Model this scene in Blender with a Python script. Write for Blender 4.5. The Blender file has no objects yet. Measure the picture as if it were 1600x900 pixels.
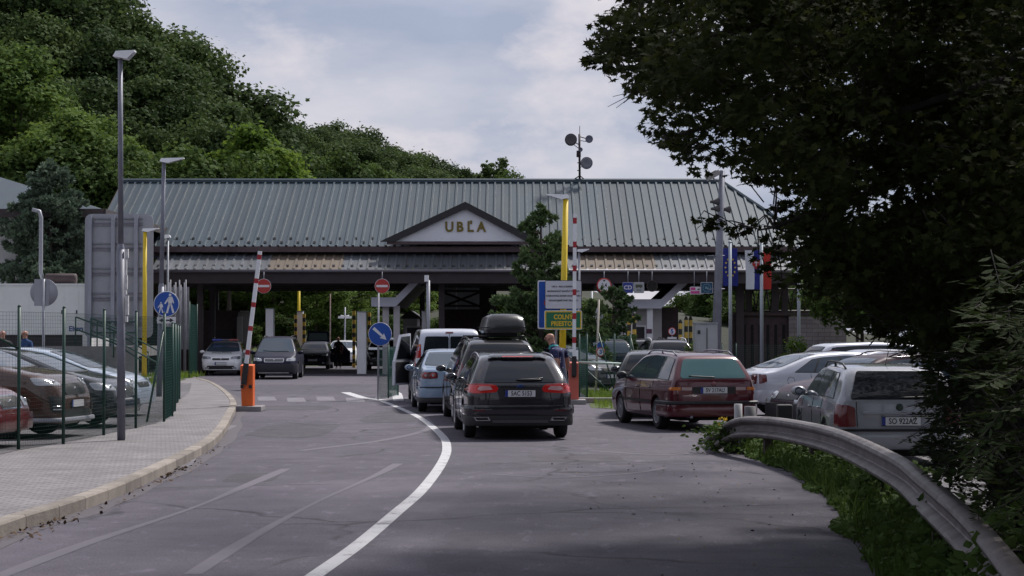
import bpy, bmesh, math, random
import numpy as np
from mathutils import Vector, Matrix
from mathutils.bvhtree import BVHTree

# ------------------------------------------------------------------ helpers
sc = bpy.context.scene
COL = sc.collection
R = math.radians
CAMZ = 1.82
FPX = 3000.0          # focal length of the lens in photo pixels

def at(px, py, Y):    # real point at distance Y seen at photo pixel (px, py)
    return Vector(((px - 800) / FPX * Y, Y, CAMZ + (522 - py) / FPX * Y))
def xat(px, Y): return (px - 800) / FPX * Y
def zat(py, Y): return CAMZ + (522 - py) / FPX * Y

def tag(o, label=None, cat=None, group=None, kind=None):
    if label: o['label'] = label
    if cat: o['category'] = cat
    if group: o['group'] = group
    if kind: o['kind'] = kind
    return o

def empty(name, loc, label, cat, group=None, rz=0.0):
    o = bpy.data.objects.new(name, None); COL.objects.link(o)
    o.location = loc; o.rotation_euler = (0, 0, rz)
    o.empty_display_size = 0.3
    return tag(o, label, cat, group)

def link(name, me, parent=None, loc=None):
    o = bpy.data.objects.new(name, me); COL.objects.link(o)
    if parent is not None: o.parent = parent
    if loc is not None: o.location = loc
    return o

def copy_tree(o, parent=None):
    c = o.copy(); COL.objects.link(c)
    if parent is not None:
        c.parent = parent
        c.matrix_parent_inverse = o.matrix_parent_inverse.copy()
    for ch in list(o.children): copy_tree(ch, c)
    return c

class MB:
    """collects shapes and links them as ONE mesh object"""
    def __init__(s): s.v = []; s.f = []; s.m = []; s.sm = []
    def add(s, vs, fs, mi=0, smooth=False):
        b = len(s.v); s.v += [tuple(p) for p in vs]
        for f in fs:
            s.f.append(tuple(i + b for i in f)); s.m.append(mi); s.sm.append(smooth)
        return s
    def box(s, x0, x1, y0, y1, z0, z1, mi=0, rot=0, about=None):
        vs = [(x, y, z) for z in (z0, z1) for y in (y0, y1) for x in (x0, x1)]
        if rot:
            cx, cy = about if about else ((x0 + x1) / 2, (y0 + y1) / 2)
            c, q = math.cos(rot), math.sin(rot)
            vs = [(cx + (x - cx) * c - (y - cy) * q, cy + (x - cx) * q + (y - cy) * c, z) for x, y, z in vs]
        return s.add(vs, [(0, 2, 3, 1), (4, 5, 7, 6), (0, 1, 5, 4), (1, 3, 7, 5), (3, 2, 6, 7), (2, 0, 4, 6)], mi)
    def tube(s, pts, r, n=8, mi=0, cap=True, smooth=True):
        pts = [Vector(p) for p in pts]
        rs = r if isinstance(r, (list, tuple)) else [r] * len(pts)
        vs = []; k = len(pts)
        ref = None
        for i, p in enumerate(pts):
            d = (pts[min(i + 1, k - 1)] - pts[max(i - 1, 0)])
            if d.length < 1e-9: d = Vector((0, 0, 1))
            d.normalize()
            if ref is None:
                ref = Vector((1, 0, 0)) if abs(d.x) < .8 else Vector((0, 1, 0))
            a = d.cross(ref).normalized(); b = d.cross(a).normalized()
            ref = -b if False else b.cross(d) * 0 + ref
            for j in range(n):
                t = 2 * math.pi * j / n
                vs.append(p + a * (rs[i] * math.cos(t)) + b * (rs[i] * math.sin(t)))
        fs = []
        for i in range(k - 1):
            for j in range(n):
                fs.append((i * n + j, i * n + (j + 1) % n, (i + 1) * n + (j + 1) % n, (i + 1) * n + j))
        s.add(vs, fs, mi, smooth)
        if cap:
            b = len(s.v) - len(vs)
            s.f.append(tuple(b + j for j in reversed(range(n)))); s.m.append(mi); s.sm.append(False)
            s.f.append(tuple(b + (k - 1) * n + j for j in range(n))); s.m.append(mi); s.sm.append(False)
        return s
    def prism(s, poly, axis, a0, a1, mi=0):
        """poly: 2D outline; axis 'y' -> poly is (x,z); 'x' -> (y,z); 'z' -> (x,y)"""
        n = len(poly); vs = []
        for a in (a0, a1):
            for (u, w) in poly:
                vs.append({'y': (u, a, w), 'x': (a, u, w), 'z': (u, w, a)}[axis])
        fs = [tuple(range(n)), tuple(reversed(range(n, 2 * n)))]
        for i in range(n):
            j = (i + 1) % n
            fs.append((i, i + n, j + n, j))
        return s.add(vs, fs, mi)
    def lathe(s, prof, n=24, axis='z', o=(0, 0, 0), mi=0, smooth=True):
        vs = []; k = len(prof)
        for (r, h) in prof:
            for j in range(n):
                t = 2 * math.pi * j / n
                c, q = r * math.cos(t), r * math.sin(t)
                p = {'z': (c, q, h), 'y': (c, h, q), 'x': (h, c, q)}[axis]
                vs.append((p[0] + o[0], p[1] + o[1], p[2] + o[2]))
        fs = [(i * n + j, i * n + (j + 1) % n, (i + 1) * n + (j + 1) % n, (i + 1) * n + j) for i in range(k - 1) for j in range(n)]
        return s.add(vs, fs, mi, smooth)
    def disc(s, c, r, axis='y', n=28, mi=0, r2=None):
        vs = []
        for j in range(n):
            t = 2 * math.pi * j / n
            u, w = math.cos(t), math.sin(t)
            for rr in ((r,) if r2 is None else (r, r2)):
                p = {'y': (u * rr, 0, w * rr), 'x': (0, u * rr, w * rr), 'z': (u * rr, w * rr, 0)}[axis]
                vs.append((p[0] + c[0], p[1] + c[1], p[2] + c[2]))
        if r2 is None: return s.add(vs, [tuple(range(n))], mi)
        return s.add(vs, [(2 * j, 2 * ((j + 1) % n), 2 * ((j + 1) % n) + 1, 2 * j + 1) for j in range(n)], mi)
    def ell(s, c, r, n=12, m=8, mi=0):
        vs = []; fs = []
        for i in range(m + 1):
            a = math.pi * i / m
            for j in range(n):
                t = 2 * math.pi * j / n
                vs.append((c[0] + r[0] * math.sin(a) * math.cos(t), c[1] + r[1] * math.sin(a) * math.sin(t), c[2] + r[2] * math.cos(a)))
        for i in range(m):
            for j in range(n):
                fs.append((i * n + j, (i + 1) * n + j, (i + 1) * n + (j + 1) % n, i * n + (j + 1) % n))
        return s.add(vs, fs, mi, True)
    def mesh(s, name, mats, fix=True):
        me = bpy.data.meshes.new(name)
        me.from_pydata(s.v, [], s.f)
        for m in (mats if isinstance(mats, (list, tuple)) else [mats]): me.materials.append(m)
        me.polygons.foreach_set('material_index', s.m)
        me.polygons.foreach_set('use_smooth', s.sm)
        if fix:
            bm = bmesh.new(); bm.from_mesh(me)
            bmesh.ops.recalc_face_normals(bm, faces=bm.faces); bm.to_mesh(me); bm.free()
        me.update()
        return me
    def build(s, name, mats, parent=None, bevel=0, loc=None, fix=True):
        me = s.mesh(name, mats, fix)
        o = link(name, me, parent, loc)
        if bevel:
            b = o.modifiers.new('bevel', 'BEVEL'); b.width = bevel; b.segments = 2; b.limit_method = 'ANGLE'
        return o

def text_mesh(body, size, extrude=0.004, bold=0.0, align='CENTER', sx=1.0):
    """flat lettering in the local XZ plane, facing -Y, centred on the origin"""
    cu = bpy.data.curves.new('lettering', 'FONT'); cu.body = body; cu.size = size
    cu.extrude = extrude; cu.offset = bold; cu.align_x = align; cu.align_y = 'CENTER'
    cu.resolution_u = 3
    o = bpy.data.objects.new('lettering', cu); COL.objects.link(o)
    bpy.context.view_layer.update()
    dg = bpy.context.evaluated_depsgraph_get()
    me = bpy.data.meshes.new_from_object(o.evaluated_get(dg))
    bpy.data.objects.remove(o)
    me.transform(Matrix.Rotation(math.pi / 2, 4, 'X') @ Matrix.Scale(sx, 4, (1, 0, 0)))
    return me
def lettering(body, size, mat, parent, loc, rot=(0, 0, 0), extrude=.004, bold=0., sx=1., name='lettering'):
    me = text_mesh(body, size, extrude, bold, sx=sx); me.materials.clear(); me.materials.append(mat)
    o = link(name, me, parent, loc); o.rotation_euler = rot
    return o

# ------------------------------------------------------------------ materials
MATS = {}
def mat(name, col, rough=.6, metal=0., coat=0., var=.0, vscale=3., bump=0., bscale=40., spec=.5, dirt=None, trans=0.):
    if name in MATS: return MATS[name]
    m = bpy.data.materials.new(name); m.use_nodes = True
    nt = m.node_tree; p = nt.nodes['Principled BSDF']
    c = (col[0], col[1], col[2], 1)
    p.inputs['Base Color'].default_value = c
    p.inputs['Roughness'].default_value = rough
    p.inputs['Metallic'].default_value = metal
    p.inputs['Specular IOR Level'].default_value = spec
    if coat:
        p.inputs['Coat Weight'].default_value = coat; p.inputs['Coat Roughness'].default_value = .04
    tc = None
    if var or bump or dirt:
        tc = nt.nodes.new('ShaderNodeTexCoord')
    if var or dirt:
        n = nt.nodes.new('ShaderNodeTexNoise'); n.inputs['Scale'].default_value = vscale
        n.inputs['Detail'].default_value = 6; n.inputs['Roughness'].default_value = .65
        nt.links.new(tc.outputs['Object'], n.inputs['Vector'])
        rp = nt.nodes.new('ShaderNodeMapRange')
        rp.inputs[1].default_value = .25; rp.inputs[2].default_value = .75
        nt.links.new(n.outputs['Fac'], rp.inputs[0])
        mx = nt.nodes.new('ShaderNodeMix'); mx.data_type = 'RGBA'
        nt.links.new(rp.outputs[0], mx.inputs[0])
        if dirt:
            mx.inputs[6].default_value = (dirt[0], dirt[1], dirt[2], 1); mx.inputs[7].default_value = c
        else:
            mx.inputs[6].default_value = (col[0] * (1 - var), col[1] * (1 - var), col[2] * (1 - var), 1)
            mx.inputs[7].default_value = (min(1, col[0] * (1 + var)), min(1, col[1] * (1 + var)), min(1, col[2] * (1 + var)), 1)
        nt.links.new(mx.outputs[2], p.inputs['Base Color'])
        rr = nt.nodes.new('ShaderNodeMapRange'); rr.inputs[3].default_value = min(1, rough * 1.2); rr.inputs[4].default_value = rough * .85
        nt.links.new(n.outputs['Fac'], rr.inputs[0]); nt.links.new(rr.outputs[0], p.inputs['Roughness'])
    if bump:
        b = nt.nodes.new('ShaderNodeTexNoise'); b.inputs['Scale'].default_value = bscale; b.inputs['Detail'].default_value = 4
        nt.links.new(tc.outputs['Object'], b.inputs['Vector'])
        bp = nt.nodes.new('ShaderNodeBump'); bp.inputs['Strength'].default_value = bump; bp.inputs['Distance'].default_value = .02
        nt.links.new(b.outputs['Fac'], bp.inputs['Height']); nt.links.new(bp.outputs[0], p.inputs['Normal'])
    MATS[name] = m
    return m

def leaf_mat(name, c0, c1, trans=.25, rough=.5, patch=.35, pscale=.5):
    """two-tone foliage with per-leaf variation and some light let through"""
    if name in MATS: return MATS[name]
    m = bpy.data.materials.new(name); m.use_nodes = True; nt = m.node_tree
    p = nt.nodes['Principled BSDF']; out = nt.nodes['Material Output']
    g = nt.nodes.new('ShaderNodeNewGeometry'); oi = nt.nodes.new('ShaderNodeObjectInfo')
    tc = nt.nodes.new('ShaderNodeTexCoord'); n = nt.nodes.new('ShaderNodeTexNoise'); n.inputs['Scale'].default_value = pscale
    nt.links.new(tc.outputs['Object'], n.inputs['Vector'])
    a = nt.nodes.new('ShaderNodeMath'); a.operation = 'MULTIPLY_ADD'
    nt.links.new(g.outputs['Random Per Island'], a.inputs[0]); a.inputs[1].default_value = .38
    mr = nt.nodes.new('ShaderNodeMapRange'); mr.inputs[1].default_value = .3; mr.inputs[2].default_value = .7; mr.inputs[4].default_value = patch
    nt.links.new(n.outputs['Fac'], mr.inputs[0]); nt.links.new(mr.outputs[0], a.inputs[2])
    b = nt.nodes.new('ShaderNodeMath'); b.operation = 'MULTIPLY_ADD'; b.inputs[1].default_value = .55
    nt.links.new(oi.outputs['Random'], b.inputs[0]); nt.links.new(a.outputs[0], b.inputs[2])
    mx = nt.nodes.new('ShaderNodeMix'); mx.data_type = 'RGBA'
    mx.inputs[6].default_value = (*c0, 1); mx.inputs[7].default_value = (*c1, 1)
    nt.links.new(b.outputs[0], mx.inputs[0])
    nt.links.new(mx.outputs[2], p.inputs['Base Color'])
    p.inputs['Roughness'].default_value = max(.78, rough); p.inputs['Specular IOR Level'].default_value = .12
    t = nt.nodes.new('ShaderNodeBsdfTranslucent')
    hs = nt.nodes.new('ShaderNodeHueSaturation'); hs.inputs['Value'].default_value = 1.6; hs.inputs['Hue'].default_value = .485
    nt.links.new(mx.outputs[2], hs.inputs['Color']); nt.links.new(hs.outputs[0], t.inputs['Color'])
    ms = nt.nodes.new('ShaderNodeMixShader'); ms.inputs[0].default_value = trans
    nt.links.new(p.outputs[0], ms.inputs[1]); nt.links.new(t.outputs[0], ms.inputs[2])
    nt.links.new(ms.outputs[0], out.inputs['Surface'])
    MATS[name] = m
    return m

def paint(name, col, flake=0., rough=.32, coat=1.):
    return mat('paint_' + name, col, rough, flake * .6, coat, var=.05, vscale=1.6, spec=.3)

class NT:   # tiny node-building aid
    def __init__(s, m): s.nt = m.node_tree; s.N = s.nt.nodes; s.L = s.nt.links; s.p = s.N.get('Principled BSDF')
    def n(s, t, **k):
        x = s.N.new(t)
        for a, b in k.items(): setattr(x, a, b)
        return x
    def l(s, a, b): s.L.new(a, b)
    def noise(s, vec, scale, detail=6, rough=.6):
        x = s.n('ShaderNodeTexNoise'); x.inputs['Scale'].default_value = scale; x.inputs['Detail'].default_value = detail; x.inputs['Roughness'].default_value = rough
        s.l(vec, x.inputs['Vector']); return x.outputs['Fac']
    def rng(s, v, a, b, c=0., d=1.):
        x = s.n('ShaderNodeMapRange')
        for i, q in enumerate((a, b, c, d)): x.inputs[i + 1].default_value = q
        s.l(v, x.inputs[0]); return x.outputs[0]
    def mix(s, f, a, b, blend='MIX'):
        x = s.n('ShaderNodeMix', data_type='RGBA', blend_type=blend)
        for i, q in ((0, f), (6, a), (7, b)):
            if isinstance(q, (int, float)): x.inputs[i].default_value = q
            elif isinstance(q, tuple): x.inputs[i].default_value = (*q, 1) if len(q) == 3 else q
            else: s.l(q, x.inputs[i])
        return x.outputs[2]
    def math(s, op, a, b=None):
        x = s.n('ShaderNodeMath', operation=op)
        for i, q in ((0, a), (1, b)):
            if q is None: continue
            if isinstance(q, (int, float)): x.inputs[i].default_value = q
            else: s.l(q, x.inputs[i])
        return x.outputs[0]
def newmat(name):
    m = bpy.data.materials.new(name); m.use_nodes = True; MATS[name] = m
    return m, NT(m)

def asphalt_mat(name, base, light, dark, rough=.85):
    m, t = newmat(name)
    tc = t.n('ShaderNodeTexCoord'); v = tc.outputs['Object']
    mp = t.n('ShaderNodeMapping'); mp.inputs['Scale'].default_value = (1, .35, 1); mp.inputs['Rotation'].default_value = (0, 0, R(12)); t.l(v, mp.inputs[0])
    big = t.rng(t.noise(mp.outputs[0], .35, 5), .35, .68)
    med = t.rng(t.noise(v, 1.6, 8, .7), .35, .7)
    fine = t.rng(t.noise(v, 48, 5, .85), .38, .64)
    c = t.mix(big, dark, light)
    c = t.mix(.45, c, t.mix(med, dark, base))
    c = t.mix(.62, c, t.mix(fine, tuple(x * .35 for x in base), tuple(x * 1.65 for x in base)))
    sp = t.n('ShaderNodeTexVoronoi'); sp.inputs['Scale'].default_value = 9; t.l(v, sp.inputs['Vector'])
    spk = t.rng(sp.outputs['Distance'], .03, .05, .55, 0.)
    sel = t.math('GREATER_THAN', t.noise(v, 2.3, 2), .56)
    c = t.mix(t.math('MULTIPLY', spk, sel), c, (.24, .23, .25))
    # meandering cracks
    wn = t.n('ShaderNodeTexNoise'); wn.inputs['Scale'].default_value = .8; wn.inputs['Detail'].default_value = 5; t.l(v, wn.inputs['Vector'])
    wv = t.n('ShaderNodeMix', data_type='VECTOR'); wv.inputs[0].default_value = .45; t.l(v, wv.inputs[4]); t.l(wn.outputs['Color'], wv.inputs[5])
    vo = t.n('ShaderNodeTexVoronoi', feature='DISTANCE_TO_EDGE'); vo.inputs['Scale'].default_value = .45; t.l(wv.outputs[1], vo.inputs['Vector'])
    ck = t.rng(vo.outputs['Distance'], 0., .014, .85, 0.)
    ck = t.math('MULTIPLY', ck, t.rng(t.noise(v, .5, 3), .42, .55))
    pv = t.n('ShaderNodeTexVoronoi'); pv.inputs['Scale'].default_value = .22; t.l(wv.outputs[1], pv.inputs['Vector'])
    sep = t.n('ShaderNodeSeparateColor'); t.l(pv.outputs['Color'], sep.inputs[0])
    c = t.mix(1., c, t.rng(sep.outputs[0], 0, 1, .84, 1.16), 'MULTIPLY')
    st = t.noise(mp.outputs[0], 3.2, 7, .75); c = t.mix(t.rng(st, .57, .70, 0, .55), c, tuple(x * 1.7 for x in light)); c = t.mix(t.rng(st, .30, .42, .55, 0), c, tuple(x * .6 for x in dark))
    c = t.mix(ck, c, tuple(x * .35 for x in dark))
    t.l(c, t.p.inputs['Base Color'])
    t.l(t.rng(med, 0, 1, rough + .08, rough - .1), t.p.inputs['Roughness'])
    bp = t.n('ShaderNodeBump'); bp.inputs['Strength'].default_value = .35; bp.inputs['Distance'].default_value = .01
    t.l(t.noise(v, 70, 4, .8), bp.inputs['Height']); t.l(bp.outputs[0], t.p.inputs['Normal'])
    t.p.inputs['Specular IOR Level'].default_value = .35
    return m

def worn_paint_mat(name, col, under, lo=.38, hi=.52):
    m, t = newmat(name)
    tc = t.n('ShaderNodeTexCoord'); v = tc.outputs['Object']
    w = t.rng(t.math('ADD', t.math('MULTIPLY', t.noise(v, 3, 4), .5), t.math('MULTIPLY', t.noise(v, 28, 5, .75), .5)), lo, hi)
    c = t.mix(w, under, t.mix(t.noise(v, 4, 4), tuple(x * .8 for x in col), col))
    t.l(c, t.p.inputs['Base Color']); t.p.inputs['Roughness'].default_value = .75
    return m

def brick_mat(name, c1, c2, mortar, sx, sy, msize=.012, axis=None, bump=.3, rough=.85, rot=0.):
    m, t = newmat(name)
    tc = t.n('ShaderNodeTexCoord'); v = tc.outputs['Object']
    mp = t.n('ShaderNodeMapping'); t.l(v, mp.inputs[0])
    if axis == 'wall': mp.inputs['Rotation'].default_value = (R(90), 0, 0)
    else: mp.inputs['Rotation'].default_value = (0, 0, rot)
    b = t.n('ShaderNodeTexBrick'); t.l(mp.outputs[0], b.inputs['Vector'])
    b.inputs['Scale'].default_value = 1.; b.inputs['Brick Width'].default_value = sx; b.inputs['Row Height'].default_value = sy
    b.inputs['Mortar Size'].default_value = msize; b.inputs['Mortar Smooth'].default_value = .3
    b.inputs['Color1'].default_value = (*c1, 1); b.inputs['Color2'].default_value = (*c2, 1); b.inputs['Mortar'].default_value = (*mortar, 1)
    n = t.rng(t.noise(v, .9, 8, .75), .3, .7, .62, 1.18)
    c = t.mix(1., b.outputs['Color'], n, 'MULTIPLY')
    f = t.rng(t.noise(v, 30, 4, .7), .3, .7, .85, 1.12)
    c = t.mix(1., c, f, 'MULTIPLY')
    t.l(c, t.p.inputs['Base Color']); t.p.inputs['Roughness'].default_value = rough
    bp = t.n('ShaderNodeBump'); bp.inputs['Strength'].default_value = bump; bp.inputs['Distance'].default_value = .02
    t.l(b.outputs['Fac'], bp.inputs['Height']); bp.invert = True; t.l(bp.outputs[0], t.p.inputs['Normal'])
    return m

def mottled(name, cols, scale=.6, fine=25, rough=.95, bump=.4):
    m, t = newmat(name)
    tc = t.n('ShaderNodeTexCoord'); v = tc.outputs['Object']
    a = t.rng(t.noise(v, scale, 6, .65), .35, .65)
    b = t.rng(t.noise(v, fine, 5, .8), .3, .7)
    c = t.mix(a, cols[0], cols[1]); c = t.mix(t.math('MULTIPLY', b, .6), c, cols[2])
    t.l(c, t.p.inputs['Base Color']); t.p.inputs['Roughness'].default_value = rough
    bp = t.n('ShaderNodeBump'); bp.inputs['Strength'].default_value = bump; bp.inputs['Distance'].default_value = .03
    t.l(b, bp.inputs['Height']); t.l(bp.outputs[0], t.p.inputs['Normal'])
    return m

def sheet_roof_mat(name, c, stain, wd=1.125, rough=.45):
    # sheets differ a little in tone; stains run down the slope
    m, t = newmat(name); tc = t.n('ShaderNodeTexCoord'); v = tc.outputs['Object']
    sx = t.n('ShaderNodeSeparateXYZ'); t.l(v, sx.inputs[0])
    fl = t.math('FLOOR', t.math('DIVIDE', sx.outputs[0], wd)); wn = t.n('ShaderNodeTexWhiteNoise', noise_dimensions='1D'); t.l(fl, wn.inputs['W'])
    mp = t.n('ShaderNodeMapping'); mp.inputs['Scale'].default_value = (2.2, .22, .22); t.l(v, mp.inputs[0])
    k = t.mix(1., c, t.rng(wn.outputs[0], 0, 1, .84, 1.16), 'MULTIPLY')
    k = t.mix(t.rng(t.noise(mp.outputs[0], 1., 7, .7), .48, .72, 0, .75), k, stain)
    k = t.mix(t.rng(t.noise(v, .5, 5, .6), .35, .65, .25, 0), k, tuple(x * .6 for x in c))
    t.l(k, t.p.inputs['Base Color']); t.p.inputs['Roughness'].default_value = rough; t.p.inputs['Metallic'].default_value = .1
    return m
M_white = mat('white_paint', (.76, .77, .80), .5, var=.08, vscale=2)
M_black = mat('black_plastic', (.018, .018, .020), .55)
M_galv = mat('galvanised_steel', (.30, .31, .35), .5, .35, var=.16, vscale=9)
M_galvd = mat('weathered_steel', (.21, .21, .25), .55, .3, var=.2, vscale=6)
M_green = mat('green_coated_steel', (.012, .055, .042), .45, var=.2, vscale=8)
M_wire = mat('green_fence_wire', (.02, .085, .065), .5)
M_yellow = mat('yellow_paint', (.70, .50, .012), .45, var=.12, vscale=3)
M_red = mat('red_sign_paint', (.42, .035, .03), .4, var=.08)
M_blue = mat('blue_sign_paint', (.012, .075, .36), .35, var=.08)
M_signwhite = mat('white_sign_film', (.66, .67, .70), .4, var=.05)
M_signback = mat('sign_back_aluminium', (.31, .32, .36), .5, .2, var=.12, vscale=2)
M_brown = mat('dark_brown_steel', (.030, .020, .024), .6, var=.25, vscale=3)
M_brownwood = mat('dark_brown_boards', (.040, .024, .026), .7, var=.4, vscale=5)
M_conc = mat('concrete', (.27, .26, .26), .9, var=.25, vscale=1.6, bump=.3)
M_concd = mat('stained_concrete', (.24, .23, .235), .9, var=.35, vscale=.9, bump=.3)
M_orange = mat('orange_barrier_paint', (.72, .13, .022), .45, var=.12, vscale=4)
M_faded = mat('faded_red_barrier_paint', (.50, .115, .085), .6, var=.15, vscale=4)
M_plaster = mat('pale_plaster', (.50, .48, .50), .85, var=.1, vscale=1.2)
M_gold = mat('gold_letter_paint', (.17, .125, .015), .5, .1)
M_chrome = mat('chrome', (.62, .62, .64), .14, 1.)
M_rubber = mat('tyre_rubber', (.016, .016, .018), .85, var=.3, vscale=10)
M_under = mat('underbody', (.010, .010, .011), .9)
M_glass = mat('car_glass', (.008, .010, .014), .05, 0., 0., spec=.5)
M_glassteal = mat('tinted_car_glass', (.060, .135, .145), .06, 0., 0., spec=.5)
M_glassblue = mat('sky_tinted_glass', (.045, .065, .090), .05, 0., 0., spec=.6)  # reflected sky put into the base colour
M_lens = mat('clear_lens', (.42, .44, .47), .1, .35, .8)
M_lensd = mat('headlight_lens', (.22, .24, .27), .08, .3, 1.)
M_tail = mat('tail_light_red', (.33, .012, .014), .15, 0., .8)
M_taild = mat('tail_light_dark_red', (.10, .008, .012), .18, 0., .7)
M_amber = mat('amber_lens', (.55, .15, .01), .2, 0., .7)
M_plate = mat('number_plate_white', (.62, .63, .66), .4)
M_platetxt = mat('number_plate_black', (.02, .02, .025), .5)
M_rim = mat('alloy_rim', (.36, .36, .38), .3, .7, var=.1, vscale=6)
M_steelrim = mat('dull_wheel_cover', (.28, .28, .31), .45, .3, var=.15, vscale=6)
M_bark = mat('bark', (.055, .042, .036), .95, var=.4, vscale=4, bump=.8, bscale=9)
M_barkd = mat('dark_bark', (.024, .019, .017), .95, var=.4, vscale=5, bump=.8, bscale=12)
# ------------------------------------------------------------------ camera, light, sky
cam = bpy.data.cameras.new('camera'); camo = bpy.data.objects.new('camera', cam); COL.objects.link(camo)
cam.sensor_width = 36; cam.lens = FPX / 1600 * 36; cam.clip_start = .2; cam.clip_end = 3000
camo.location = (0, 0, CAMZ); camo.rotation_euler = (R(90) + math.atan(72 / FPX), 0, 0)
sc.camera = camo
SUN_EL, SUN_AZ = 52, 38            # degrees; azimuth measured from +Y towards +X
sun = bpy.data.lights.new('sun', 'SUN'); suno = bpy.data.objects.new('sun', sun); COL.objects.link(suno)
sun.energy = 3.7; sun.angle = R(7); sun.color = (1, .95, .90)
d = Vector((math.sin(R(SUN_AZ)) * math.cos(R(SUN_EL)), math.cos(R(SUN_AZ)) * math.cos(R(SUN_EL)), math.sin(R(SUN_EL))))
suno.rotation_euler = d.to_track_quat('Z', 'Y').to_euler(); suno.location = d * 120
w = bpy.data.worlds.new('World'); sc.world = w; w.use_nodes = True
t = NT(w); bg = t.N['Background']
sky = t.n('ShaderNodeTexSky', sky_type='NISHITA'); sky.sun_disc = False
sky.sun_elevation = R(SUN_EL); sky.sun_rotation = R(SUN_AZ); sky.dust_density = 2.; sky.air_density = 1.; sky.altitude = 300
tc = t.n('ShaderNodeTexCoord')
mp = t.n('ShaderNodeMapping'); mp.inputs['Scale'].default_value = (1, 1, 3.1); mp.inputs['Location'].default_value = (.35, .1, .42); t.l(tc.outputs['Generated'], mp.inputs[0])
n1 = t.noise(mp.outputs[0], 4.6, 8, .52)
mp2 = t.n('ShaderNodeMapping'); mp2.inputs['Scale'].default_value = (1, 1, 2.0); mp2.inputs['Location'].default_value = (2.1, .4, .17); t.l(tc.outputs['Generated'], mp2.inputs[0])
n2 = t.noise(mp2.outputs[0], 9.5, 9, .58)
cl = t.mix(t.rng(n1, .40, .66), (3.1, 3.5, 4.6), (5.8, 5.65, 6.15))      # grey-blue undersides to pale cloud
cl = t.mix(t.rng(n2, .53, .72, 0, .85), cl, (7.0, 6.4, 6.6))              # billowing warm tops
cl = t.mix(t.rng(n2, .28, .46, .42, 0), cl, (3.7, 4.2, 5.5))
c = t.mix(t.rng(n1, .2, .34, .80, .95), sky.outputs['Color'], cl)
t.l(c, bg.inputs['Color']); bg.inputs['Strength'].default_value = .092
vs = sc.view_settings; vs.view_transform = 'Standard'; vs.look = 'None'; vs.gamma = 1; vs.exposure = .40; vs.use_curve_mapping = False
sc.cycles.use_denoising = True
try: sc.cycles.denoiser = 'OPENIMAGEDENOISE'
except Exception: pass
sc.cycles.max_bounces = 6; sc.cycles.diffuse_bounces = 3; sc.cycles.glossy_bounces = 3; sc.cycles.transmission_bounces = 3; sc.cycles.transparent_max_bounces = 8
sc.cycles.caustics_reflective = False; sc.cycles.caustics_refractive = False
sc.cycles.use_adaptive_sampling = True; sc.cycles.adaptive_threshold = .02

# ------------------------------------------------------------------ ground
M_asphalt = asphalt_mat('worn_asphalt', (.084, .076, .098), (.124, .113, .140), (.047, .042, .055))
M_lot = asphalt_mat('parking_lot_asphalt', (.13, .125, .135), (.19, .18, .185), (.09, .086, .096))
M_pavers = brick_mat('pavers', (.235, .222, .23), (.18, .168, .176), (.075, .069, .073), .21, .105, .010, bump=.35, rot=R(8))
M_kerb = mat('kerb_stone', (.245, .215, .19), .9, var=.3, vscale=3, bump=.4)
_t = NT(M_kerb); _g = _t.n('ShaderNodeNewGeometry'); _b = _t.p.inputs['Base Color'].links[0].from_socket
_t.l(_t.mix(1., _b, _t.rng(_g.outputs['Random Per Island'], 0, 1, .72, 1.15), 'MULTIPLY'), _t.p.inputs['Base Color'])
M_dirt = worn_paint_mat('gutter_dirt', (.090, .081, .102), (.060, .050, .050), .34, .62)
M_patch = asphalt_mat('patched_asphalt', (.066, .060, .074), (.080, .073, .088), (.046, .042, .052))
M_grass = mottled('grass_ground', [(.045, .075, .016), (.085, .125, .028), (.06, .055, .02)], .7, 18)
M_soil = mottled('verge_soil', [(.04, .034, .022), (.03, .045, .014), (.06, .05, .03)], 1.5, 22)
M_line = worn_paint_mat('line_paint', (.52, .52, .54), (.13, .12, .14), .37, .47)
M_linef = worn_paint_mat('faded_line_paint', (.22, .21, .24), (.10, .092, .112), .44, .62)
M_seam = worn_paint_mat('asphalt_seam', (.124, .114, .140), (.096, .087, .110), .42, .70)
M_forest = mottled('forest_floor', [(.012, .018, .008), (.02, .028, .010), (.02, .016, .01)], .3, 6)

def sheet(name, pts, z, m, kind='structure'):
    me = bpy.data.meshes.new(name); me.from_pydata([(x, y, z) for x, y in pts], [], [tuple(range(len(pts)))])
    me.materials.append(m); me.update()
    if me.polygons[0].normal.z < 0: me.flip_normals()
    return tag(link(name, me), kind=kind)

def smooth_line(pts, n=10):
    """Catmull-Rom through the points"""
    P = [Vector(p) for p in pts]; P = [P[0] * 2 - P[1]] + P + [P[-1] * 2 - P[-2]]; out = []
    for i in range(1, len(P) - 2):
        for k in range(n):
            u = k / n
            a, b, c_, e = P[i - 1], P[i], P[i + 1], P[i + 2]
            out.append(.5 * ((2 * b) + (c_ - a) * u + (2 * a - 5 * b + 4 * c_ - e) * u * u + (3 * b - a - 3 * c_ + e) * u ** 3))
    return out + [P[-2]]

def ribbon(name, pts, wid, z, m, kind='structure'):
    pts = [Vector((p[0], p[1], 0)) for p in pts]; vs = []; n = len(pts)
    for i, p in enumerate(pts):
        dd = (pts[min(i + 1, n - 1)] - pts[max(i - 1, 0)]).normalized(); nn = Vector((-dd.y, dd.x, 0))
        ww = wid if not callable(wid) else wid(i / (n - 1))
        vs += [p + nn * ww / 2 + Vector((0, 0, z)), p - nn * ww / 2 + Vector((0, 0, z))]
    me = bpy.data.meshes.new(name); me.from_pydata(vs, [], [(2 * i, 2 * i + 1, 2 * i + 3, 2 * i + 2) for i in range(n - 1)])
    me.materials.append(m); me.update()
    if me.polygons[0].normal.z < 0: me.flip_normals()
    return tag(link(name, me), kind=kind)

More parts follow.
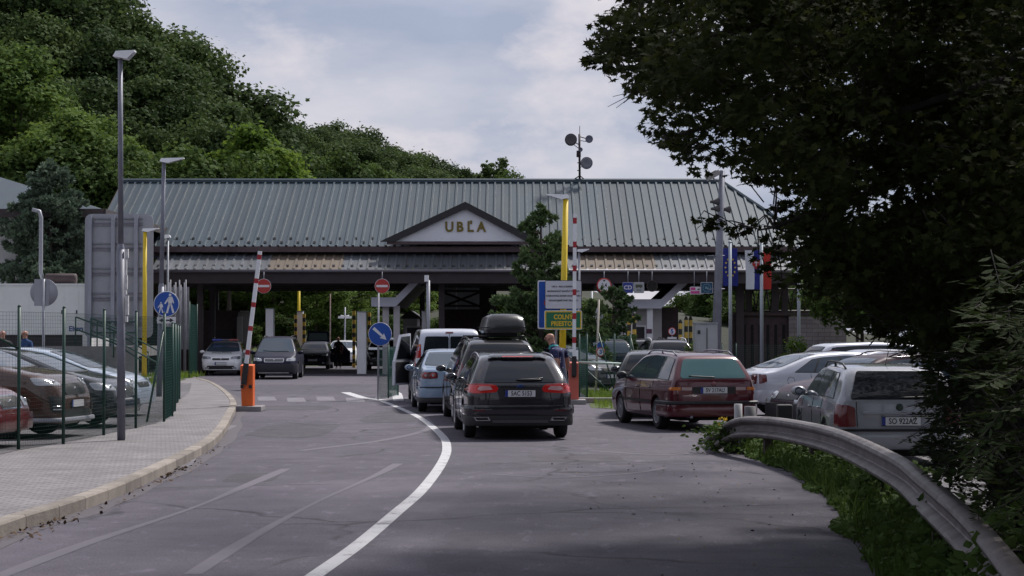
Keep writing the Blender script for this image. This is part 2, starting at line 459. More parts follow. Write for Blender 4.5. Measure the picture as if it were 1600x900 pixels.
sheet('road', [(-30, -12), (2.2, -12), (2.35, 9), (2.75, 14.4), (3.40, 20), (3.72, 24.6), (3.35, 33), (4.2, 38), (9, 48), (15, 70), (16, 126), (-32, 126)], 0, M_asphalt)
sheet('parking_lot', [(2.6, 10), (3.1, 14.4), (3.72, 20), (4.0, 24.6), (3.65, 33), (4.5, 38), (9.2, 48), (15.2, 62), (34, 62), (34, 10)], .002, M_lot)

kerb_pts = smooth_line([(-4.62, -12), (-4.60, 5), (-4.56, 17), (-4.46, 19.1), (-4.41, 22), (-4.62, 27.9), (-4.95, 32.5), (-5.85, 40.1), (-7.3, 50.6), (-10.6, 68), (-13.6, 80), (-14.6, 86)], 14)
edge = [(p.x, p.y) for p in kerb_pts]
inner = [(p.x - .16, p.y) for p in kerb_pts]
sheet('pavement', inner + [(-32, 86), (-32, -12)], .125, M_pavers)
# kerb: one row of stones with joints
mb = MB(); acc = 0; seg = [kerb_pts[0]]
def kerbstone(a, b):
    dd = (b - a).normalized(); nn = Vector((-dd.y, dd.x)); a = a + dd * .006; b = b - dd * .006
    q = [a, b, b + nn * .155, a + nn * .155]
    lo = [(p.x, p.y, -.05) for p in q]; hi = [(q[0].x - .015 * 1, q[0].y, .135), (q[1].x - .015, q[1].y, .135), (q[2].x, q[2].y, .135), (q[3].x, q[3].y, .135)]
    mid = [(q[0].x, q[0].y, .115), (q[1].x, q[1].y, .115)]
    mb.add(lo + hi + mid, [(0, 1, 9, 8), (8, 9, 5, 4), (4, 5, 6, 7), (3, 2, 1, 0), (2, 3, 7, 6), (0, 8, 4, 7, 3), (1, 2, 6, 5, 9)])
last = Vector((kerb_pts[0].x, kerb_pts[0].y))
for p in kerb_pts[1:]:
    p2 = Vector((p.x, p.y))
    while (p2 - last).length > 1.0:
        nx = last + (p2 - last).normalized() * 1.0; kerbstone(last, nx); last = nx
tag(mb.build('kerb', M_kerb), kind='structure')
M_lotl = asphalt_mat('left_lot_asphalt', (.12, .115, .125), (.15, .145, .155), (.08, .077, .085))
sheet('parking_lot', [(-7.25, -5), (-7.2, 28), (-6.95, 31), (-6.75, 36.5), (-8.55, 49.5), (-9.4, 56), (-11, 66), (-34, 66), (-34, -5)], .131, M_lotl)

# painted lines
ribbon('gutter_dirt', [(p.x + .12, p.y) for p in kerb_pts], lambda u: .20 + .10 * math.sin(u * 70) * math.sin(u * 27), .0032, M_dirt)
def blot(cx, cy, rx, ry, n, seed, m):
    r_ = random.Random(seed); sheet('road_patch', [(cx + rx * (1 + r_.uniform(-.12, .12)) * math.copysign(abs(math.cos(a)) ** .55, math.cos(a)), cy + ry * (1 + r_.uniform(-.12, .12)) * math.copysign(abs(math.sin(a)) ** .55, math.sin(a))) for a in [6.2832 * i / n for i in range(n)]], .0024, m)
blot(-4.1, 36.5, .75, 2.6, 18, 3, M_patch); blot(-5.6, 47.5, 1.2, 1.6, 16, 4, M_patch); blot(.9, 28.2, .7, .9, 16, 5, M_patch); blot(-2.6, 42.5, .6, 3.2, 18, 6, M_patch); blot(-3.3, 24.4, .35, .8, 14, 8, M_patch)
cl_ = smooth_line([(-2.2, 5), (-1.75, 11), (-1.49, 14.44), (-1.33, 16.6), (-1.18, 19.6), (-1.05, 22.5), (-.99, 26.9), (-1.04, 30.7), (-1.27, 34.6), (-1.91, 41), (-2.62, 46.3), (-3.5, 52)], 12)
ribbon('road_line', cl_, .145, .004, M_line)
ribbon('road_line', [(-3.45, 52.6), (-4.3, 55), (-5.2, 60)], .30, .0045, M_line)
ribbon('road_line', [(-3.1, 52.5), (-3.5, 58.5), (-3.9, 62)], .30, .0045, M_line)
ribbon('road_line', smooth_line([(-14.2, 82), (-13.0, 72), (-11.4, 62.5), (-10.6, 60)], 8), .28, .004, M_line)
ribbon('road_line', smooth_line([(-5.33, 33.0), (-5.05, 31.5), (-4.75, 28.6), (-4.5, 26.5)], 8), .16, .004, M_linef)
ribbon('road_line', [(-5.55, 38.2), (-5.42, 35.6)], .17, .0042, M_linef)
for k in range(7):
    px = 404 + k * 46
    y0 = 51.5 if k % 2 else 52.4
    sheet('crossing_stripe', [(xat(px, y0), y0), (xat(px + 29, y0), y0), (xat(px + 24, y0 + 3.2), y0 + 3.4), (xat(px - 3, y0 + 3.2), y0 + 3.4)], .0042, M_linef)
ribbon('road_seam', smooth_line([(-.28, 25.0), (.6, 24.4), (1.6, 25.2), (2.1, 26.2)], 8), .10, .003, M_seam)
ribbon('road_seam', smooth_line([(-3.9, 13.6), (-3.72, 16.5), (-3.35, 20), (-3.2, 22.8), (-3.05, 26)], 8), lambda u: .11 + .05 * math.sin(u * 9), .003, M_seam)
ribbon('road_seam', smooth_line([(-2.42, 14.6), (-2.32, 17.5), (-2.1, 21), (-1.75, 24.8), (-1.6, 27)], 8), lambda u: .10 + .05 * math.sin(u * 7 + 1), .003, M_seam)
ribbon('road_seam', smooth_line([(-3.3, 30), (-2.2, 33), (-1.6, 37), (-1.9, 42)], 8), .16, .003, M_seam)
ribbon('road_seam', smooth_line([(1.2, 30), (2.2, 29), (3.1, 29.6)], 8), .12, .003, M_seam)
mh = MB(); mh.disc((-8.6, 62, .131), .34, 'z'); mh.disc((-8.6, 62, .133), .36, 'z', r2=.42)
tag(mh.build('manhole_cover', mat('cast_iron', (.07, .06, .058), .6, .4, var=.3, vscale=20)), 'round cast iron manhole cover set in the paved pavement', 'manhole cover')

# verge strip beside the guardrail
vin = smooth_line([(2.0, 6), (2.30, 10), (2.75, 14.4), (3.38, 20), (3.66, 24.6), (3.52, 29), (3.35, 33)], 8)
vout = smooth_line([(3.2, 6), (3.3, 10), (3.85, 14.4), (4.3, 20), (4.45, 24.6), (4.1, 29), (3.55, 33.6)], 8)
sheet('verge', [(p.x, p.y) for p in vin] + [(p.x, p.y) for p in reversed(vout)], .012, M_soil)
sheet('grass_patch', [(1.95, 47.4), (2.6, 46.6), (3.5, 46.2), (4.6, 45.6), (5.4, 58), (2.3, 62)], .007, M_grass)
sheet('grass_patch', [(-14.4, 64), (-11.4, 61), (-12.2, 72), (-14.6, 78)], .14, M_grass)

# terrain: flat around the road, a wooded hill behind on the left; the trees below stand on it
rng = random.Random(7)
HILL = []     # (px, ytop, Y, height, kind)
def row(lst, Y, h, kind, jit=6):
    for (px, yt) in lst: HILL.append((px + rng.uniform(-8, 8), yt, Y + rng.uniform(-jit, jit), h * rng.uniform(.92, 1.1), kind))
# far ridge to the right
row([(400, 166), (430, 178), (458, 184), (486, 190), (515, 196), (545, 200), (572, 204), (598, 218), (622, 226), (646, 240), (668, 252), (694, 262), (716, 266), (740, 268), (768, 270), (795, 274)], 215, 15, 'dark')
row([(410, 195), (450, 205), (490, 214), (530, 218), (565, 226), (600, 236), (632, 246), (660, 262)], 196, 13, 'dark')
row([(400, 225), (445, 236), (492, 240), (540, 248), (585, 252), (620, 266), (790, 272)], 180, 12, 'mixed')
row([(765, 236)], 205, 11, 'thin', 0)
# tall beeches on the left
row([(-90, -70), (-40, -60), (15, -50), (70, -35), (125, -22), (160, -10), (200, 8), (232, 24), (262, 44), (290, 72), (318, 102), (340, 122)], 160, 22, 'dark')
row([(-60, 5), (0, 20), (60, 30), (120, 42), (175, 60), (225, 72), (270, 98), (305, 128), (335, 156)], 148, 19, 'dark')
row([(-50, 80), (10, 95), (95, 120), (160, 140), (215, 132), (270, 150), (318, 186), (352, 200)], 136, 16, 'dark')
row([(-30, 60), (25, 85), (70, 175), (110, 150), (150, 190)], 120, 15, 'light', 4)
row([(-60, 190), (-10, 210), (45, 220), (110, 240), (170, 215), (235, 225), (300, 232), (352, 245)], 117, 11, 'mixed', 4)
row([(385, 205), (425, 232), (368, 250), (440, 262)], 126, 11, 'bright', 4)
HILLP = []
for (px, yt, Y, h, k) in HILL:
    HILLP.append((xat(px, Y), Y, zat(yt, Y) - h * .96, h, k))
ctrl = [(x, y, z) for x, y, z, h, k in HILLP]
def hz(x, y):
    # smooth hill: interpolate the tree feet, fading to flat ground near the road
    sw = sz = 0
    for (a, b, z) in ctrl:
        q = 1 / ((x - a) ** 2 + (y - b) ** 2 + 9) ** 1.5
        sw += q; sz += q * max(z, 0)
    z = sz / sw
    f = min(1, max(0, (y - 108) / 22))
    e = 1 - min(1, max(0, (x - xat(820, max(y, 110))) / 40))
    return -.04 + z * (f * f * (3 - 2 * f)) * e
nx, ny = 60, 50
gx = [-420, -220, -140] + [-100 + i * 3.2 for i in range(nx)] + [120, 180, 300, 450]
gy = [-60, -20] + [0 + i * 26 for i in range(4)] + [102 + i * 3.2 for i in range(46)] + [262, 290, 340, 500, 900]
vsx = []
for y in gy:
    for x in gx: vsx.append((x, y, hz(x, y) if y > 104 else -.04))
W_ = len(gx)
me = bpy.data.meshes.new('ground'); me.from_pydata(vsx, [], [(j * W_ + i, j * W_ + i + 1, (j + 1) * W_ + i + 1, (j + 1) * W_ + i) for j in range(len(gy) - 1) for i in range(W_ - 1)])
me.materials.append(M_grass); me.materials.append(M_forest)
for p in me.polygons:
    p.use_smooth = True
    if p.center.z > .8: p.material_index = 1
me.update(); tag(link('ground', me), kind='structure')

# ------------------------------------------------------------------ the border-crossing hall
M_roof = sheet_roof_mat('slate_green_roof_sheet', (.029, .051, .069), (.050, .066, .074))
M_roof2 = sheet_roof_mat('pale_roof_sheet', (.112, .122, .138), (.085, .08, .08), 1.2)
M_rooftan = sheet_roof_mat('weathered_tan_roof_sheet', (.125, .098, .074), (.09, .075, .062), 1.2, .75)
M_fascia = mat('weathered_fascia', (.052, .030, .034), .75, dirt=(.115, .085, .09), vscale=1.1)
M_gable = mat('whitewashed_gable', (.78, .79, .84), .8, dirt=(.64, .66, .72), vscale=.9)
hall = empty('border_hall', (0, 88, 0), 'long drive-through border hall with grey-green ribbed metal roof and lettered white gable', 'building')
def hp(mb, name, mats, **k):
    o = mb.build(name, mats, hall, **k); o.matrix_parent_inverse = Matrix.Translation((0, -88, 0)); return o
YE, ZE, YR, ZR = 88.0, zat(380, 88), 95.0, zat(284, 95)
YL, ZL, YT, ZT = 86.0, zat(421, 86), 88.5, zat(391, 88.5)
XL, XR = xat(190, 95), xat(1128, 95)
XHIP = 13.6
def ribbed(x0, x1, ye, ze, yr, zr, pitch, hipx=None, hr=.065):
    mb = MB(); n = int((x1 - x0) / pitch); pitch = (x1 - x0) / n
    xs = []
    for i in range(n):
        a = x0 + i * pitch
        xs += [(a, 0), (a + pitch * .66, 0), (a + pitch * .71, hr), (a + pitch * .93, hr), (a + pitch * .98, 0)]
    xs.append((x1, 0))
    nrm = Vector((0, -(zr - ze), yr - ye)).normalized()
    lo, hi = [], []
    for x, h in xs:
        u = 1. if hipx is None or x <= hipx else max(0.02, 1 - (x - hipx) / (x1 - hipx))
        lo.append(Vector((x, ye, ze)) + nrm * h)
        hi.append(Vector((x, ye + (yr - ye) * u, ze + (zr - ze) * u)) + nrm * h)
    k = len(lo)
    mb.add(lo + hi, [(i, i + 1, k + i + 1, k + i) for i in range(k - 1)])
    return mb
hp(ribbed(XL, XHIP + .4, YE - .35, ZE - .16, YR, ZR, .375, XR), 'roof', M_roof, fix=False)
# hip end and rear slope close the roof
mb = MB()
YB = 2 * YR - YE
mb.add([(XR, YR, ZR), (XHIP + .4, YE - .35, ZE - .16), (XHIP + .4, YB + .35, ZE - .16), (XL, YR, ZR), (XL, YB + .35, ZE - .16)], [(0, 1, 2), (0, 2, 4, 3)])
hp(mb, 'rear_roof', M_roof)
mb = MB(); mb.tube([(XL - .1, YR, ZR + .04), (XR, YR, ZR + .04)], .13, 6, smooth=False); mb.tube([(XR, YR, ZR + .03), (XHIP + .4, YE - .3, ZE - .12)], .1, 6, smooth=False)
hp(mb, 'ridge_cap', M_roof)
# left gable end boards
mb = MB(); mb.prism([(YE - .35, ZE - .45), (YR, ZR - .28), (YB + .35, ZE - .45), (YB + .35, ZE - .2), (YR, ZR - .03), (YE - .35, ZE - .2)], 'x', XL - .05, XL + .08)
hp(mb, 'verge_board', M_fascia)
# lower canopy roof with tan sections
XA, XB = xat(236, 86), xat(1236, 86)
cuts = [(XA, xat(418, 86), 0), (xat(418, 86), xat(533, 86), 1), (xat(533, 86), xat(906, 86), 0), (xat(906, 86), xat(1026, 86), 1), (xat(1026, 86), XB, 0)]
for a, b, k in cuts: hp(ribbed(a, b, YL, ZL, YT, ZT, .40, hr=.045), 'tan_roof_panel' if k else 'canopy_roof', M_rooftan if k else M_roof2, fix=False)
# gutter, beams, band between the roofs, soffit
mb = MB(); mb.tube([(XA, YL - .07, ZL - .07), (XB, YL - .07, ZL - .07)], .075, 8); hp(mb, 'gutter', mat('gutter_sheet', (.14, .13, .15), .5, .2))
mb = MB(); mb.box(XA + .05, XB - .05, YL + .06, YL + .26, ZL - .62, ZL - .06); hp(mb, 'front_beam', M_brown)
mb = MB(); mb.box(XL + .1, XHIP, YE + .25, YE + .45, ZT - .25, ZE - .05); hp(mb, 'upper_band', M_fascia)
mb = MB(); mb.box(XL + .1, XHIP, YE - .42, YE - .30, ZE - .42, ZE - .17); hp(mb, 'eave_board', M_fascia)
mb = MB(); mb.box(XA + .1, XHIP, YL + .3, YB, ZL - .28, ZL - .16); hp(mb, 'ceiling', M_brown)
for yy in (90, 94, 98, 101.5):
    mb = MB(); mb.box(XA + .1, XHIP, yy, yy + .25, ZL - .62, ZL - .281); hp(mb, 'cross_beam', M_brown)
# gable with lettering
gx0, gx1, gxa = xat(594, 87.4), xat(846, 87.4), xat(727, 87.4)
gzb, gza = zat(377, 87.4), zat(316, 87.4)
mb = MB(); mb.prism([(gx0 + .55, gzb), (gx1 - .55, gzb), (gxa, gza - .27)], 'y', 87.42, 87.6)
gable = hp(mb, 'gable', M_gable)
mb = MB()
for a, b in (((gx0, gzb - .02), (gxa, gza)), ((gx1, gzb - .02), (gxa, gza))):
    sgn = 1 if a[0] < b[0] else -1
    mb.prism([a, b, (b[0], b[1] - .30), (a[0] + sgn * .66, a[1])], 'y', 87.2, 87.5)
hp(mb, 'gable_trim', mat('near_black_trim', (.016, .015, .019), .55))
mb = MB(); mb.add([(gx0, 87.25, gzb), (gxa, 87.25, gza + .02), (gx1, 87.25, gzb), (gxa, 87.25 + (gza - gzb) / (ZR - ZE) * (YR - YE) + 1., gza + .02), ], [(0, 1, 3), (1, 2, 3)]); hp(mb, 'gable_roof', M_roof)
mb = MB(); mb.box(gx0 + .3, gx1 - .3, 87.28, 87.5, gzb - .14, gzb - .02); hp(mb, 'gable_sill', M_fascia)
lx = [xat(p, 87.4) for p in (702, 718.5, 735, 752)]
for ch, x in zip(['U', 'B', 'L\u030c' if False else 'Ľ', 'A'], lx):
    lo = lettering(ch, .62, M_gold, hall, (x, 87.405, zat(355, 87.4)), extrude=.03, bold=.022, name='letter', sx=.92); lo.matrix_parent_inverse = Matrix.Translation((0, -88, 0))
# snow guards
guards = []
for i in range(69): guards.append((XA + .25 + i * .415, YL + .32, ZL + .32 * (ZT - ZL) / (YT - YL) + .035))
sl = (ZR - ZE) / (YR - YE)
for i in range(44):
    x = XL + .5 + i * .75
    if x > XHIP - .5 or (gx0 - .2 < x < gx1 + .2): continue
    guards.append((x, YE - .05, ZE + .03)); guards.append((x + .37, YE + .38, ZE + .38 * sl + .05))
for k in range(5):
    for s_ in (-1, 1):
        u = k / 5 + .12
        guards.append((gxa + s_ * (1 - u) * (gx1 - gx0) / 2 * 1.02, YE + u * 2.2 + .3, ZE + u * 2.2 * sl + .22))
gm = MB(); gm.add([(-.065, 0, 0), (.065, 0, 0), (.065, .07, .075), (-.065, .07, .075), (-.065, .09, 0), (.065, .09, 0)], [(0, 1, 2, 3), (3, 2, 5, 4), (0, 3, 4), (1, 5, 2)])
gme = gm.mesh('snow_guard', mat('snow_guard_steel', (.025, .025, .03), .6))
for g in guards[:100]:
    o = link('snow_guard', gme, hall, g); o.matrix_parent_inverse = Matrix.Translation((0, -88, 0))
mb = MB()
for g in guards[100:]: mb.add([(a + g[0], b + g[1], c + g[2]) for a, b, c in gm.v], gm.f)
if len(guards) > 100: tag(hp(mb, 'snow_guards', MATS['snow_guard_steel']), kind='stuff')
# columns
for px, yy, wd in ((313, 87.6, .26), (332, 92, .26), (312, 100, .26), (338, 101, .24), (660, 101, .26), (690, 87.6, .26), (757, 98, .62), (771, 93, .30), (1156, 88, .36), (1170, 98, .3), (1211, 88.5, .30), (1226, 92, .28)):
    mb = MB(); x = xat(px, yy); mb.box(x - wd / 2, x + wd / 2, yy - .13, yy + .13, 0, ZL - .5)
    mb.box(x - wd / 2 - .08, x + wd / 2 + .08, yy - .21, yy + .21, 0, .12); hp(mb, 'column', M_brown)
# dark store behind the left columns, side wall on the right
mb = MB(); x0, x1 = xat(283, 96), xat(372, 96); mb.box(x0 - 3, x1, 96, 101, 0, zat(488, 96)); mb.box(x0 - 3, x1 + .1, 95.9, 101.1, zat(488, 96), zat(488, 96) + .1)
booth = empty('storage_booth', ((x0 + x1) / 2, 98, 0), 'low dark brown boarded booth standing behind the police car', 'booth')
o = mb.build('wall', M_brownwood, booth); o.matrix_parent_inverse = Matrix.Translation(-booth.location)
mb = MB(); mb.box(x1 - 1.35, x1 - .25, 95.93, 95.985, 0.05, 2.05); o = mb.build('door', mat('booth_door', (.018, .013, .016), .6), booth); o.matrix_parent_inverse = Matrix.Translation(-booth.location)
mb = MB(); mb.box(x1 + .02, x1 + .26, 95.5, 95.8, .9, zat(495, 96)); o = mb.build('notice_panel', mat('notice_grey', (.42, .42, .42), .6), booth); o.matrix_parent_inverse = Matrix.Translation(-booth.location)

def thing_mesh(mb, name, mats, label, cat, group=None, **k):
    return tag(mb.build(name, mats, **k), label, cat, group)

# right-hand wall: slatted brown fence and stone wall
sl_ = MB(); x0, x1 = xat(1140, 88), xat(1232, 88)
zt_ = zat(493, 88)
wall = empty('slatted_wall', ((x0 + x1) / 2, 88, 0), 'dark brown wall with tall narrow slots under the right end of the hall', 'wall')
sl_.box(x0, x1, 88.2, 88.4, 0, zt_); sl_.box(x0 - .05, x1 + 2.6, 88.0, 88.5, zt_ + .002, zt_ + .14)
o = sl_.build('panel', M_brownwood, wall); o.matrix_parent_inverse = Matrix.Translation(-wall.location)
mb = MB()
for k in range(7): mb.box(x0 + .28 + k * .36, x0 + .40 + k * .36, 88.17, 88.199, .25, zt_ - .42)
o = mb.build('slots', mat('slot_shadow', (.006, .005, .006), .9), wall); o.matrix_parent_inverse = Matrix.Translation(-wall.location)  # near-black strips on the wall, painted shade in place of cut slots
M_stone = brick_mat('stone_blocks', (.20, .175, .175), (.155, .135, .14), (.09, .08, .082), .55, .19, .015, axis='wall')
mb = MB(); mb.box(x1 + .01, xat(1322, 88), 87.95, 88.5, 0, zt_ - .05); thing_mesh(mb, 'stone_wall', M_stone, 'pale grey stone block wall beside the dark slatted wall, partly behind leaves', 'wall')
# lattice gangway truss at the right and the braced gallery in the middle
mb = MB()
ya = 99.0; xa, xb = xat(1160, ya), xat(1290, ya); za, zb = zat(486, ya), zat(452, ya)
mb.tube([(xa, ya, za), (xb, ya, za)], .05, 5); mb.tube([(xa, ya, zb), (xb, ya, zb)], .05, 5)
for k in range(12):
    u0 = xa + (xb - xa) * k / 12; u1 = xa + (xb - xa) * (k + 1) / 12
    mb.tube([(u0, ya, za), ((u0 + u1) / 2, ya, zb)], .035, 4); mb.tube([((u0 + u1) / 2, ya, zb), (u1, ya, za)], .035, 4)
hp(mb, 'lattice_truss', M_brown)
gal = empty('inspection_gallery', (xat(722, 96), 96, 0), 'dark timber gallery with crossed braces and open windows under the middle of the hall', 'gallery')
def gp(mb, n, m):
    o = mb.build(n, m, gal); o.matrix_parent_inverse = Matrix.Translation(-gal.location); return o
mb = MB(); a, b = xat(690, 96), xat(752, 96)
mb.box(a, b, 96, 96.2, 0, zat(486, 96)); gp(mb, 'lower_wall', M_brownwood)
mb = MB()
for zz in (485, 478, 455): mb.box(a, b, 95.9, 96.1, zat(zz, 96) - .05, zat(zz, 96) + .05)
mb.tube([(a, 95.95, zat(480, 96)), (b, 95.95, zat(456, 96))], .06, 5); mb.tube([(a, 95.85, zat(456, 96)), (b, 95.85, zat(480, 96))], .06, 5); gp(mb, 'brace', M_brown)
mb = MB(); mb.box(a + .1, b - .1, 96.25, 96.3, zat(486, 96), zat(437, 96)); gp(mb, 'glazing', mat('gallery_glazing', (.34, .38, .40), .3, var=.3, vscale=.8))
mb = MB(); mb.box(xat(713, 96) - .04, xat(713, 96) + .04, 96.2, 96.24, zat(486, 96), zat(437, 96)); gp(mb, 'mullion', M_white)

# butterfly canopies of the control booths
M_fas2 = mat('lilac_white_fascia', (.56, .57, .66), .55, var=.07, vscale=1)
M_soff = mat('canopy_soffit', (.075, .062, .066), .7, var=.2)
def canopy(label, name_pts_low, th, y, dep, cat='canopy'):
    e = empty('booth_canopy', (name_pts_low[0][0], y, 0), label, cat)
    lo = name_pts_low; hi = [(x, z + th) for x, z in lo]
    mb = MB(); mb.prism(lo + hi[::-1], 'y', y, y + .12); o = mb.build('fascia', M_fas2, e); o.matrix_parent_inverse = Matrix.Translation(-e.location)
    mb = MB(); n = len(lo)
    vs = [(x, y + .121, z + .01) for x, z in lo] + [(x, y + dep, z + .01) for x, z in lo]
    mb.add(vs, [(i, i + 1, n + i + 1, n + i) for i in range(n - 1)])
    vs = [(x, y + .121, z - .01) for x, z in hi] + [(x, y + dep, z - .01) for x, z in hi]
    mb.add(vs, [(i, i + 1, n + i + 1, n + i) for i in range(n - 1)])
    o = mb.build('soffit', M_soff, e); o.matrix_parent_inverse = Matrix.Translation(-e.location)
    return e
yc = 87.0
def cpt(p): return (xat(p[0], yc), zat(p[1], yc))
c1 = canopy('lilac-white butterfly canopy rising to the right behind the no-entry sign', [cpt((580, 479)), cpt((618, 479)), cpt((662, 434))], .42, yc, 9)
c2 = canopy('lilac-white butterfly canopy rising to the right behind the diplomat lane sign', [cpt((930, 434)), cpt((985, 482)), cpt((1033, 482)), cpt((1084, 434))], .42, yc, 9)
def cp(e, mb, n, m):
    o = mb.build(n, m, e); o.matrix_parent_inverse = Matrix.Translation(-e.location); return o
for px in (603, 620):
    mb = MB(); x = xat(px, yc + .5); mb.box(x - .14, x + .14, yc + .35, yc + .65, 0, zat(479, yc) + .05); cp(c1, mb, 'post', M_plaster)
mb = MB(); x = xat(1015, yc + .4); mb.box(x - .13, x + .13, yc + .2, yc + .5, 0, zat(482, yc) + .05); cp(c2, mb, 'post', M_white)
# booths beneath
def booth_house(px0, px1, y, pyt, doorpx, label):
    e = empty('control_booth', (xat((px0 + px1) / 2, y), y, 0), label, 'booth')
    x0, x1 = xat(px0, y), xat(px1, y); zt = zat(pyt, y)
    mb = MB(); mb.box(x0, x1, y, y + 4, 0, zt); cp(e, mb, 'wall', M_plaster)
    d0 = xat(doorpx, y); mb = MB(); mb.box(d0, d0 + .85, y - .03, y - .003, .1, 2.15); cp(e, mb, 'door', mat('dark_booth_door', (.02, .018, .022), .4))
    mb = MB(); mb.box(d0 - .08, d0, y - .05, y - .003, .1, 2.23); mb.box(d0 + .85, d0 + .93, y - .05, y - .003, .1, 2.23); mb.box(d0, d0 + .85, y - .05, y - .003, 2.151, 2.23); cp(e, mb, 'door_frame', M_white)
    return e
b2 = booth_house(966, 1034, 88.3, 478, 978, 'pale plastered control booth with dark door under the right canopy')
mb = MB(); mb.box(xat(1010, 87), xat(1019, 87), 87.17, 87.19, zat(521, 87), zat(514, 87)); cp(c2, mb, 'plaque', mat('plum_plaque', (.10, .035, .07), .4))
mb = MB(); mb.box(xat(1035, 88.3), xat(1060, 88.3), 88.4, 93, 0, zat(480, 88)); cp(b2, mb, 'side_wall', M_brownwood)
b1 = booth_house(630, 652, 99, 498, 636, 'small pale booth with dark pitched roof seen past the white van')
mb = MB(); mb.prism([(xat(622, 99), zat(498, 99)), (xat(660, 99), zat(498, 99)), (xat(641, 99), zat(485, 99))], 'y', 98.7, 103.2); cp(b1, mb, 'roof', M_brown)

# white building up on the left
ho = empty('white_house', (-24, 80, 0), 'white plastered house with grey sheet roof and deep eaves behind the blue-green pine', 'building')
mb = MB(); mb.box(-34, -17.6, 77.5, 90, 1.0, 6.7); cp(ho, mb, 'wall', mat('white_render', (.58, .58, .60), .85, var=.08, vscale=.7))
mb = MB(); zE = 6.75
A = [(-35.5, 76, zE), (-16.2, 76, zE), (-16.2, 91.5, zE), (-35.5, 91.5, zE)]
rdg = [(-31, 83.7, 8.75), (-22.6, 83.7, 8.75)]
mb.add(A + rdg, [(0, 1, 5, 4), (1, 2, 5), (2, 3, 4, 5), (3, 0, 4), (3, 2, 1, 0)]); cp(ho, mb, 'roof', M_roof)
mb = MB(); mb.box(-35.5, -16.2, 75.9, 76.02, zE - .3, zE + .03); mb.box(-16.22, -16.1, 76.02, 91.5, zE - .3, zE + .03); cp(ho, mb, 'eave_board', M_brown)
mb = MB(); mb.box(-19.3, -18.1, 77.4, 77.49, 4.6, 6.0); cp(ho, mb, 'window', M_glassblue)
mb = MB(); mb.tube([(-19.7, 77.3, zE - .2), (-19.7, 77.3, 1.2)], .06, 6); cp(ho, mb, 'downpipe', M_galv)

# antenna mast on the ridge
ym = 95.0; X = lambda p: xat(p, ym); Z = lambda p: zat(p, ym)
an = empty('antenna_mast', (X(906), ym, Z(286)), 'steel antenna mast with four round dishes standing on the roof ridge', 'antenna')
mb = MB(); mb.tube([(X(906), ym, Z(287)), (X(905.5), ym, Z(209))], .055, 8); mb.tube([(X(906), ym, Z(212)), (X(906), ym, Z(196))], .018, 6)
for pz in (266, 254, 243): mb.tube([(X(902), ym, Z(pz)), (X(907), ym, Z(pz))], .025, 5)
mb.tube([(X(904.3), ym, Z(245)), (X(904.5), ym, Z(235))], .11, 8); cp(an, mb, 'pole', M_brown)
mb = MB()
for px in (889, 920): mb.tube([(X(906), ym, Z(274)), (X(px), ym, Z(285))], .03, 5)
cp(an, mb, 'brace', M_brown)
M_dish = mat('dish_grey', (.16, .16, .19), .5, var=.15); M_dish2 = mat('dish_violet', (.11, .11, .16), .5, var=.15)
for px, py, r, m, ap in ((892, 218.5, 9.6, mat('dish_dark', (.07, .065, .075), .6), (904, 225)), (920.5, 217.5, 6, M_dish2, (906, 213)), (916.5, 255, 9.5, M_dish, (906, 255)), (907, 234, 3.4, M_dish2, (905, 234))):
    r = r / FPX * ym; mb = MB(); o3 = (X(px), ym - .25, Z(py))
    mb.lathe([(0.001, .0), (r * .6, -.01), (r, -.05), (r * 1.0, .06), (r * .7, .16), (.001, .22)], 28, 'y', o3)
    dsh = cp(an, mb, 'dish', m)
    mb = MB(); mb.tube([(X(px), ym - .15, Z(py)), (X(ap[0]), ym, Z(ap[1]))], .025, 5); mb.tube([(X(px), ym - .15, Z(py + 4)), (X(ap[0]), ym, Z(ap[1] + 6))], .018, 5); cp(an, mb, 'bracket', M_brown)
# ------------------------------------------------------------------ vegetation
T_leaf = (np.array([(0, -.5), (.30, -.05), (.22, .22), (0, .5), (-.22, .22), (-.30, -.05)]), [(0, 1, 2, 3), (0, 3, 4, 5)])
T_clump = (np.array([(0, -.5), (.42, -.25), (.30, .10), (.46, .40), (0, .34), (-.40, .48), (-.28, .05), (-.48, -.2)]), [(0, 1, 2, 4), (2, 3, 4), (0, 4, 6, 7), (4, 5, 6)])
# a five-lobed leaf
_m = [(0, -.55), (.06, -.18), (.34, -.28), (.26, -.06), (.52, .10), (.26, .16), (.24, .34), (.10, .26), (0, .60), (-.10, .26), (-.24, .34), (-.26, .16), (-.52, .10), (-.26, -.06), (-.34, -.28), (-.06, -.18)]
T_maple = (np.array(_m), [(15, 1, 2, 3), (3, 4, 5, 11), (5, 6, 7, 11), (7, 8, 9), (11, 7, 9), (9, 10, 11), (11, 12, 13, 3), (13, 14, 15, 3), (0, 1, 15)])
T_needle = (np.array([(-.5, 0), (0, -.5), (.5, 0), (0, .5)]), [(0, 1, 2, 3)])
T_blade = (np.array([(-.5, 0), (.5, 0), (.35, .55), (0, 1.0), (-.30, .5)]), [(0, 1, 2, 3, 4)])

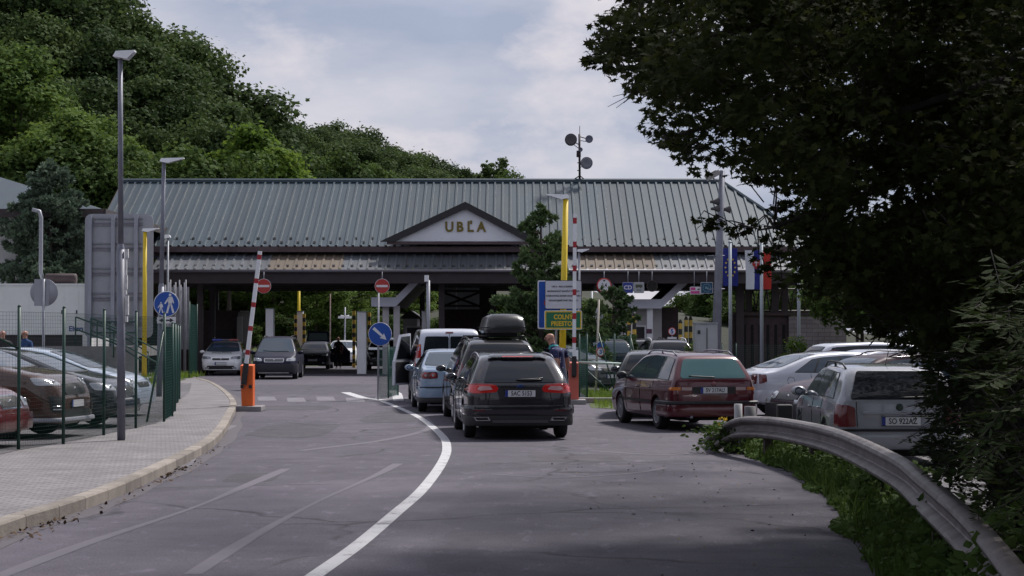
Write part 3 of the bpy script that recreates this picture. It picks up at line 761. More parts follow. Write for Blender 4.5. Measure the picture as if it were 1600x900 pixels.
def leaf_mesh(name, P, N, S, tm, m, rg, asp=1.0, up=None, fold=.12):
    """one mesh of many leaves: P centres, N normals, S sizes; up = preferred axis of the leaf"""
    tv, tf = tm; n = len(P); k = len(tv)
    N = N / (np.linalg.norm(N, axis=1, keepdims=True) + 1e-9)
    a = rg.normal(size=(n, 3)) if up is None else up + rg.normal(size=(n, 3)) * .02
    V = a - (a * N).sum(1, keepdims=True) * N; V /= np.linalg.norm(V, axis=1, keepdims=True) + 1e-9
    U = np.cross(V, N)
    tz = -np.abs(tv[:, 0]) * fold
    co = P[:, None, :] + S[:, None, None] * (tv[None, :, 0, None] * asp * U[:, None, :] + tv[None, :, 1, None] * V[:, None, :] + tz[None, :, None] * N[:, None, :])
    co = co.reshape(-1, 3)
    ls = []; ln = []
    for f in tf: ls += list(f); ln.append(len(f))
    L = len(ls); loops = (np.array(ls)[None, :] + (np.arange(n) * k)[:, None]).ravel()
    tot = np.tile(np.array(ln), n); start = np.concatenate([[0], np.cumsum(tot)[:-1]])
    me = bpy.data.meshes.new(name)
    me.vertices.add(n * k); me.vertices.foreach_set('co', co.ravel().astype(np.float32))
    me.loops.add(n * L); me.loops.foreach_set('vertex_index', loops.astype(np.int32))
    me.polygons.add(n * len(tf)); me.polygons.foreach_set('loop_start', start.astype(np.int32))
    me.update(calc_edges=True); me.validate()
    me.materials.append(m)
    return me

L_dark = leaf_mat('beech_leaves', (.016, .034, .013), (.064, .100, .031), .25)
L_mixed = leaf_mat('mixed_leaves', (.022, .044, .013), (.080, .130, .032), .28)
L_light = leaf_mat('light_leaves', (.032, .066, .016), (.115, .18, .038), .30)
L_bright = leaf_mat('bright_leaves', (.045, .095, .016), (.145, .22, .035), .32)
L_pine = leaf_mat('pine_needles', (.060, .095, .068), (.20, .26, .18), .08)
L_pine2 = leaf_mat('green_pine_needles', (.034, .065, .030), (.110, .165, .068), .08)
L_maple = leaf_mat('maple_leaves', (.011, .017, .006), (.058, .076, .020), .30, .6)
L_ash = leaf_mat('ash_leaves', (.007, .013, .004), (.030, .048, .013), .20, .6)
L_weed = leaf_mat('weed_leaves', (.013, .030, .008), (.060, .105, .022), .25, .5, pscale=1.2)

def crown(rg, rx, rz, nclump, nleaf, size, low=.25, lump=.34, gap=0.):
    """leaves gathered in clumps over an egg-shaped crown of half-width rx and half-height rz, centred at the origin"""
    C = []; Rr = []
    while len(C) < nclump:
        d_ = rg.normal(size=3); d_ /= np.linalg.norm(d_)
        if d_[2] < -.75: continue
        q = rg.uniform(.45, 1.0) ** .6
        wv = 1 + .16 * math.sin(3 * math.atan2(d_[1], d_[0]) + nclump) + rg.uniform(-.12, .12)
        nar = 1 - .35 * max(0, d_[2]) ** 2
        C.append((d_[0] * rx * q * wv * nar * .82, d_[1] * rx * q * wv * nar * .82, d_[2] * rz * q * .88)); Rr.append(rx * lump * rg.uniform(.4, 1.7))
    C = np.array(C); Rr = np.array(Rr)
    pr = Rr ** 2; pr /= pr.sum(); ix = rg.choice(nclump, nleaf, p=pr)
    D = rg.normal(size=(nleaf, 3)); D[:, 2] += .35; D /= np.linalg.norm(D, axis=1, keepdims=True)
    rad = Rr[ix] * (rg.uniform(.0, 1, nleaf) ** .45)
    stray = rg.uniform(size=nleaf) < .16; rad[stray] *= rg.uniform(1.0, 1.45, stray.sum())
    P = C[ix] + D * rad[:, None] * np.array([1, 1, .72])
    N = D * .8 + rg.normal(size=(nleaf, 3)) * .55 + np.array([0, 0, .35])
    S = size * rg.uniform(.6, 1.3, nleaf)
    return P, N, S, C, Rr

def trunk_mb(rg, h, r, C, base=0., limbs=9):
    mb = MB(); pts = []; x = y = 0.
    for i in range(6):
        u = i / 5; pts.append((x, y, base + h * u)); x += rg.uniform(-.12, .12) * r * 3; y += rg.uniform(-.12, .12) * r * 3
    mb.tube(pts, [r * (1.25 if i == 0 else 1 - .16 * i) for i in range(6)], 8)
    sel = rg.choice(len(C), min(limbs, len(C)), replace=False)
    for i in sel:
        c_ = C[i]; z0 = base + h * rg.uniform(.35, .9)
        k_ = min(5, int((z0 - base) / h * 5)); b0 = pts[k_]
        mid = (b0[0] * .5 + c_[0] * .5, b0[1] * .5 + c_[1] * .5, z0 * .6 + c_[2] * .4 + .1)
        mb.tube([(b0[0], b0[1], z0), mid, tuple(c_)], [r * .45, r * .28, r * .1], 6)
    return mb

def broadleaf(kind, seed, h, rx, m, nleaf, size, lump=.34, nclump=46, tr=.22, label='', cat='tree'):
    rg = np.random.default_rng(seed)
    rz = h * .40; cz = h - rz
    P, N, S, C, Rr = crown(rg, rx, rz, nclump, nleaf, size, lump=lump)
    P[:, 2] += cz; C[:, 2] += cz
    e = empty(kind, (0, 0, 0), label, cat)
    trunk_mb(rg, h * .72, tr, C).build('trunk', M_bark, e)
    link('crown', leaf_mesh('crown', P, N, S, T_clump, m, rg), e)
    return e
groups = {'dark': 'beech wood covering the hill behind the hall', 'mixed': 'smaller mid-green trees at the foot of the wooded hill', 'light': 'light green tall trees at the left edge of the wood', 'bright': 'bright yellow-green saplings above the hall roof', 'thin': None}
labels = {'dark': 'tall dark green beech in the wood covering the hill behind the hall', 'mixed': 'mid-green tree among those at the foot of the wooded hill', 'light': 'light green tree standing at the left edge of the wood', 'bright': 'bright yellow-green young tree rising just above the hall roof', 'thin': 'lone thin-crowned tree standing up against the sky right of the wooded ridge'}
names = {'dark': 'beech_tree', 'mixed': 'hazel_tree', 'light': 'hornbeam_tree', 'bright': 'young_beech_tree', 'thin': 'thin_tree'}
protos = {'dark': [broadleaf('beech_tree', 11 + i, 18, 4.3 + .4 * i, L_dark, 17000, .27, .24, 95) for i in range(4)],
          'mixed': [broadleaf('hazel_tree', 31 + i, 11, 3.2 + .3 * i, L_mixed, 11000, .24, .27, 64, .15) for i in range(3)],
          'light': [broadleaf('hornbeam_tree', 41 + i, 15, 2.9 + .3 * i, L_light, 13000, .22, .25, 74, .17) for i in range(3)],
          'bright': [broadleaf('young_beech_tree', 51, 11, 2.7, L_bright, 7000, .26, .36, 34, .13)],
          'thin': [broadleaf('thin_tree', 61, 11, 1.9, L_dark, 1700, .30, .24, 24, .12)]}
used = set(); rng = random.Random(3)
for i, (x, y, z, h, k) in enumerate(HILLP):
    pr = protos[k][i % len(protos[k])]
    e = pr if id(pr) not in used else copy_tree(pr); used.add(id(pr))
    h0 = {'dark': 18, 'mixed': 11, 'light': 15, 'bright': 11, 'thin': 11}[k]
    s = h / h0 * rng.uniform(.97, 1.05)
    e.location = (x, y, max(z - .2, -.1)) if z > -.5 else (x, y, -.1)
    if z < -.1: s = s * (h + z) / h
    sx = s * rng.uniform(.95, 1.3) if k != 'thin' else s
    e.scale = (sx, sx, s); e.rotation_euler = (0, 0, rng.uniform(0, 6.28))
    e['label'] = labels[k]
    if groups[k]: e['group'] = groups[k]
# trees seen under and past the hall
def place(kind, i, px, Y, h, label, group=None, sxy=1., z=0.):
    global LASTTREE
    pr = protos[kind][i % len(protos[kind])]; e = copy_tree(pr)
    h0 = {'dark': 18, 'mixed': 11, 'light': 15, 'bright': 11, 'thin': 11}[kind]
    e.location = (xat(px, Y), Y, z); e.scale = (h / h0 * sxy, h / h0 * sxy, h / h0); e.rotation_euler = (0, 0, px * .37)
    e['label'] = label; LASTTREE = e
    if group: e['group'] = group
    elif 'group' in e: del e['group']
for i, (px, Y, h) in enumerate([(345, 128, 7.5), (385, 124, 8), (420, 133, 7.5), (455, 128, 7), (560, 132, 8.5), (600, 136, 8), (300, 132, 8), (640, 134, 7), (535, 126, 7.5), (690, 140, 8), (735, 138, 7)]):
    place('light' if i % 3 else 'mixed', i, px, Y, h, 'tree seen beneath the hall roof beyond the lanes', 'row of trees seen beneath the hall roof', 1.5)
for i, (px, Y, h) in enumerate([(330, 121, 3.4), (372, 119, 3.0), (405, 122, 3.6), (440, 120, 3.1), (470, 122, 3.3), (525, 119, 3.6), (548, 121, 3.0), (578, 122, 3.5), (612, 120, 3.2), (650, 122, 3.4), (700, 121, 3.2), (790, 119, 4.5), (830, 121, 5.), (880, 120, 4.6), (925, 118, 4.2)]):
    place('mixed', i, px, Y, h, 'low green shrub beneath the hall roof at the foot of the trees', 'shrubs at the foot of the trees beyond the hall', 1.5)
place('light', 1, 494, 118, 7.2, 'fresh green bushy tree beneath the hall behind the open-hatch car', None, 1.5)
for i, (px, Y, h) in enumerate([(1085, 150, 6), (1125, 140, 6.5), (1160, 128, 6), (1195, 132, 6.5), (1240, 124, 6.5), (1290, 120, 7), (1340, 118, 8), (1060, 160, 5)]):
    place('mixed', i, px, Y, h, 'mid-green tree beyond the right end of the hall', 'trees beyond the right end of the hall', 1.2)
for i, (px, Y, h) in enumerate([(1345, 76, 6), (1400, 74, 7), (1460, 70, 7), (1530, 66, 8), (1610, 62, 8)]):
    place('mixed', i, px, Y, h, 'shaded tree standing behind the parked cars on the right', 'trees behind the right-hand parked cars', 1.25)

# unseen trees added behind and beside the viewpoint to shade the near road
for i, (x, y, h) in enumerate([(-15, -8, 17), (-9, -16, 19), (-3.5, -24, 20), (4, -21, 19), (8, -10, 18), (10, -1, 17), (13, 8, 16), (-20, 4, 15), (16, 20, 14), (19, 30, 13), (0, -34, 22), (-12, -30, 20), (10, -30, 20)]):
    place('dark', i, 800, 1, h, 'tall dark unseen tree added behind the viewpoint to shade the near road', 'unseen trees added to shade the near road', 1.25)
    LASTTREE.location = (x, y, 0); LASTTREE.rotation_euler = (0, 0, i * 1.3)

def conifer(kind, seed, h, rb, m, label, ntuft=1300, shape=1.0, nl=.15, nw=.03, top=.12, low=.04):
    rg = np.random.default_rng(seed); e = empty(kind, (0, 0, 0), label, 'tree')
    mb = MB(); mb.tube([(0, 0, 0), (0, 0, h * .5), (0, 0, h * .97)], [h * .02, h * .013, .015], 7)
    TP = []; TD = []
    nw_ = int(h * 3.2)
    for i in range(nw_):
        u = (i + .5) / nw_; z = h * (low + (.97 - low) * u); L = rb * (1 - u) ** shape * rg.uniform(.8, 1.15) + top
        for k in range(int(5 + 3 * (1 - u))):
            az = rg.uniform(0, 6.283); LL = L * rg.uniform(.65, 1.12); lift = rg.uniform(.10, .55)
            tip = np.array([math.cos(az) * LL, math.sin(az) * LL, z + LL * lift])
            mb.tube([(0, 0, z), tuple(tip)], [.018, .006], 4, cap=False)
            for q in range(max(4, int(LL * 11))):
                f = rg.uniform(.25, 1.0) ** .7
                side = np.array([-math.sin(az), math.cos(az), 0]) * rg.normal() * .27 * LL * (1.1 - f)
                TP.append(np.array([0, 0, z]) * (1 - f) + tip * f + side + rg.normal(size=3) * .04); TD.append(np.array([math.cos(az) * .8, math.sin(az) * .8, .7]))
    for q in range(10): TP.append(np.array([rg.normal() * .05, rg.normal() * .05, h * rg.uniform(.9, 1.0)])); TD.append(np.array([0, 0, 1.]))
    mb.build('trunk', M_bark, e)
    TP = np.array(TP); TD = np.array(TD); n = len(TP); K = 26
    D = np.repeat(TD, K, 0) + rg.normal(size=(n * K, 3)) * .75; D /= np.linalg.norm(D, axis=1, keepdims=True)
    Ln = nl * rg.uniform(.6, 1.2, n * K)
    P = np.repeat(TP, K, 0) + D * (Ln * .5)[:, None]
    N = np.cross(D, rg.normal(size=(n * K, 3)))
    link('crown', leaf_mesh('crown', P, N, Ln, T_needle, m, rg, asp=nw / nl * 2.0, up=D, fold=0.), e)
    return e
e = conifer('pine_tree', 5, zat(250, 76) - 1.35, 2.35, L_pine, 'large blue-green pine in front of the white house on the left', shape=.62, nl=.24, nw=.045, low=.26)
e.location = (xat(78, 76.2), 76.2, 1.3)
e = conifer('pine_tree', 6, zat(322, 63), 1.75, L_pine2, 'green pine rising between the hall and the yellow lamp post', shape=.6, nl=.19, nw=.034)
e.location = (xat(845, 63), 63, 0)
e = conifer('spruce_tree', 8, zat(448, 72), 1.5, L_pine2, 'short dark spruce behind the round height-limit sign', shape=.55, nl=.16, nw=.034)
e.location = (xat(958, 72), 72, 0)
e = conifer('spruce_tree', 9, 3.0, .8, L_pine2, 'small spruce behind the raised right barrier box', shape=.55, nl=.16, nw=.034)
e.location = (xat(925, 66), 66, 0)

# small bushes
def bush(px, Y, r, h, m, label, z=0., seed=1, n=2200, size=.09):
    rg = np.random.default_rng(seed); e = empty('bush', (xat(px, Y), Y, z), label, 'bush')
    P, N, S, C, Rr = crown(rg, r, h * .5, 18, n, size, lump=.4); P[:, 2] += h * .5; C[:, 2] += h * .5
    P = P[P[:, 2] > .01]; k = len(P)
    mb = MB()
    for c_ in C[:8]: mb.tube([(0, 0, 0), (c_[0] * .4, c_[1] * .4, c_[2] * .5), tuple(c_)], [.02, .014, .006], 5)
    mb.build('stems', M_bark, e)
    link('foliage', leaf_mesh('foliage', P, N[:k], S[:k], T_leaf, m, rg), e)
bush(1240, 74, .75, 1.7, L_bright, 'bright yellow-green bush in front of the stone wall', seed=4)
bush(428, 94, .9, 1.7, L_bright, 'yellow-green bush between police car and people carrier', seed=6)
bush(1092, 66, .6, 1.75, L_mixed, 'small bush beside the silver utility cabinet', seed=7)

# ---- the big shaded maple at the right with limbs over the road
def inside(p, poly):
    x, y = p; r = False; n = len(poly)
    for i in range(n):
        x0, y0 = poly[i]; x1, y1 = poly[(i + 1) % n]
        if (y0 > y) != (y1 > y) and x < (x1 - x0) * (y - y0) / (y1 - y0) + x0: r = not r
    return r
rg = np.random.default_rng(21)
polyA = [(930, -300), (940, 20), (925, 80), (965, 118), (1018, 150), (1014, 215), (1048, 236), (1075, 262), (1130, 240), (1172, 278), (1225, 300), (1215, 345), (1222, 392), (1250, 418), (1268, 465), (1305, 492), (1325, 512), (1385, 536), (1440, 556), (1700, 620), (2000, 560), (2300, 200), (2300, -700), (1500, -800), (1050, -600)]
TW = []      # (centre, radius, leaves)
def add_tw(px, py, Y, r, n): TW.append((np.array(at(px, py, Y)), r, n))
cnt = 0
while cnt < 820:
    px = rg.uniform(905, 1700); py = rg.uniform(-120, 600)
    if not (inside((px, py), polyA) and inside((px - 36, py), polyA) and inside((px, py + 30), polyA)): continue
    Y = rg.uniform(12.5, 19.5) if px > 1050 else rg.uniform(14, 17.5)
    add_tw(px, py, Y, rg.uniform(.20, .38), int(rg.uniform(56, 98))); cnt += 1
cnt = 0
while cnt < 330:                       # rest of the crown, above and beyond the frame
    px = rg.uniform(930, 2300); py = rg.uniform(-800, 620)
    if not inside((px, py), polyA) or (px < 1650 and py > -90): continue
    add_tw(px, py, rg.uniform(11, 22), rg.uniform(.35, .6), 60); cnt += 1
for i in range(300):                     # crown extended backwards, boughs added to shade the road on the right
    X_, Y_, Z_ = rg.uniform(2.8, 10), rg.uniform(19, 31), rg.uniform(3.6, 9)
    px, py = 800 + X_ / Y_ * FPX, 522 - (Z_ - CAMZ) / Y_ * FPX
    if px > 1330 and py > 300 or not (inside((px - 60, py), polyA) and inside((px, py + 60), polyA)): continue
    TW.append((np.array((X_, Y_, Z_)), rg.uniform(.4, .75), 80))
for i in range(420):                     # unseen high boughs added above the frame to darken the near road
    X_, Y_ = rg.uniform(.8, 7.5), rg.uniform(9, 28)
    if X_ < .8 + max(0, 16 - Y_) * .12: continue
    Z_ = CAMZ + 590 / FPX * Y_ + .7 + rg.uniform(0, 3.2)
    TW.append((np.array((X_, Y_, Z_)), rg.uniform(.45, .8), 85))
for i in range(24):                      # ragged left edge: leafy tips
    for k in range(3):
        a, b = polyA[i % len(polyA)], polyA[(i + 1) % len(polyA)]
        if i > 18: continue
        u = rg.uniform(); px = a[0] + (b[0] - a[0]) * u; py = a[1] + (b[1] - a[1]) * u
        add_tw(px + rg.uniform(0, 18), py - rg.uniform(0, 12), rg.uniform(14.2, 16.5), rg.uniform(.07, .16), int(rg.uniform(8, 20)))
for px, py in ((915, 100), (925, 92), (940, 98), (952, 108), (1088, 345), (1105, 352), (1120, 345), (1135, 356), (1150, 362), (1165, 360), (1182, 352), (1195, 372), (1208, 388), (1205, 410), (1186, 398), (1198, 425), (1222, 440), (1085, 268), (1050, 225), (1030, 120), (958, 55), (948, 30), (945, 60)):
    add_tw(px, py, 15.2, .08, 9)
trunk0 = Vector((8.2, 16.5, 0))
mp_ = empty('maple_tree', trunk0, 'big shaded maple leaning its dark leafy limbs over the right side of the road', 'tree')
P, N, S, tipc = [], [], [], []
for c_, r, n in TW:
    D = rg.normal(size=(n, 3)); D /= np.linalg.norm(D, axis=1, keepdims=True)
    P.append(c_ + D * (r * rg.uniform(.1, 1, n) ** .6)[:, None] * np.array([1, 1, .62]))
    N.append(rg.normal(size=(n, 3)) * .55 + np.array([-.15, -.25, .9])); S.append(rg.uniform(.055, .105, n)); tipc.append(c_)
P = np.concatenate(P) - np.array(trunk0); N = np.concatenate(N); S = np.concatenate(S)
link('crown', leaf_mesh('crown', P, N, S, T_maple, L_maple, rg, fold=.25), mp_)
mb = MB()
T0 = Vector((0, 0, 0)); trunk_pts = [(0, 0, -.1), (-.1, 0, 2), (-.25, -.1, 4), (-.3, 0, 6), (-.2, .1, 8.5)]
mb.tube(trunk_pts, [.36, .29, .25, .18, .09], 12)
limbs = []
for (px, py, Y, z0) in ((960, 90, 15.5, 4.2), (1040, 210, 15, 3.6), (1150, 230, 16.5, 3.3), (1210, 350, 14.8, 3.), (1060, -60, 14, 5), (1280, 80, 18, 4.2), (1350, 200, 13.2, 3.4), (1320, 480, 16.5, 2.6), (1450, 520, 14, 2.4), (1250, -300, 16, 6), (1600, -500, 19, 7), (1900, -300, 13, 6), (1800, 150, 20, 4), (1500, 350, 18.5, 3.)):
    tip = at(px, py, Y) - trunk0; st = Vector((-.2, 0, z0)); pts = []
    for i in range(8):
        u = i / 7; q = st.lerp(tip, u); q.z += math.sin(u * math.pi) * (.45 + .25 * rng.random()) + rng.uniform(-.07, .07); q.y += rng.uniform(-.08, .08)
        pts.append(q)
    limbs.append(pts); mb.tube(pts, [.12 * (1 - .86 * i / 7) for i in range(8)], 7)
LP = [q for l in limbs for q in l[1:]]
for c_ in tipc:
    v = Vector(c_) - trunk0; q = min(LP, key=lambda s: (s - v).length_squared)
    far = (q - v).length > .45
    if far: q = v + (q - v).normalized() * .28
    mid = q.lerp(v, .55) + Vector((rng.uniform(-.08, .08), rng.uniform(-.08, .08), rng.uniform(0, .12)))
    mb.tube([q, mid, v], [.006, .005, .003] if far else [.010, .007, .003], 4, cap=False)
# a bare twig hanging below the left edge
tw0 = at(1022, 105, 15.3) - trunk0
for dx, dy in ((950, 166), (963, 168), (975, 160), (958, 150)):
    mb.tube([tw0, at(1000, 140, 15.3) - trunk0, at(dx, dy, 15.3) - trunk0], [.007, .004, .002], 4, cap=False)
mb.build('trunk', M_barkd, mp_)

# ---- the ash-leaved thicket under it, behind the guardrail
polyB = [(1330, 505), (1400, 560), (1440, 585), (1412, 640), (1440, 662), (1402, 690), (1436, 715), (1452, 745), (1500, 778), (1560, 820), (1640, 890), (1800, 930), (1900, 700), (1850, 480), (1500, 430)]
def thicket(label, seed, pxr, Yr, base, cnt_, lab_pts):
    rg = np.random.default_rng(seed); rr = random.Random(seed)
    e = empty('ash_sapling', base, label, 'sapling'); mb = MB(); P = []; N = []; U = []; S = []; k = 0
    B = Vector(base)
    while k < cnt_:
        px = rg.uniform(*pxr); py = rg.uniform(430, 930)
        if not inside((px, py), polyB): continue
        Y = rg.uniform(*Yr); tip = at(px, py, Y)
        if tip.z < .1: tip.z = .1 + rr.random() * .3
        k += 1
        v = tip - B; d_ = Vector((rr.uniform(-1, -.1), rr.uniform(-1, .4), rr.uniform(-.45, .25))).normalized()
        st = v - d_ * rr.uniform(.28, .5)
        if rr.random() < .35: mb.tube([(0, 0, .0), (st.x * .3, st.y * .3, st.z * .6 + .1), st], [.016, .010, .005], 4, cap=False)
        mb.tube([st, v], [.004, .002], 3, cap=False)
        side = d_.cross(Vector((0, 0, 1))).normalized(); nn = side.cross(d_).normalized()
        m_ = rr.randint(5, 8); ll = rr.uniform(.07, .11)
        for i in range(m_):
            q = st.lerp(v, .15 + .85 * i / m_)
            for s_ in (-1, 1):
                dirn = (d_ * .6 + side * s_ * .9 + Vector((0, 0, -.25))).normalized()
                P.append(q + dirn * ll * .55); U.append(dirn); N.append(nn + Vector((rr.uniform(-.4, .4), rr.uniform(-.4, .4), rr.uniform(-.1, .3)))); S.append(ll)
        P.append(v + d_ * ll * .5); U.append(d_); N.append(nn); S.append(ll)
    f = lambda a: np.array([tuple(q) for q in a])
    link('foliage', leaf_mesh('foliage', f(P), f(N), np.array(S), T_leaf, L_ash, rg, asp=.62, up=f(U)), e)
    mb.build('stems', M_barkd, e)
thicket('dark ash-leaved sapling hanging over the silver estate behind the guardrail', 71, (1330, 1560), (16.5, 19.5), (4.6, 18, 0), 420, None)
thicket('dense ash-leaved sapling at the right edge just behind the guardrail', 72, (1440, 1720), (12.6, 15.5), (3.75, 13.8, 0), 460, None)
thicket('low leafy sapling at the bottom right corner behind the near end of the guardrail', 73, (1500, 1850), (9.4, 11.8), (3.2, 10.6, 0), 300, None)

# ---- weeds and grass along the guardrail
rg = np.random.default_rng(91)
n = 17000; u = rg.uniform(0, 1, n); ti = u * (len(vin) - 1); i0 = np.minimum(ti.astype(int), len(vin) - 2); fr = ti - i0
VI = np.array([(p.x, p.y) for p in vin]); VO = np.array([(p.x, p.y) for p in vout])
a = VI[i0] * (1 - fr)[:, None] + VI[i0 + 1] * fr[:, None]; b = VO[i0] * (1 - fr)[:, None] + VO[i0 + 1] * fr[:, None]
wq = rg.uniform(-.06, 1.05, n) + .14 * np.sin(u * 61) * np.sin(u * 23 + 1); xy = a * (1 - wq)[:, None] + b * wq[:, None]
hh = .44 * (.5 + .5 * np.sin(xy[:, 1] * 2.1) * np.sin(xy[:, 1] * .83 + 1)) + .10
hh *= np.clip(.22 + wq * 1.5, .12, 1.0) * (1 + .9 * np.clip((15.5 - xy[:, 1]) / 4, 0, 1))
z = rg.uniform(0, 1, n) ** .8 * hh + .01
P = np.column_stack([xy, z]); N = rg.normal(size=(n, 3)) * .5 + np.array([-.2, -.3, .9])
tag(link('roadside_weeds', leaf_mesh('roadside_weeds', P, N, rg.uniform(.04, .11, n), T_leaf, L_weed, rg, asp=1.25)), kind='stuff')
n = 5200; u = rg.uniform(0, 1, n); ti = u * (len(vin) - 1); i0 = np.minimum(ti.astype(int), len(vin) - 2); fr = ti - i0
a = VI[i0] * (1 - fr)[:, None] + VI[i0 + 1] * fr[:, None]; b = VO[i0] * (1 - fr)[:, None] + VO[i0 + 1] * fr[:, None]
wq = rg.uniform(-.05, 1.0, n); xy = a * (1 - wq)[:, None] + b * wq[:, None]
P = np.column_stack([xy, np.full(n, .005)]); up = rg.normal(size=(n, 3)) * .35 + np.array([0, 0, 1.]); N = rg.normal(size=(n, 3)); N[:, 2] *= .2
tag(link('roadside_grass', leaf_mesh('roadside_grass', P, N, rg.uniform(.10, .34, n), T_blade, L_weed, rg, asp=.06, up=up)), kind='stuff')
# grass under the right barrier and left bank
def grass_on(x0, x1, y0, y1, z, n, h, seed):
    rg = np.random.default_rng(seed)
    P = np.column_stack([rg.uniform(x0, x1, n), rg.uniform(y0, y1, n), np.full(n, z)]); up = rg.normal(size=(n, 3)) * .35 + np.array([0, 0, 1.]); N = rg.normal(size=(n, 3)); N[:, 2] *= .2
    tag(link('grass', leaf_mesh('grass', P, N, rg.uniform(h * .4, h, n), T_blade, L_bright, rg, asp=.10, up=up)), kind='stuff')
grass_on(2.1, 4.7, 46.6, 60, .02, 3800, .22, 95)
grass_on(-14.2, -12.3, 65, 77, .14, 2500, .3, 96)
# dandelion-like yellow flower clump by the guardrail end, fallen leaves along the kerb
n = 700; ys = rg.uniform(12, 31, n); ex = np.interp(ys, [p.y for p in kerb_pts], [p.x for p in kerb_pts])
cl = np.exp(-((ys - 25.4) / 1.3) ** 2) + np.exp(-((ys - 18.2) / 1.1) ** 2) * .9 + .12
keep = rg.uniform(size=n) < cl; ys = ys[keep]; ex = ex[keep]; n = len(ys)
P = np.column_stack([ex + .03 + np.abs(rg.normal(size=n)) * .13, ys, rg.uniform(.008, .035, n)]); N = rg.normal(size=(n, 3)) * .4 + np.array([0, 0, 1.])
tag(link('fallen_leaves', leaf_mesh('fallen_leaves', P, N, rg.uniform(.03, .07, n), T_leaf, leaf_mat('dry_leaves', (.05, .032, .022), (.12, .075, .045), .0), rg)), kind='stuff')
n = 500; P = np.column_stack([rg.uniform(.2, 3.2, n), rg.uniform(13.5, 27, n), np.full(n, .008)]); P = P[P[:, 0] > .2 + (rg.uniform(size=n)) * 2.6]; n = len(P)
P = P[P[:, 0] < np.interp(P[:, 1], VI[:, 1], VI[:, 0])]; n = len(P)
tag(link('fallen_leaves', leaf_mesh('fallen_leaves', P, rg.normal(size=(n, 3)) * .25 + np.array([0, 0, 1.]), rg.uniform(.02, .05, n), T_leaf, leaf_mat('pale_dry_leaves', (.10, .08, .06), (.26, .22, .16), .0), rg)), kind='stuff')
# ------------------------------------------------------------------ vehicles
def lerp_profile(pts, x):
    if x <= pts[0][0]: return pts[0][1]
    for (a, b), (c, d_) in zip(pts, pts[1:]):
        if x <= c: return b + (d_ - b) * (x - a) / max(1e-6, c - a)
    return pts[-1][1]

def smooth_profile(pts, n=6):
    """rounded version of a polyline given as (x, z): corners are cut by short arcs"""
    out = [pts[0]]
    for i in range(1, len(pts) - 1):
        p0, p1, p2 = pts[i - 1], pts[i], pts[i + 1]
        la = math.dist(p0, p1); lb = math.dist(p1, p2); r = min(.10, la * .45, lb * .45)
        a = (p1[0] + (p0[0] - p1[0]) * r / la, p1[1] + (p0[1] - p1[1]) * r / la)
        b = (p1[0] + (p2[0] - p1[0]) * r / lb, p1[1] + (p2[1] - p1[1]) * r / lb)
        for k in range(n):
            t_ = k / (n - 1)
            out.append((a[0] * (1 - t_) ** 2 + 2 * p1[0] * t_ * (1 - t_) + b[0] * t_ * t_, a[1] * (1 - t_) ** 2 + 2 * p1[1] * t_ * (1 - t_) + b[1] * t_ * t_))
    out.append(pts[-1]); return out

def round_poly(pts, r=.03, n=3, dense=.06):
    """outline with rounded corners, resampled"""
    out = []; k = len(pts)
    for i in range(k):
        p0, p1, p2 = pts[i - 1], pts[i], pts[(i + 1) % k]
        la = math.dist(p0, p1); lb = math.dist(p1, p2); q = min(r, la * .45, lb * .45)
        a = (p1[0] + (p0[0] - p1[0]) * q / la, p1[1] + (p0[1] - p1[1]) * q / la)
        b = (p1[0] + (p2[0] - p1[0]) * q / lb, p1[1] + (p2[1] - p1[1]) * q / lb)
        for j in range(n + 1):
            t_ = j / n; out.append((a[0] * (1 - t_) ** 2 + 2 * p1[0] * t_ * (1 - t_) + b[0] * t_ * t_, a[1] * (1 - t_) ** 2 + 2 * p1[1] * t_ * (1 - t_) + b[1] * t_ * t_))
    res = []
    for i in range(len(out)):
        a, b = out[i], out[(i + 1) % len(out)]; m_ = max(1, int(math.dist(a, b) / dense))
        for j in range(m_): res.append((a[0] + (b[0] - a[0]) * j / m_, a[1] + (b[1] - a[1]) * j / m_))
    return res

WHEELS = {}
def wheel_meshes(Rw, wd, spokes, dark=False):
    key = (Rw, wd, spokes, dark)
    if key in WHEELS: return WHEELS[key]
    mb = MB(); r0 = Rw * .66
    mb.lathe([(r0, -wd / 2 + .01), (Rw * .90, -wd / 2), (Rw * .975, -wd * .40), (Rw, -wd * .28), (Rw, wd * .28), (Rw * .975, wd * .40), (Rw * .90, wd / 2), (r0, wd / 2 - .01), (r0, -wd / 2 + .01)], 32, 'y')
    ty = mb.mesh('wheel', M_rubber)
    mb = MB(); o_ = wd / 2
    mb.lathe([(r0 * 1.0, o_ - .005), (r0 * .96, o_ + .004), (r0 * .90, o_ - .02), (r0 * .88, o_ - .07)], 32, 'y', mi=0)
    mb.disc((0, o_ - .075, 0), r0 * .9, 'y', 28, mi=1)
    mb.lathe([(.001, o_ - .002), (.05, o_ - .004), (.062, o_ - .03)], 16, 'y', mi=0)
    for i in range(spokes):
        a = 2 * math.pi * i / spokes; w0, w1 = (.030, .045) if spokes < 8 else (.016, .024)
        if spokes < 6: w0, w1 = .04, .07
        c_, q = math.cos(a), math.sin(a)
        vs = []
        for (rr, ww, yy) in ((.045, w0, o_ - .012), (r0 * .92, w1, o_ - .012), (.045, w0, o_ - .05), (r0 * .92, w1, o_ - .05)):
            for s_ in (-1, 1): vs.append((rr * c_ - s_ * ww * q, yy, rr * q + s_ * ww * c_))
        mb.add(vs, [(0, 1, 3, 2), (0, 2, 6, 4), (1, 5, 7, 3), (0, 4, 5, 1), (2, 3, 7, 6)])
    rm = mb.mesh('rim', [M_steelrim if dark else M_rim, M_under])
    WHEELS[key] = (ty, rm); return ty, rm

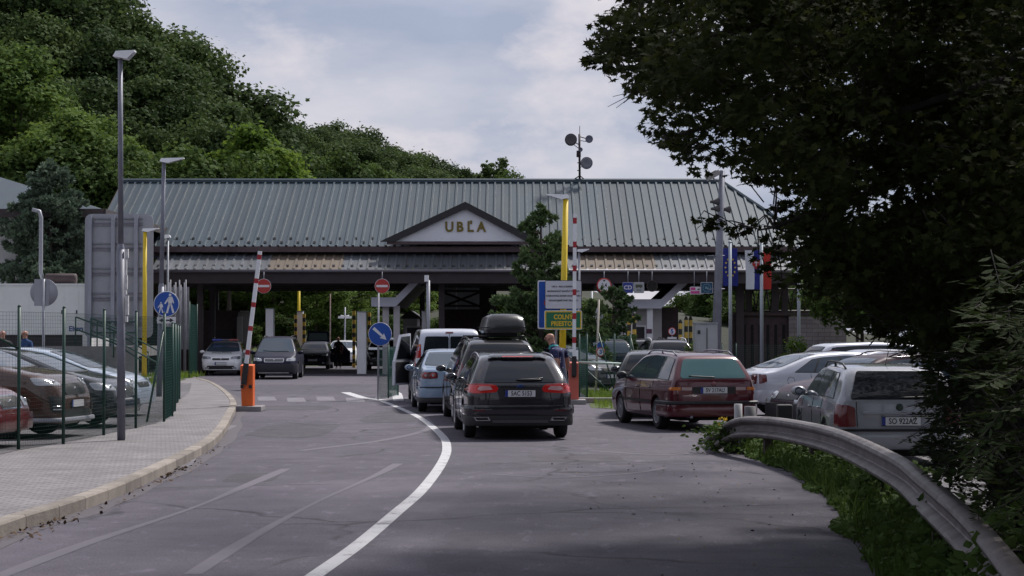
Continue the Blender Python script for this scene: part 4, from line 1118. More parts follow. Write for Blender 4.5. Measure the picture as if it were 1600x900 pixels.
class Car:
    """shell lofted from a roofline, a belt line and a plan; details are laid on the shell"""
    def __init__(s, name, label, L, W, H, top, belt, axr, axf, Rw, pt, group=None, tumble=.46, rear_round=.20, rear_w=.80, front_round=.55, front_w=.70, zb=.21, crown=.05, spokes=5, wheelw=.205, rear_low=.34, front_low=.24, cat='car', side=None, darkrim=False):
        s.L, s.W, s.H, s.pt = L, W, H, pt
        s.root = empty(name, (0, 0, 0), label, cat, group)
        top = smooth_profile(top); s.top = top; s.belt = belt
        X0 = -L / 2
        xs = set(np.linspace(0, L, 64).round(4).tolist()) | {round(p[0], 4) for p in top}
        for d_ in (0, .01, .03, .06, .10, .15, .20, .28, .38): xs.add(d_); xs.add(round(L - d_, 4))
        ra = Rw + .055
        for ax in (axr, axf):
            for k in range(17):
                xs.add(round(ax - ra * math.cos(math.pi * k / 16), 4))
            xs.add(round(ax - ra - .003, 4)); xs.add(round(ax + ra + .003, 4))
        xs = sorted(x for x in xs if -1e-6 <= x <= L + 1e-6)
        sp = side or [(0, .930), (.10, .965), (.28, .988), (.48, 1.0), (.66, .996), (.76, 1.004), (.80, .992), (.90, .978), (1.0, .955)]
        rings = []; verts = []
        def W_at(x):
            f = 1.
            if x < rear_round: f *= rear_w + (1 - rear_w) * math.sqrt(max(0, 1 - (1 - x / rear_round) ** 2))
            if x < 1.3: f *= 1 - .035 * (1 - x / 1.3) ** 2
            e = L - x
            if e < front_round: f *= front_w + (1 - front_w) * math.sqrt(max(0, 1 - (1 - e / front_round) ** 2))
            if e < 1.5: f *= 1 - .04 * (1 - e / 1.5) ** 2
            return W / 2 * f
        s.W_at = W_at
        s.zr_at = {}
        for x in xs:
            zt = lerp_profile(top, x); zbel = min(lerp_profile(belt, x), zt - .03)
            zlow = zb
            if x < .55: zlow = zb + (rear_low - zb) * (1 - x / .55) ** 1.5
            if L - x < .6: zlow = zb + (front_low - zb) * (1 - (L - x) / .6) ** 1.5
            za = zlow
            for ax in (axr, axf):
                if abs(x - ax) < ra - 1e-4: za = max(za, Rw + math.sqrt(max(0, ra * ra - (x - ax) ** 2)) * 1.0)
                elif abs(x - ax) <= ra + 1e-4: za = max(za, min(Rw, zlow + .05) if False else zlow)
            za = min(za, zbel - .06)
            Wx = W_at(x); half = [(0, za), (Wx * .80, za)]
            for (u, f) in sp:
                z = zlow + (zbel - zlow) * u
                if z <= za + 1e-4: z = za + .0008 * (u + .01); 
                uu = (z - zlow) / max(1e-6, zbel - zlow)
                half.append((Wx * lerp_profile(sp, uu), z))
            yb = Wx * sp[-1][1]; dz = zt - zbel; cr = min(crown + .02, dz * .6); zr = zt - cr
            tb = tumble * (1 + .25 * max(0, (zr - zbel)))
            for u in (.33, .66, 1.0): half.append((yb - tb * (zr - zbel) * u * (.85 + .15 * u), zbel + (zr - zbel) * u))
            yr = half[-1][0]; s.zr_at[x] = (zr, yr, zbel)
            fr = min(.12, yr * .3)
            half += [(yr - fr * .22, zr + cr * .42), (yr - fr * .62, zr + cr * .70), (yr - fr * 1.3, zr + cr * .86), (yr * .45, zt - cr * .03), (0, zt)]
            ring = half + [(-y, z) for y, z in reversed(half[1:-1])]
            rings.append([(x + X0, y, z) for y, z in ring])
        n = len(rings[0]); fs = []
        for r_ in rings: verts += r_
        for i in range(len(rings) - 1):
            for j in range(n): fs.append((i * n + j, (i + 1) * n + j, (i + 1) * n + (j + 1) % n, i * n + (j + 1) % n))
        b = (len(rings) - 1) * n
        fs.append(tuple(range(n))); fs.append(tuple(reversed([b + j for j in range(n)])))
        me = bpy.data.meshes.new('body'); me.from_pydata(verts, [], fs); me.materials.append(pt)
        bm = bmesh.new(); bm.from_mesh(me); bmesh.ops.recalc_face_normals(bm, faces=bm.faces)
        s.bvh = BVHTree.FromBMesh(bm); bm.to_mesh(me); bm.free()
        for p in me.polygons: p.use_smooth = True
        try: me.set_sharp_from_angle(angle=R(38))
        except Exception: pass
        s.body = link('body', me, s.root); s.X0 = X0; s.xs = xs
        mb = MB(); mb.box(X0 + .25, -X0 - .25, -W / 2 + .27, W / 2 - .27, .19, .62); mb.box(X0 + axr + .42, X0 + axf - .42, -W / 2 + .1, W / 2 - .1, .20, .3); mb.build('underbody', M_under, s.root)
        ty, rm = wheel_meshes(Rw, wheelw, spokes, darkrim)
        for ax in (axr, axf):
            for sg in (-1, 1):
                wo = link('wheel', ty, s.root, (X0 + ax, sg * (W / 2 - wheelw / 2 - .018), Rw))
                ro = link('rim', rm, wo); ro.rotation_euler = (0, R(17 * ax), 0 if sg > 0 else math.pi)
        s.axr, s.axf, s.Rw = axr, axf, Rw
    # -- surface helpers
    def hit(s, axis, u, v):
        o, d_ = {'R': ((-9, u, v), (1, 0, 0)), 'F': ((9, u, v), (-1, 0, 0)), 'L': ((u, 9, v), (0, -1, 0)), 'E': ((u, -9, v), (0, 1, 0)), 'T': ((u, v, 9), (0, 0, -1))}[axis]
        loc, nrm, ix, ds = s.bvh.ray_cast(Vector(o), Vector(d_))
        if loc is None:
            g = Vector({'R': (-s.L / 2, u, v), 'F': (s.L / 2, u, v), 'L': (u, s.W / 2, v), 'E': (u, -s.W / 2, v), 'T': (u, v, s.H)}[axis])
            loc, nrm, ix, ds = s.bvh.find_nearest(g)
        return loc, nrm
    def lay(s, name, axis, poly, m, off=.006, r=.03, parent=None, rings=4, dense=.06, thick=0.):
        """a panel whose outline is given in elevation, laid on the shell"""
        P = round_poly(poly, r, dense=dense); cx = sum(p[0] for p in poly) / len(poly); cz = sum(p[1] for p in poly) / len(poly)
        n = len(P); vs = []; fs = []
        h, nn = s.hit(axis, cx, cz); vs.append(h + nn * off)
        for k in range(1, rings + 1):
            f = k / rings
            for (a, b) in P:
                h, nn = s.hit(axis, cx + (a - cx) * f, cz + (b - cz) * f); vs.append(h + nn * off)
        for j in range(n): fs.append((0, 1 + j, 1 + (j + 1) % n))
        for k in range(rings - 1):
            for j in range(n): fs.append((1 + k * n + j, 1 + (k + 1) * n + j, 1 + (k + 1) * n + (j + 1) % n, 1 + k * n + (j + 1) % n))
        if thick:
            base = len(vs); o0 = 1 + (rings - 1) * n
            dv = Vector({'R': (1, 0, 0), 'F': (-1, 0, 0), 'L': (0, -1, 0), 'E': (0, 1, 0), 'T': (0, 0, -1)}[axis]) * thick
            for j in range(n): vs.append(vs[o0 + j] + dv)
            for j in range(n): fs.append((o0 + j, base + j, base + (j + 1) % n, o0 + (j + 1) % n))
        mb = MB(); mb.add(vs, fs, 0, True); o = mb.build(name, m, parent or s.root)
        return o
    def both(s, name, poly, m, **k):
        return [s.lay(name, 'L', poly, m, **k), s.lay(name, 'E', poly, m, **k)]
    def mirrored(s, name, axis, poly, m, **k):
        return [s.lay(name, axis, poly, m, **k), s.lay(name, axis, [(-a, b) for a, b in poly], m, **k)]
    def strip(s, name, axis, pts, wd, m, off=.005, parent=None):
        mb = MB(); P = []
        for a, b in zip(pts, pts[1:]):
            q = max(1, int(math.dist(a, b) / .06))
            for j in range(q): P.append((a[0] + (b[0] - a[0]) * j / q, a[1] + (b[1] - a[1]) * j / q))
        P.append(pts[-1]); Q = []
        for a in P:
            h, nn = s.hit(axis, *a); Q.append(h + nn * off)
        mb.tube(Q, wd / 2, 4, cap=True, smooth=True); return mb.build(name, m, parent or s.root)
    # -- standard fittings (x measured from the rear bumper)
    def side_windows(s, pillars, glass, sill=.025, head=.035, trim=True):
        """pillars: (x at belt, x at roof) pairs from rear to front; glass between them"""
        X0 = s.X0
        def z_top(x):
            xx = min(s.xs, key=lambda q: abs(q - x)); return s.zr_at[xx][0]
        def quad(p, q, g, ex):
            (a0, a1), (b0, b1) = p, q
            n = 5; bot = []; topp = []
            for i in range(n + 1):
                f = i / n
                xb = a0 + g + (b0 - a0 - 2 * g) * f; xt = a1 + g + (b1 - a1 - 2 * g) * f
                bot.append((xb + X0, lerp_profile(s.belt, xb) + sill - ex)); topp.append((xt + X0, max(z_top(xt) - head + ex, lerp_profile(s.belt, xt) + sill + .03)))
            return bot + topp[::-1]
        for ax in ('L', 'E'):
            if trim: s.lay('window_trim', ax, quad(pillars[0], pillars[-1], -.012, .012), M_black, off=.004, r=.04, rings=6, dense=.05)
            for p, q in zip(pillars, pillars[1:]): s.lay('side_window', ax, quad(p, q, .022, 0), glass, off=.008, r=.035, rings=4, dense=.05)
        # door shut lines and handles
        for sg, ax in ((1, 'L'), (-1, 'E')):
            drs = s.doors if hasattr(s, 'doors') else []
            for (x0, x1) in drs:
                zl = .30; 
                pts = [(x0 + X0, lerp_profile(s.belt, x0) - .01), (x0 + X0 + .01, zl), (x1 + X0 - .02, zl), (x1 + X0, lerp_profile(s.belt, x1) - .01)]
                s.strip('door_seam', ax, pts, .012, M_under, off=.000)
                hx = x0 + .20; hz_ = lerp_profile(s.belt, hx) - .14
                h, nn = s.hit(ax, hx + X0, hz_)
                mb = MB(); mb.ell((h.x, h.y + sg * .022, h.z), (.085, .018, .016), 10, 6); mb.build('door_handle', s.pt, s.root)
    def mirrors(s, x, m=None, z=None, big=1.):
        X0 = s.X0; z = z or lerp_profile(s.belt, x) + .07
        for sg in (1, -1):
            y0 = s.W_at(x) * .93
            mb = MB(); mb.ell((x + X0, sg * (y0 + .13 * big), z), (.075 * big, .115 * big, .075 * big), 14, 8)
            mb.tube([(x + X0, sg * (y0 - .04), z - .06), (x + X0, sg * (y0 + .08), z - .03)], .025, 6)
            o = mb.build('mirror', m or s.pt, s.root)
            mb = MB(); mb.disc((x + X0 - .066 * big, sg * (y0 + .135 * big), z), .062 * big, 'x', 16); g = mb.build('mirror_glass', M_glassblue, o)
    def plate(s, axis, y, z, text, wd=.52, ht=.112, blue=True, off=.012, m=None, letters='number'):
        h, nn = s.hit(axis, y, z); sg = -1 if axis == 'R' else 1
        x = h.x + sg * off
        mb = MB(); mb.box(min(x, x + sg * .008), max(x, x + sg * .008), y - wd / 2, y + wd / 2, z - ht / 2, z + ht / 2); p = mb.build('number_plate', m or M_plate, s.root)
        xf = x + sg * .0085
        lft = 1 if axis == 'R' else -1
        if blue:
            a = y + lft * wd / 2; b = y + lft * (wd / 2 - .048)
            mb = MB(); mb.box(xf - .001, xf + .002, min(a, b), max(a, b), z - ht / 2, z + ht / 2); mb.build('plate_band', mat('plate_blue', (.012, .03, .24), .4), p)
        if text:
            o = lettering(text, ht * .98, M_platetxt, p, (xf + sg * .001, y - lft * .022, z - .001), (0, 0, R(-90) if axis == 'R' else R(90)), extrude=.002, bold=.0015, sx=.80, name='plate_lettering')
        # thin dark frame
        mb = MB(); k = .008
        for (a0, a1, b0, b1) in ((y - wd / 2 - k, y + wd / 2 + k, z - ht / 2 - k, z - ht / 2), (y - wd / 2 - k, y + wd / 2 + k, z + ht / 2, z + ht / 2 + k)):
            mb.box(min(x, x + sg * .007), max(x, x + sg * .007), a0, a1, b0, b1)
        mb.build('plate_frame', M_black, p)
    def rails(s, x0, x1, m, inset=.05, h=.05):
        X0 = s.X0
        for sg in (1, -1):
            pts = []
            for i in range(9):
                f = i / 8; x = x0 + (x1 - x0) * f; xx = min(s.xs, key=lambda q: abs(q - x)); zr, yr, zb = s.zr_at[xx]
                y = yr - inset; hh, nn = s.hit('T', x + X0, y); pts.append((x + X0, sg * y, hh.z + h * min(1, min(f, 1 - f) * 8) * 1.0 + .004))
            mb = MB(); mb.tube(pts, .014, 7)
            for f in (0, .5, 1.):
                q = pts[int(f * 8)]; hh, nn = s.hit('T', q[0], q[1]); mb.tube([(q[0], q[1], hh.z - .01), (q[0], q[1], q[2] + .006)], .018, 6)
            mb.build('roof_rail', m, s.root)
    def emblem(s, axis, y, z, r=.045, m=None):
        h, nn = s.hit(axis, y, z); sg = -1 if axis == 'R' else 1
        mb = MB(); mb.lathe([(.001, sg * .016), (r * .7, sg * .014), (r, sg * .010), (r, -sg * .01)], 20, 'x', (h.x, y, z)); return mb.build('emblem', m or M_chrome, s.root)
    def bumper(s, axis, z0, z1, m, out=.03, back=.75, name='bumper'):
        """bar wrapped round the end of the car"""
        X0 = s.X0; prof = []
        ends = []
        for i in range(25):
            f = i / 24
            if i <= 9: d_ = back * (1 - (i / 9)) ** 1.6
            elif i >= 15: d_ = back * ((i - 15) / 9) ** 1.6
            else: d_ = 0
            x = d_ if axis == 'R' else s.L - d_
            yy = s.W_at(max(0.0, min(s.L, x)))
            if 9 < i < 15: y = yy * (1 - 2 * (i - 9) / 6)
            else: y = yy if i <= 9 else -yy
            ends.append((x + X0, y))
        vs = []; n = len(ends); sg = -1 if axis == 'R' else 1
        for i, (x, y) in enumerate(ends):
            a = ends[max(0, i - 1)]; b = ends[min(n - 1, i + 1)]; t_ = Vector((b[0] - a[0], b[1] - a[1])); 
            nn = Vector((-t_.y, t_.x)); nn = nn.normalized() if nn.length > 1e-6 else Vector((sg, 0))
            c_ = Vector((x, y))
            if nn.dot(c_ - Vector((sg * (s.L / 2 - .9), 0))) < 0: nn = -nn
            zm = z1 - z0
            for (o_, zz) in ((-.05, z0), (out * .7, z0), (out, z0 + zm * .2), (out, z0 + zm * .75), (out * .75, z1), (-.05, z1)): vs.append((x + nn.x * o_, y + nn.y * o_, zz))
        fs = [(i * 6 + j, i * 6 + j + 1, (i + 1) * 6 + j + 1, (i + 1) * 6 + j) for i in range(n - 1) for j in range(5)]
        mb = MB(); mb.add(vs, fs, 0, True); mb.add(vs[:6], [(0, 1, 2, 3, 4, 5)]); mb.add(vs[-6:], [(0, 1, 2, 3, 4, 5)])
        o = mb.build(name, m, s.root)
        try: o.data.set_sharp_from_angle(angle=R(40))
        except Exception: pass
        return o
    def windscreen(s, z0, z1, glass, inset=.10, w0=None, w1=None, wiper=True, axis='F', name='windscreen'):
        def half(z):
            best = None
            rngx = [x for x in s.xs if (x > s.L * .5) == (axis == 'F')]
            x = min(rngx, key=lambda q: abs(lerp_profile(s.top, q) - .03 - z)); zr, yr, zb = s.zr_at[x]; return yr
        a = w0 or half(z0) - inset; b = w1 or half(z1) - inset
        n = 6; poly = [(-a + 2 * a * i / n, z0 - .02 * (1 - (2 * i / n - 1) ** 2)) for i in range(n + 1)] + [(b - 2 * b * i / n, z1 + .015 * (1 - (2 * i / n - 1) ** 2)) for i in range(n + 1)]
        s.lay(name + '_trim' if False else 'window_trim', axis, [(p[0] * 1.025, p[1] + (.012 if p[1] > (z0 + z1) / 2 else -.012)) for p in poly], M_black, off=.003, r=.05, rings=6)
        o = s.lay(name, axis, poly, glass, off=.007, r=.05, rings=6)
        return o
    def wiper(s, axis, pts, wd=.022):
        return s.strip('wiper', axis, pts, wd, M_black, off=.022)
    def place(s, end, x, y, heading, z=0.):
        """end 'R': the middle of the rear bumper stands at (x, y); 'F': the front; 'C': centre. heading: unit vector (hx, hy)"""
        h = Vector(heading).normalized(); d_ = {'R': s.L / 2, 'F': -s.L / 2, 'C': 0}[end]
        s.root.location = (x + h.x * d_, y + h.y * d_, z); s.root.rotation_euler = (0, 0, math.atan2(h.y, h.x))
        return s
def hd(deg): return (-math.sin(R(deg)), math.cos(R(deg)))     # heading turned left by deg from straight ahead

def front_set(c, zl, zh, yi, yo, grille, plate_z, text='', lens=None, gm=None, fog=True, em=True, chrome=False):
    """headlights, grille, lower intake, plate"""
    ln = lens or M_lensd
    hl = c.mirrored('headlight', 'F', [(yi, zl + .01), (yo, zl + .02), (yo - .005, zh + .02), (yi + .03, zh - .02)], ln, off=.007, r=.035)
    for o, sg in zip(hl, (1, -1)):
        h, nn = c.hit('F', sg * (yi + (yo - yi) * .38), (zl + zh) / 2)
        mb = MB(); mb.lathe([(.001, .014), (.045, .012), (.052, -.004)], 14, 'x', (h.x, sg * (yi + (yo - yi) * .38), (zl + zh) / 2)); mb.build('lamp', M_lens, o)
    (gy, g0, g1) = grille
    if chrome: c.lay('grille_surround', 'F', [(-gy - .03, g0 - .02), (gy + .03, g0 - .02), (gy + .045, g1 + .02), (-gy - .045, g1 + .02)], M_chrome, off=.006, r=.04)
    g = c.lay('grille', 'F', [(-gy, g0), (gy, g0), (gy + .02, g1), (-gy - .02, g1)], gm or M_black, off=.011, r=.03)
    if em: c.emblem('F', 0, (g0 + g1) / 2, .038)
    c.lay('lower_intake', 'F', [(-.55, .27), (.55, .27), (.50, .37), (-.50, .37)], M_black, off=.006, r=.03)
    if fog: c.mirrored('fog_light', 'F', [(c.W * .30, .29), (c.W * .38, .29), (c.W * .38, .37), (c.W * .30, .37)], M_lens, off=.009, r=.03)
    c.plate('F', 0, plate_z, text)

# ---- body families
def estate(name, label, pt, L=4.87, W=1.85, H=1.50, **k):
    f = H / 1.50
    top = [(0, .94), (.06, 1.02), (.36, 1.26), (.60, 1.405), (.82, 1.448), (1.6, 1.49), (2.3, 1.50), (2.8, 1.465), (3.1, 1.37), (L - .98, 1.03), (L - .80, 1.0), (L - .35, .90), (L - .10, .76), (L, .60)]
    top = [(a, b * f) for a, b in top]
    belt = [(0, .92 * f), (1.0, .985 * f), (L - 1.4, .945 * f), (L - .6, .88 * f), (L, .56)]
    return Car(name, label, L, W, H, top, belt, 1.0, L - .98, .335, pt, **k)
def mpv(name, label, pt, L=4.82, W=1.88, H=1.74, **k):
    f = H / 1.74
    top = [(0, 1.02), (.04, 1.10), (.26, 1.50), (.42, 1.64), (.66, 1.70), (1.7, 1.74), (2.6, 1.73), (3.05, 1.66), (L - .82, 1.10), (L - .66, 1.05), (L - .26, .93), (L - .06, .76), (L, .60)]
    top = [(a, b * f) for a, b in top]
    belt = [(0, .98), (1.2, 1.03), (L - 1.3, 1.00), (L - .6, .92), (L, .56)]
    return Car(name, label, L, W, H, top, belt, .98, L - .95, .335, pt, tumble=.36, **k)
def saloon(name, label, pt, L=4.77, W=1.82, H=1.47, lift=False, **k):
    boot = [(0, .96), (.05, 1.02), (.42, 1.06), (.62, 1.09), (1.25, 1.36), (1.55, 1.43)] if not lift else [(0, .95), (.05, 1.01), (.30, 1.05), (.45, 1.08), (1.25, 1.37), (1.55, 1.425)]
    top = boot + [(2.2, 1.468), (2.65, 1.45), (2.95, 1.36), (L - .98, 1.02), (L - .8, .98), (L - .35, .88), (L - .08, .74), (L, .58)]
    f = H / 1.468; top = [(a, b * f) for a, b in top]
    belt = [(0, .92 * f), (.8, .985 * f), (1.5, .97 * f), (L - 1.4, .925 * f), (L - .6, .86 * f), (L, .54)]
    return Car(name, label, L, W, H, top, belt, 1.02, L - .95, .325, pt, **k)
def hatch(name, label, pt, L=4.3, W=1.78, H=1.47, **k):
    f = H / 1.47
    top = [(0, .94), (.05, 1.02), (.25, 1.25), (.42, 1.37), (.7, 1.43), (1.4, 1.47), (2.0, 1.465), (2.4, 1.41), (2.65, 1.33), (L - .92, 1.03), (L - .74, .99), (L - .3, .88), (L - .06, .74), (L, .58)]
    top = [(a, b * f) for a, b in top]
    belt = [(0, .93 * f), (.9, .985 * f), (L - 1.35, .94 * f), (L - .5, .86 * f), (L, .54)]
    return Car(name, label, L, W, H, top, belt, .80, L - .88, .325, pt, **k)
def suv(name, label, pt, L=4.48, W=1.86, H=1.65, **k):
    top = [(0, 1.05), (.05, 1.12), (.28, 1.38), (.46, 1.53), (.75, 1.60), (1.5, 1.65), (2.1, 1.64), (2.5, 1.57), (2.75, 1.48), (L - .98, 1.15), (L - .80, 1.12), (L - .30, 1.02), (L - .06, .86), (L, .62)]
    belt = [(0, 1.04), (1.0, 1.09), (L - 1.4, 1.06), (L - .5, .98), (L, .58)]
    return Car(name, label, L, W, H, top, belt, .88, L - .92, .365, pt, zb=.27, **k)

def std_sides(c, kind, glass=None):
    L = c.L; g = glass or M_glass
    if kind == 'estate': c.doors = [(1.28, 2.18), (2.18, 3.28)]; c.side_windows([(.42, .72), (1.20, 1.16), (2.20, 2.06), (L - 1.24, 2.80)], g)
    elif kind == 'mpv': c.doors = [(1.42, 2.45), (2.45, 3.55)]; c.side_windows([(.34, .54), (1.34, 1.30), (2.45, 2.34), (L - 1.15, 3.02)], g)
    elif kind == 'saloon': c.doors = [(1.25, 2.12), (2.12, 3.22)]; c.side_windows([(.86, 1.36), (1.34, 1.52), (2.12, 2.02), (L - 1.24, 2.72)], g)
    elif kind == 'hatch': c.doors = [(1.0, 1.85), (1.85, 2.92)]; c.side_windows([(.46, .60), (.98, .98), (1.86, 1.76), (L - 1.20, 2.42)], g)
    elif kind == 'suv': c.doors = [(1.1, 2.0), (2.0, 3.05)]; c.side_windows([(.44, .66), (1.08, 1.06), (2.0, 1.9), (L - 1.26, 2.52)], g)
    c.mirrors(L - 1.42 if kind not in ('mpv',) else L - 1.32)
# ---- queue in the middle -----------------------------------------------------
P_dark = paint('graphite', (.020, .019, .026), .3, .22)
P_black = paint('black', (.012, .012, .015), .3, .30)
P_silver = paint('silver', (.50, .52, .59), .3, .32)
P_lsilver = paint('pale_silver', (.56, .58, .65), .3, .34)
P_icy = paint('ice_blue', (.25, .34, .47), .3, .30)
P_wine = paint('wine_red', (.085, .009, .017), .2, .28)
P_plum = mat('paint_plum', (.034, .012, .022), .45, .1, .25, var=.05, spec=.25)
P_brown = paint('copper_brown', (.085, .042, .032), .4, .26)
P_navy = mat('paint_navy', (.010, .012, .030), .5, .1, .12, var=.05, spec=.18)
P_red = paint('dark_red', (.12, .010, .012), .2, .30)
P_white = paint('white', (.82, .83, .86), 0., .35)
P_silver2 = paint('shaded_silver', (.30, .31, .35), .3, .36)  # darker copy of the silver, shade put into its colour
P_paleblue = paint('pale_blue', (.48, .56, .68), .2, .32)
P_maroon = paint('maroon', (.055, .012, .018), .3, .32)

# graphite estate at the back of the queue
c = estate('estate_car', 'graphite grey estate car at the tail of the middle queue with bright red tail lights', P_dark, rear_w=.78, rear_round=.24, spokes=10)
std_sides(c, 'estate'); c.rails(.85, 2.85, M_galvd, inset=.02, h=.03)
c.lay('rear_window', 'R', [(-.63, .985), (.63, .985), (.485, 1.335), (.26, 1.36), (-.26, 1.36), (-.485, 1.335)], M_glass, off=.009, r=.06, rings=6)
c.lay('spoiler', 'R', [(-.52, 1.375), (.52, 1.375), (.44, 1.425), (-.44, 1.425)], P_dark, off=.05, r=.02, thick=.08)
c.lay('brake_light', 'R', [(-.28, 1.372), (.28, 1.372), (.26, 1.388), (-.26, 1.388)], M_tail, off=.056, r=.006)
M_tailb = mat('bright_tail_red', (.62, .02, .018), .12, 0., .9)
for o, sg in zip(c.mirrored('tail_light', 'R', [(.40, .825), (.78, .80), (.905, .83), (.905, .945), (.80, .965), (.44, .955), (.37, .90)], M_tailb, off=.010, r=.04, rings=6), (1, -1)):
    c.lay('reverse_lens', 'R', [(sg * .47, .868), (sg * .68, .85), (sg * .74, .875), (sg * .70, .925), (sg * .52, .93)], mat('pink_lens', (.62, .36, .36), .15, 0, .6), off=.016, r=.02, parent=o)
    c.lay('lens_band', 'R', [(sg * .43, .942), (sg * .82, .948), (sg * .82, .955), (sg * .43, .949)], M_taild, off=.015, r=.003, parent=o)
c.both('tail_light', [(-c.L / 2 + .02, .83), (-c.L / 2 + .26, .875), (-c.L / 2 + .30, .93), (-c.L / 2 + .05, .955)], M_tailb, off=.008, r=.02)
c.lay('plate_recess', 'R', [(-.36, .705), (.36, .705), (.40, .90), (-.40, .90)], M_black, off=.004, r=.05)
c.plate('R', 0, .80, '5AC 5153', off=.02)
h = c.emblem('R', 0, .925, .05, mat('blue_oval', (.02, .05, .16), .25, .3)); h.scale = (1, 1.35, .62); h.location = (0, 0, .925 * .38)
for s_ in (1, -1): c.strip('tailgate_seam', 'R', [(s_ * .60, .97), (s_ * .52, .80), (s_ * .56, .60)], .012, M_under, off=0)
c.strip('tailgate_seam', 'R', [(-.56, .60), (.56, .60)], .014, M_under, off=0)
c.strip('body_crease', 'R', [(-.80, .70), (-.45, .715)], .010, M_under, off=-.002); c.strip('body_crease', 'R', [(.80, .70), (.45, .715)], .010, M_under, off=-.002)
c.bumper('R', .43, .60, P_dark, out=.055, back=.62)
c.bumper('R', .25, .428, M_black, out=.035, back=.55, name='lower_bumper')
mb = MB(); mb.box(-c.L / 2 - .052, -c.L / 2 - .02, -.48, .48, .30, .345); mb.build('diffuser_blade', mat('satin_grey', (.06, .06, .065), .4), c.root)
for s_ in (1, -1):
    mb = MB(); y0 = s_ * .66; X_ = -c.L / 2
    mb.prism([(y0 - .145, .335), (y0 + .10, .335), (y0 + .145, .40), (y0 - .115, .40)] if s_ > 0 else [(y0 - .10, .335), (y0 + .145, .335), (y0 + .115, .40), (y0 - .145, .40)], 'x', X_ - .062, X_ + .05)
    o = mb.build('exhaust_tip', M_chrome, c.root)
    mb = MB(); mb.prism([(y0 - .115, .348), (y0 + .085, .348), (y0 + .115, .388), (y0 - .095, .388)], 'x', X_ - .065, X_ - .0625); mb.build('exhaust_opening', M_under, o)
    h, nn = c.hit('R', s_ * .70, .525); mb = MB(); mb.box(h.x - .062, h.x - .03, s_ * .70 - .10, s_ * .70 + .10, .50, .525); mb.build('reflector', M_taild, c.root)
c.wiper('R', [(-.02, 1.02), (-.40, 1.045)]); mb = MB(); h, nn = c.hit('R', -.16, 1.035); mb.ell((h.x - .03, -.16, 1.035), (.025, .24, .02), 10, 6); mb.build('wiper_motor_cover', M_black, c.root)
c.place('R', .14, 33.0, hd(5)); mondeo = c

# black people carrier with roof box
c = mpv('people_carrier', 'black people carrier carrying a black roof box, second from the tail of the queue', P_black, spokes=7)
std_sides(c, 'mpv'); c.rails(.7, 3.0, M_black, inset=.04)
c.windscreen(1.08, 1.60, M_glass, axis='R', name='rear_window', inset=.06, wiper=False)
c.mirrored('tail_light', 'R', [(.72, .88), (.90, .88), (.86, 1.25), (.76, 1.25)], M_taild, off=.009)
c.plate('R', 0, .82, ''); c.bumper('R', .36, .62, P_black, out=.05)
o_box = MB()
n = 12
prof = [(-1.02, .10), (-1.0, .0), (.95, .0), (1.05, .08), (.75, .28), (.30, .38), (-.75, .40), (-.95, .34)]
def boxring(f):   # cross-section scale for rounded ends
    return f
vs = []; xsb = [-1.04, -1.03, -1.0, -.92, -.8, -.4, 0, .35, .7, .92, 1.02, 1.05]
tops = [.10, .16, .25, .34, .385, .40, .395, .38, .30, .20, .12, .06]; wds = [.32, .36, .39, .415, .43, .43, .43, .43, .42, .39, .35, .28]
for x, tp, wd in zip(xsb, tops, wds):
    for (a, b) in ((-.9, 0), (-1, .05), (-1, .10), (-.97, .12), (-.95, .55), (-.86, .85), (-.6, .98), (0, 1.0), (.6, .98), (.86, .85), (.95, .55), (.97, .12), (1, .10), (1, .05), (.9, 0)):
        zz = b * tp if b > .13 else min(b, tp)
        vs.append((x, a * wd, zz))
q = 15; fs = [(i * q + j, i * q + (j + 1) % q, (i + 1) * q + (j + 1) % q, (i + 1) * q + j) for i in range(len(xsb) - 1) for j in range(q)] + [tuple(range(q)), tuple(range((len(xsb) - 1) * q, len(xsb) * q))]
o_box.add(vs, fs, 0, True); o = o_box.build('roof_box', mat('roof_box_black', (.014, .014, .017), .32, 0, .4), c.root, loc=(-.55, -.18, 1.845)); o.data.set_sharp_from_angle(angle=R(35))
mb = MB(); mb.box(-1.03, .9, -.436, .436, .105, .118); mb.build('lid_seam', M_under, o)
mb = MB()
for x in (-1.15, -.05): mb.tube([(x, -.60, 1.775), (x, .60, 1.775)], .022, 6); mb.box(x - .03, x + .03, -.45, .2, 1.775, 1.85)
mb.build('roof_bar', M_black, c.root)
c.place('R', -.22, 38.75, hd(5.6)); 

# ice-blue saloon
c = saloon('saloon_car', 'ice-blue saloon with round-lamp tail lights queuing behind the silver van', P_icy, spokes=9, rear_w=.8)
std_sides(c, 'saloon'); c.windscreen(1.10, 1.37, M_glassblue, axis='R', name='rear_window', inset=.08, wiper=False)
for o, sg in zip(c.mirrored('tail_light', 'R', [(.48, .80), (.86, .78), (.88, .94), (.50, .95)], M_taild, off=.010, r=.05), (1, -1)):
    for yy in (.60, .77):
        h, nn = c.hit('R', sg * yy, .868); mb = MB(); mb.lathe([(.001, -.016), (.035, -.015), (.062, -.012), (.066, .01)], 18, 'x', (h.x - .004, sg * yy, .868)); l_ = mb.build('round_lamp', M_tail, o)
        mb = MB(); mb.lathe([(.001, -.02), (.03, -.018)], 14, 'x', (h.x - .004, sg * yy, .868)); mb.build('lamp_centre', M_lens, l_)
c.both('tail_light', [(-c.L / 2 + .03, .80), (-c.L / 2 + .22, .83), (-c.L / 2 + .24, .92), (-c.L / 2 + .04, .94)], M_taild, off=.008, r=.02)
c.bumper('R', .36, .62, P_icy, out=.05); c.strip('rubbing_strip', 'R', [(-.85, .60), (.85, .60)], .03, M_black, off=.06); c.bumper('R', .24, .358, M_black, out=.03, name='lower_bumper')
c.plate('R', 0, .72, ''); c.place('R', -1.22, 44.3, hd(6))

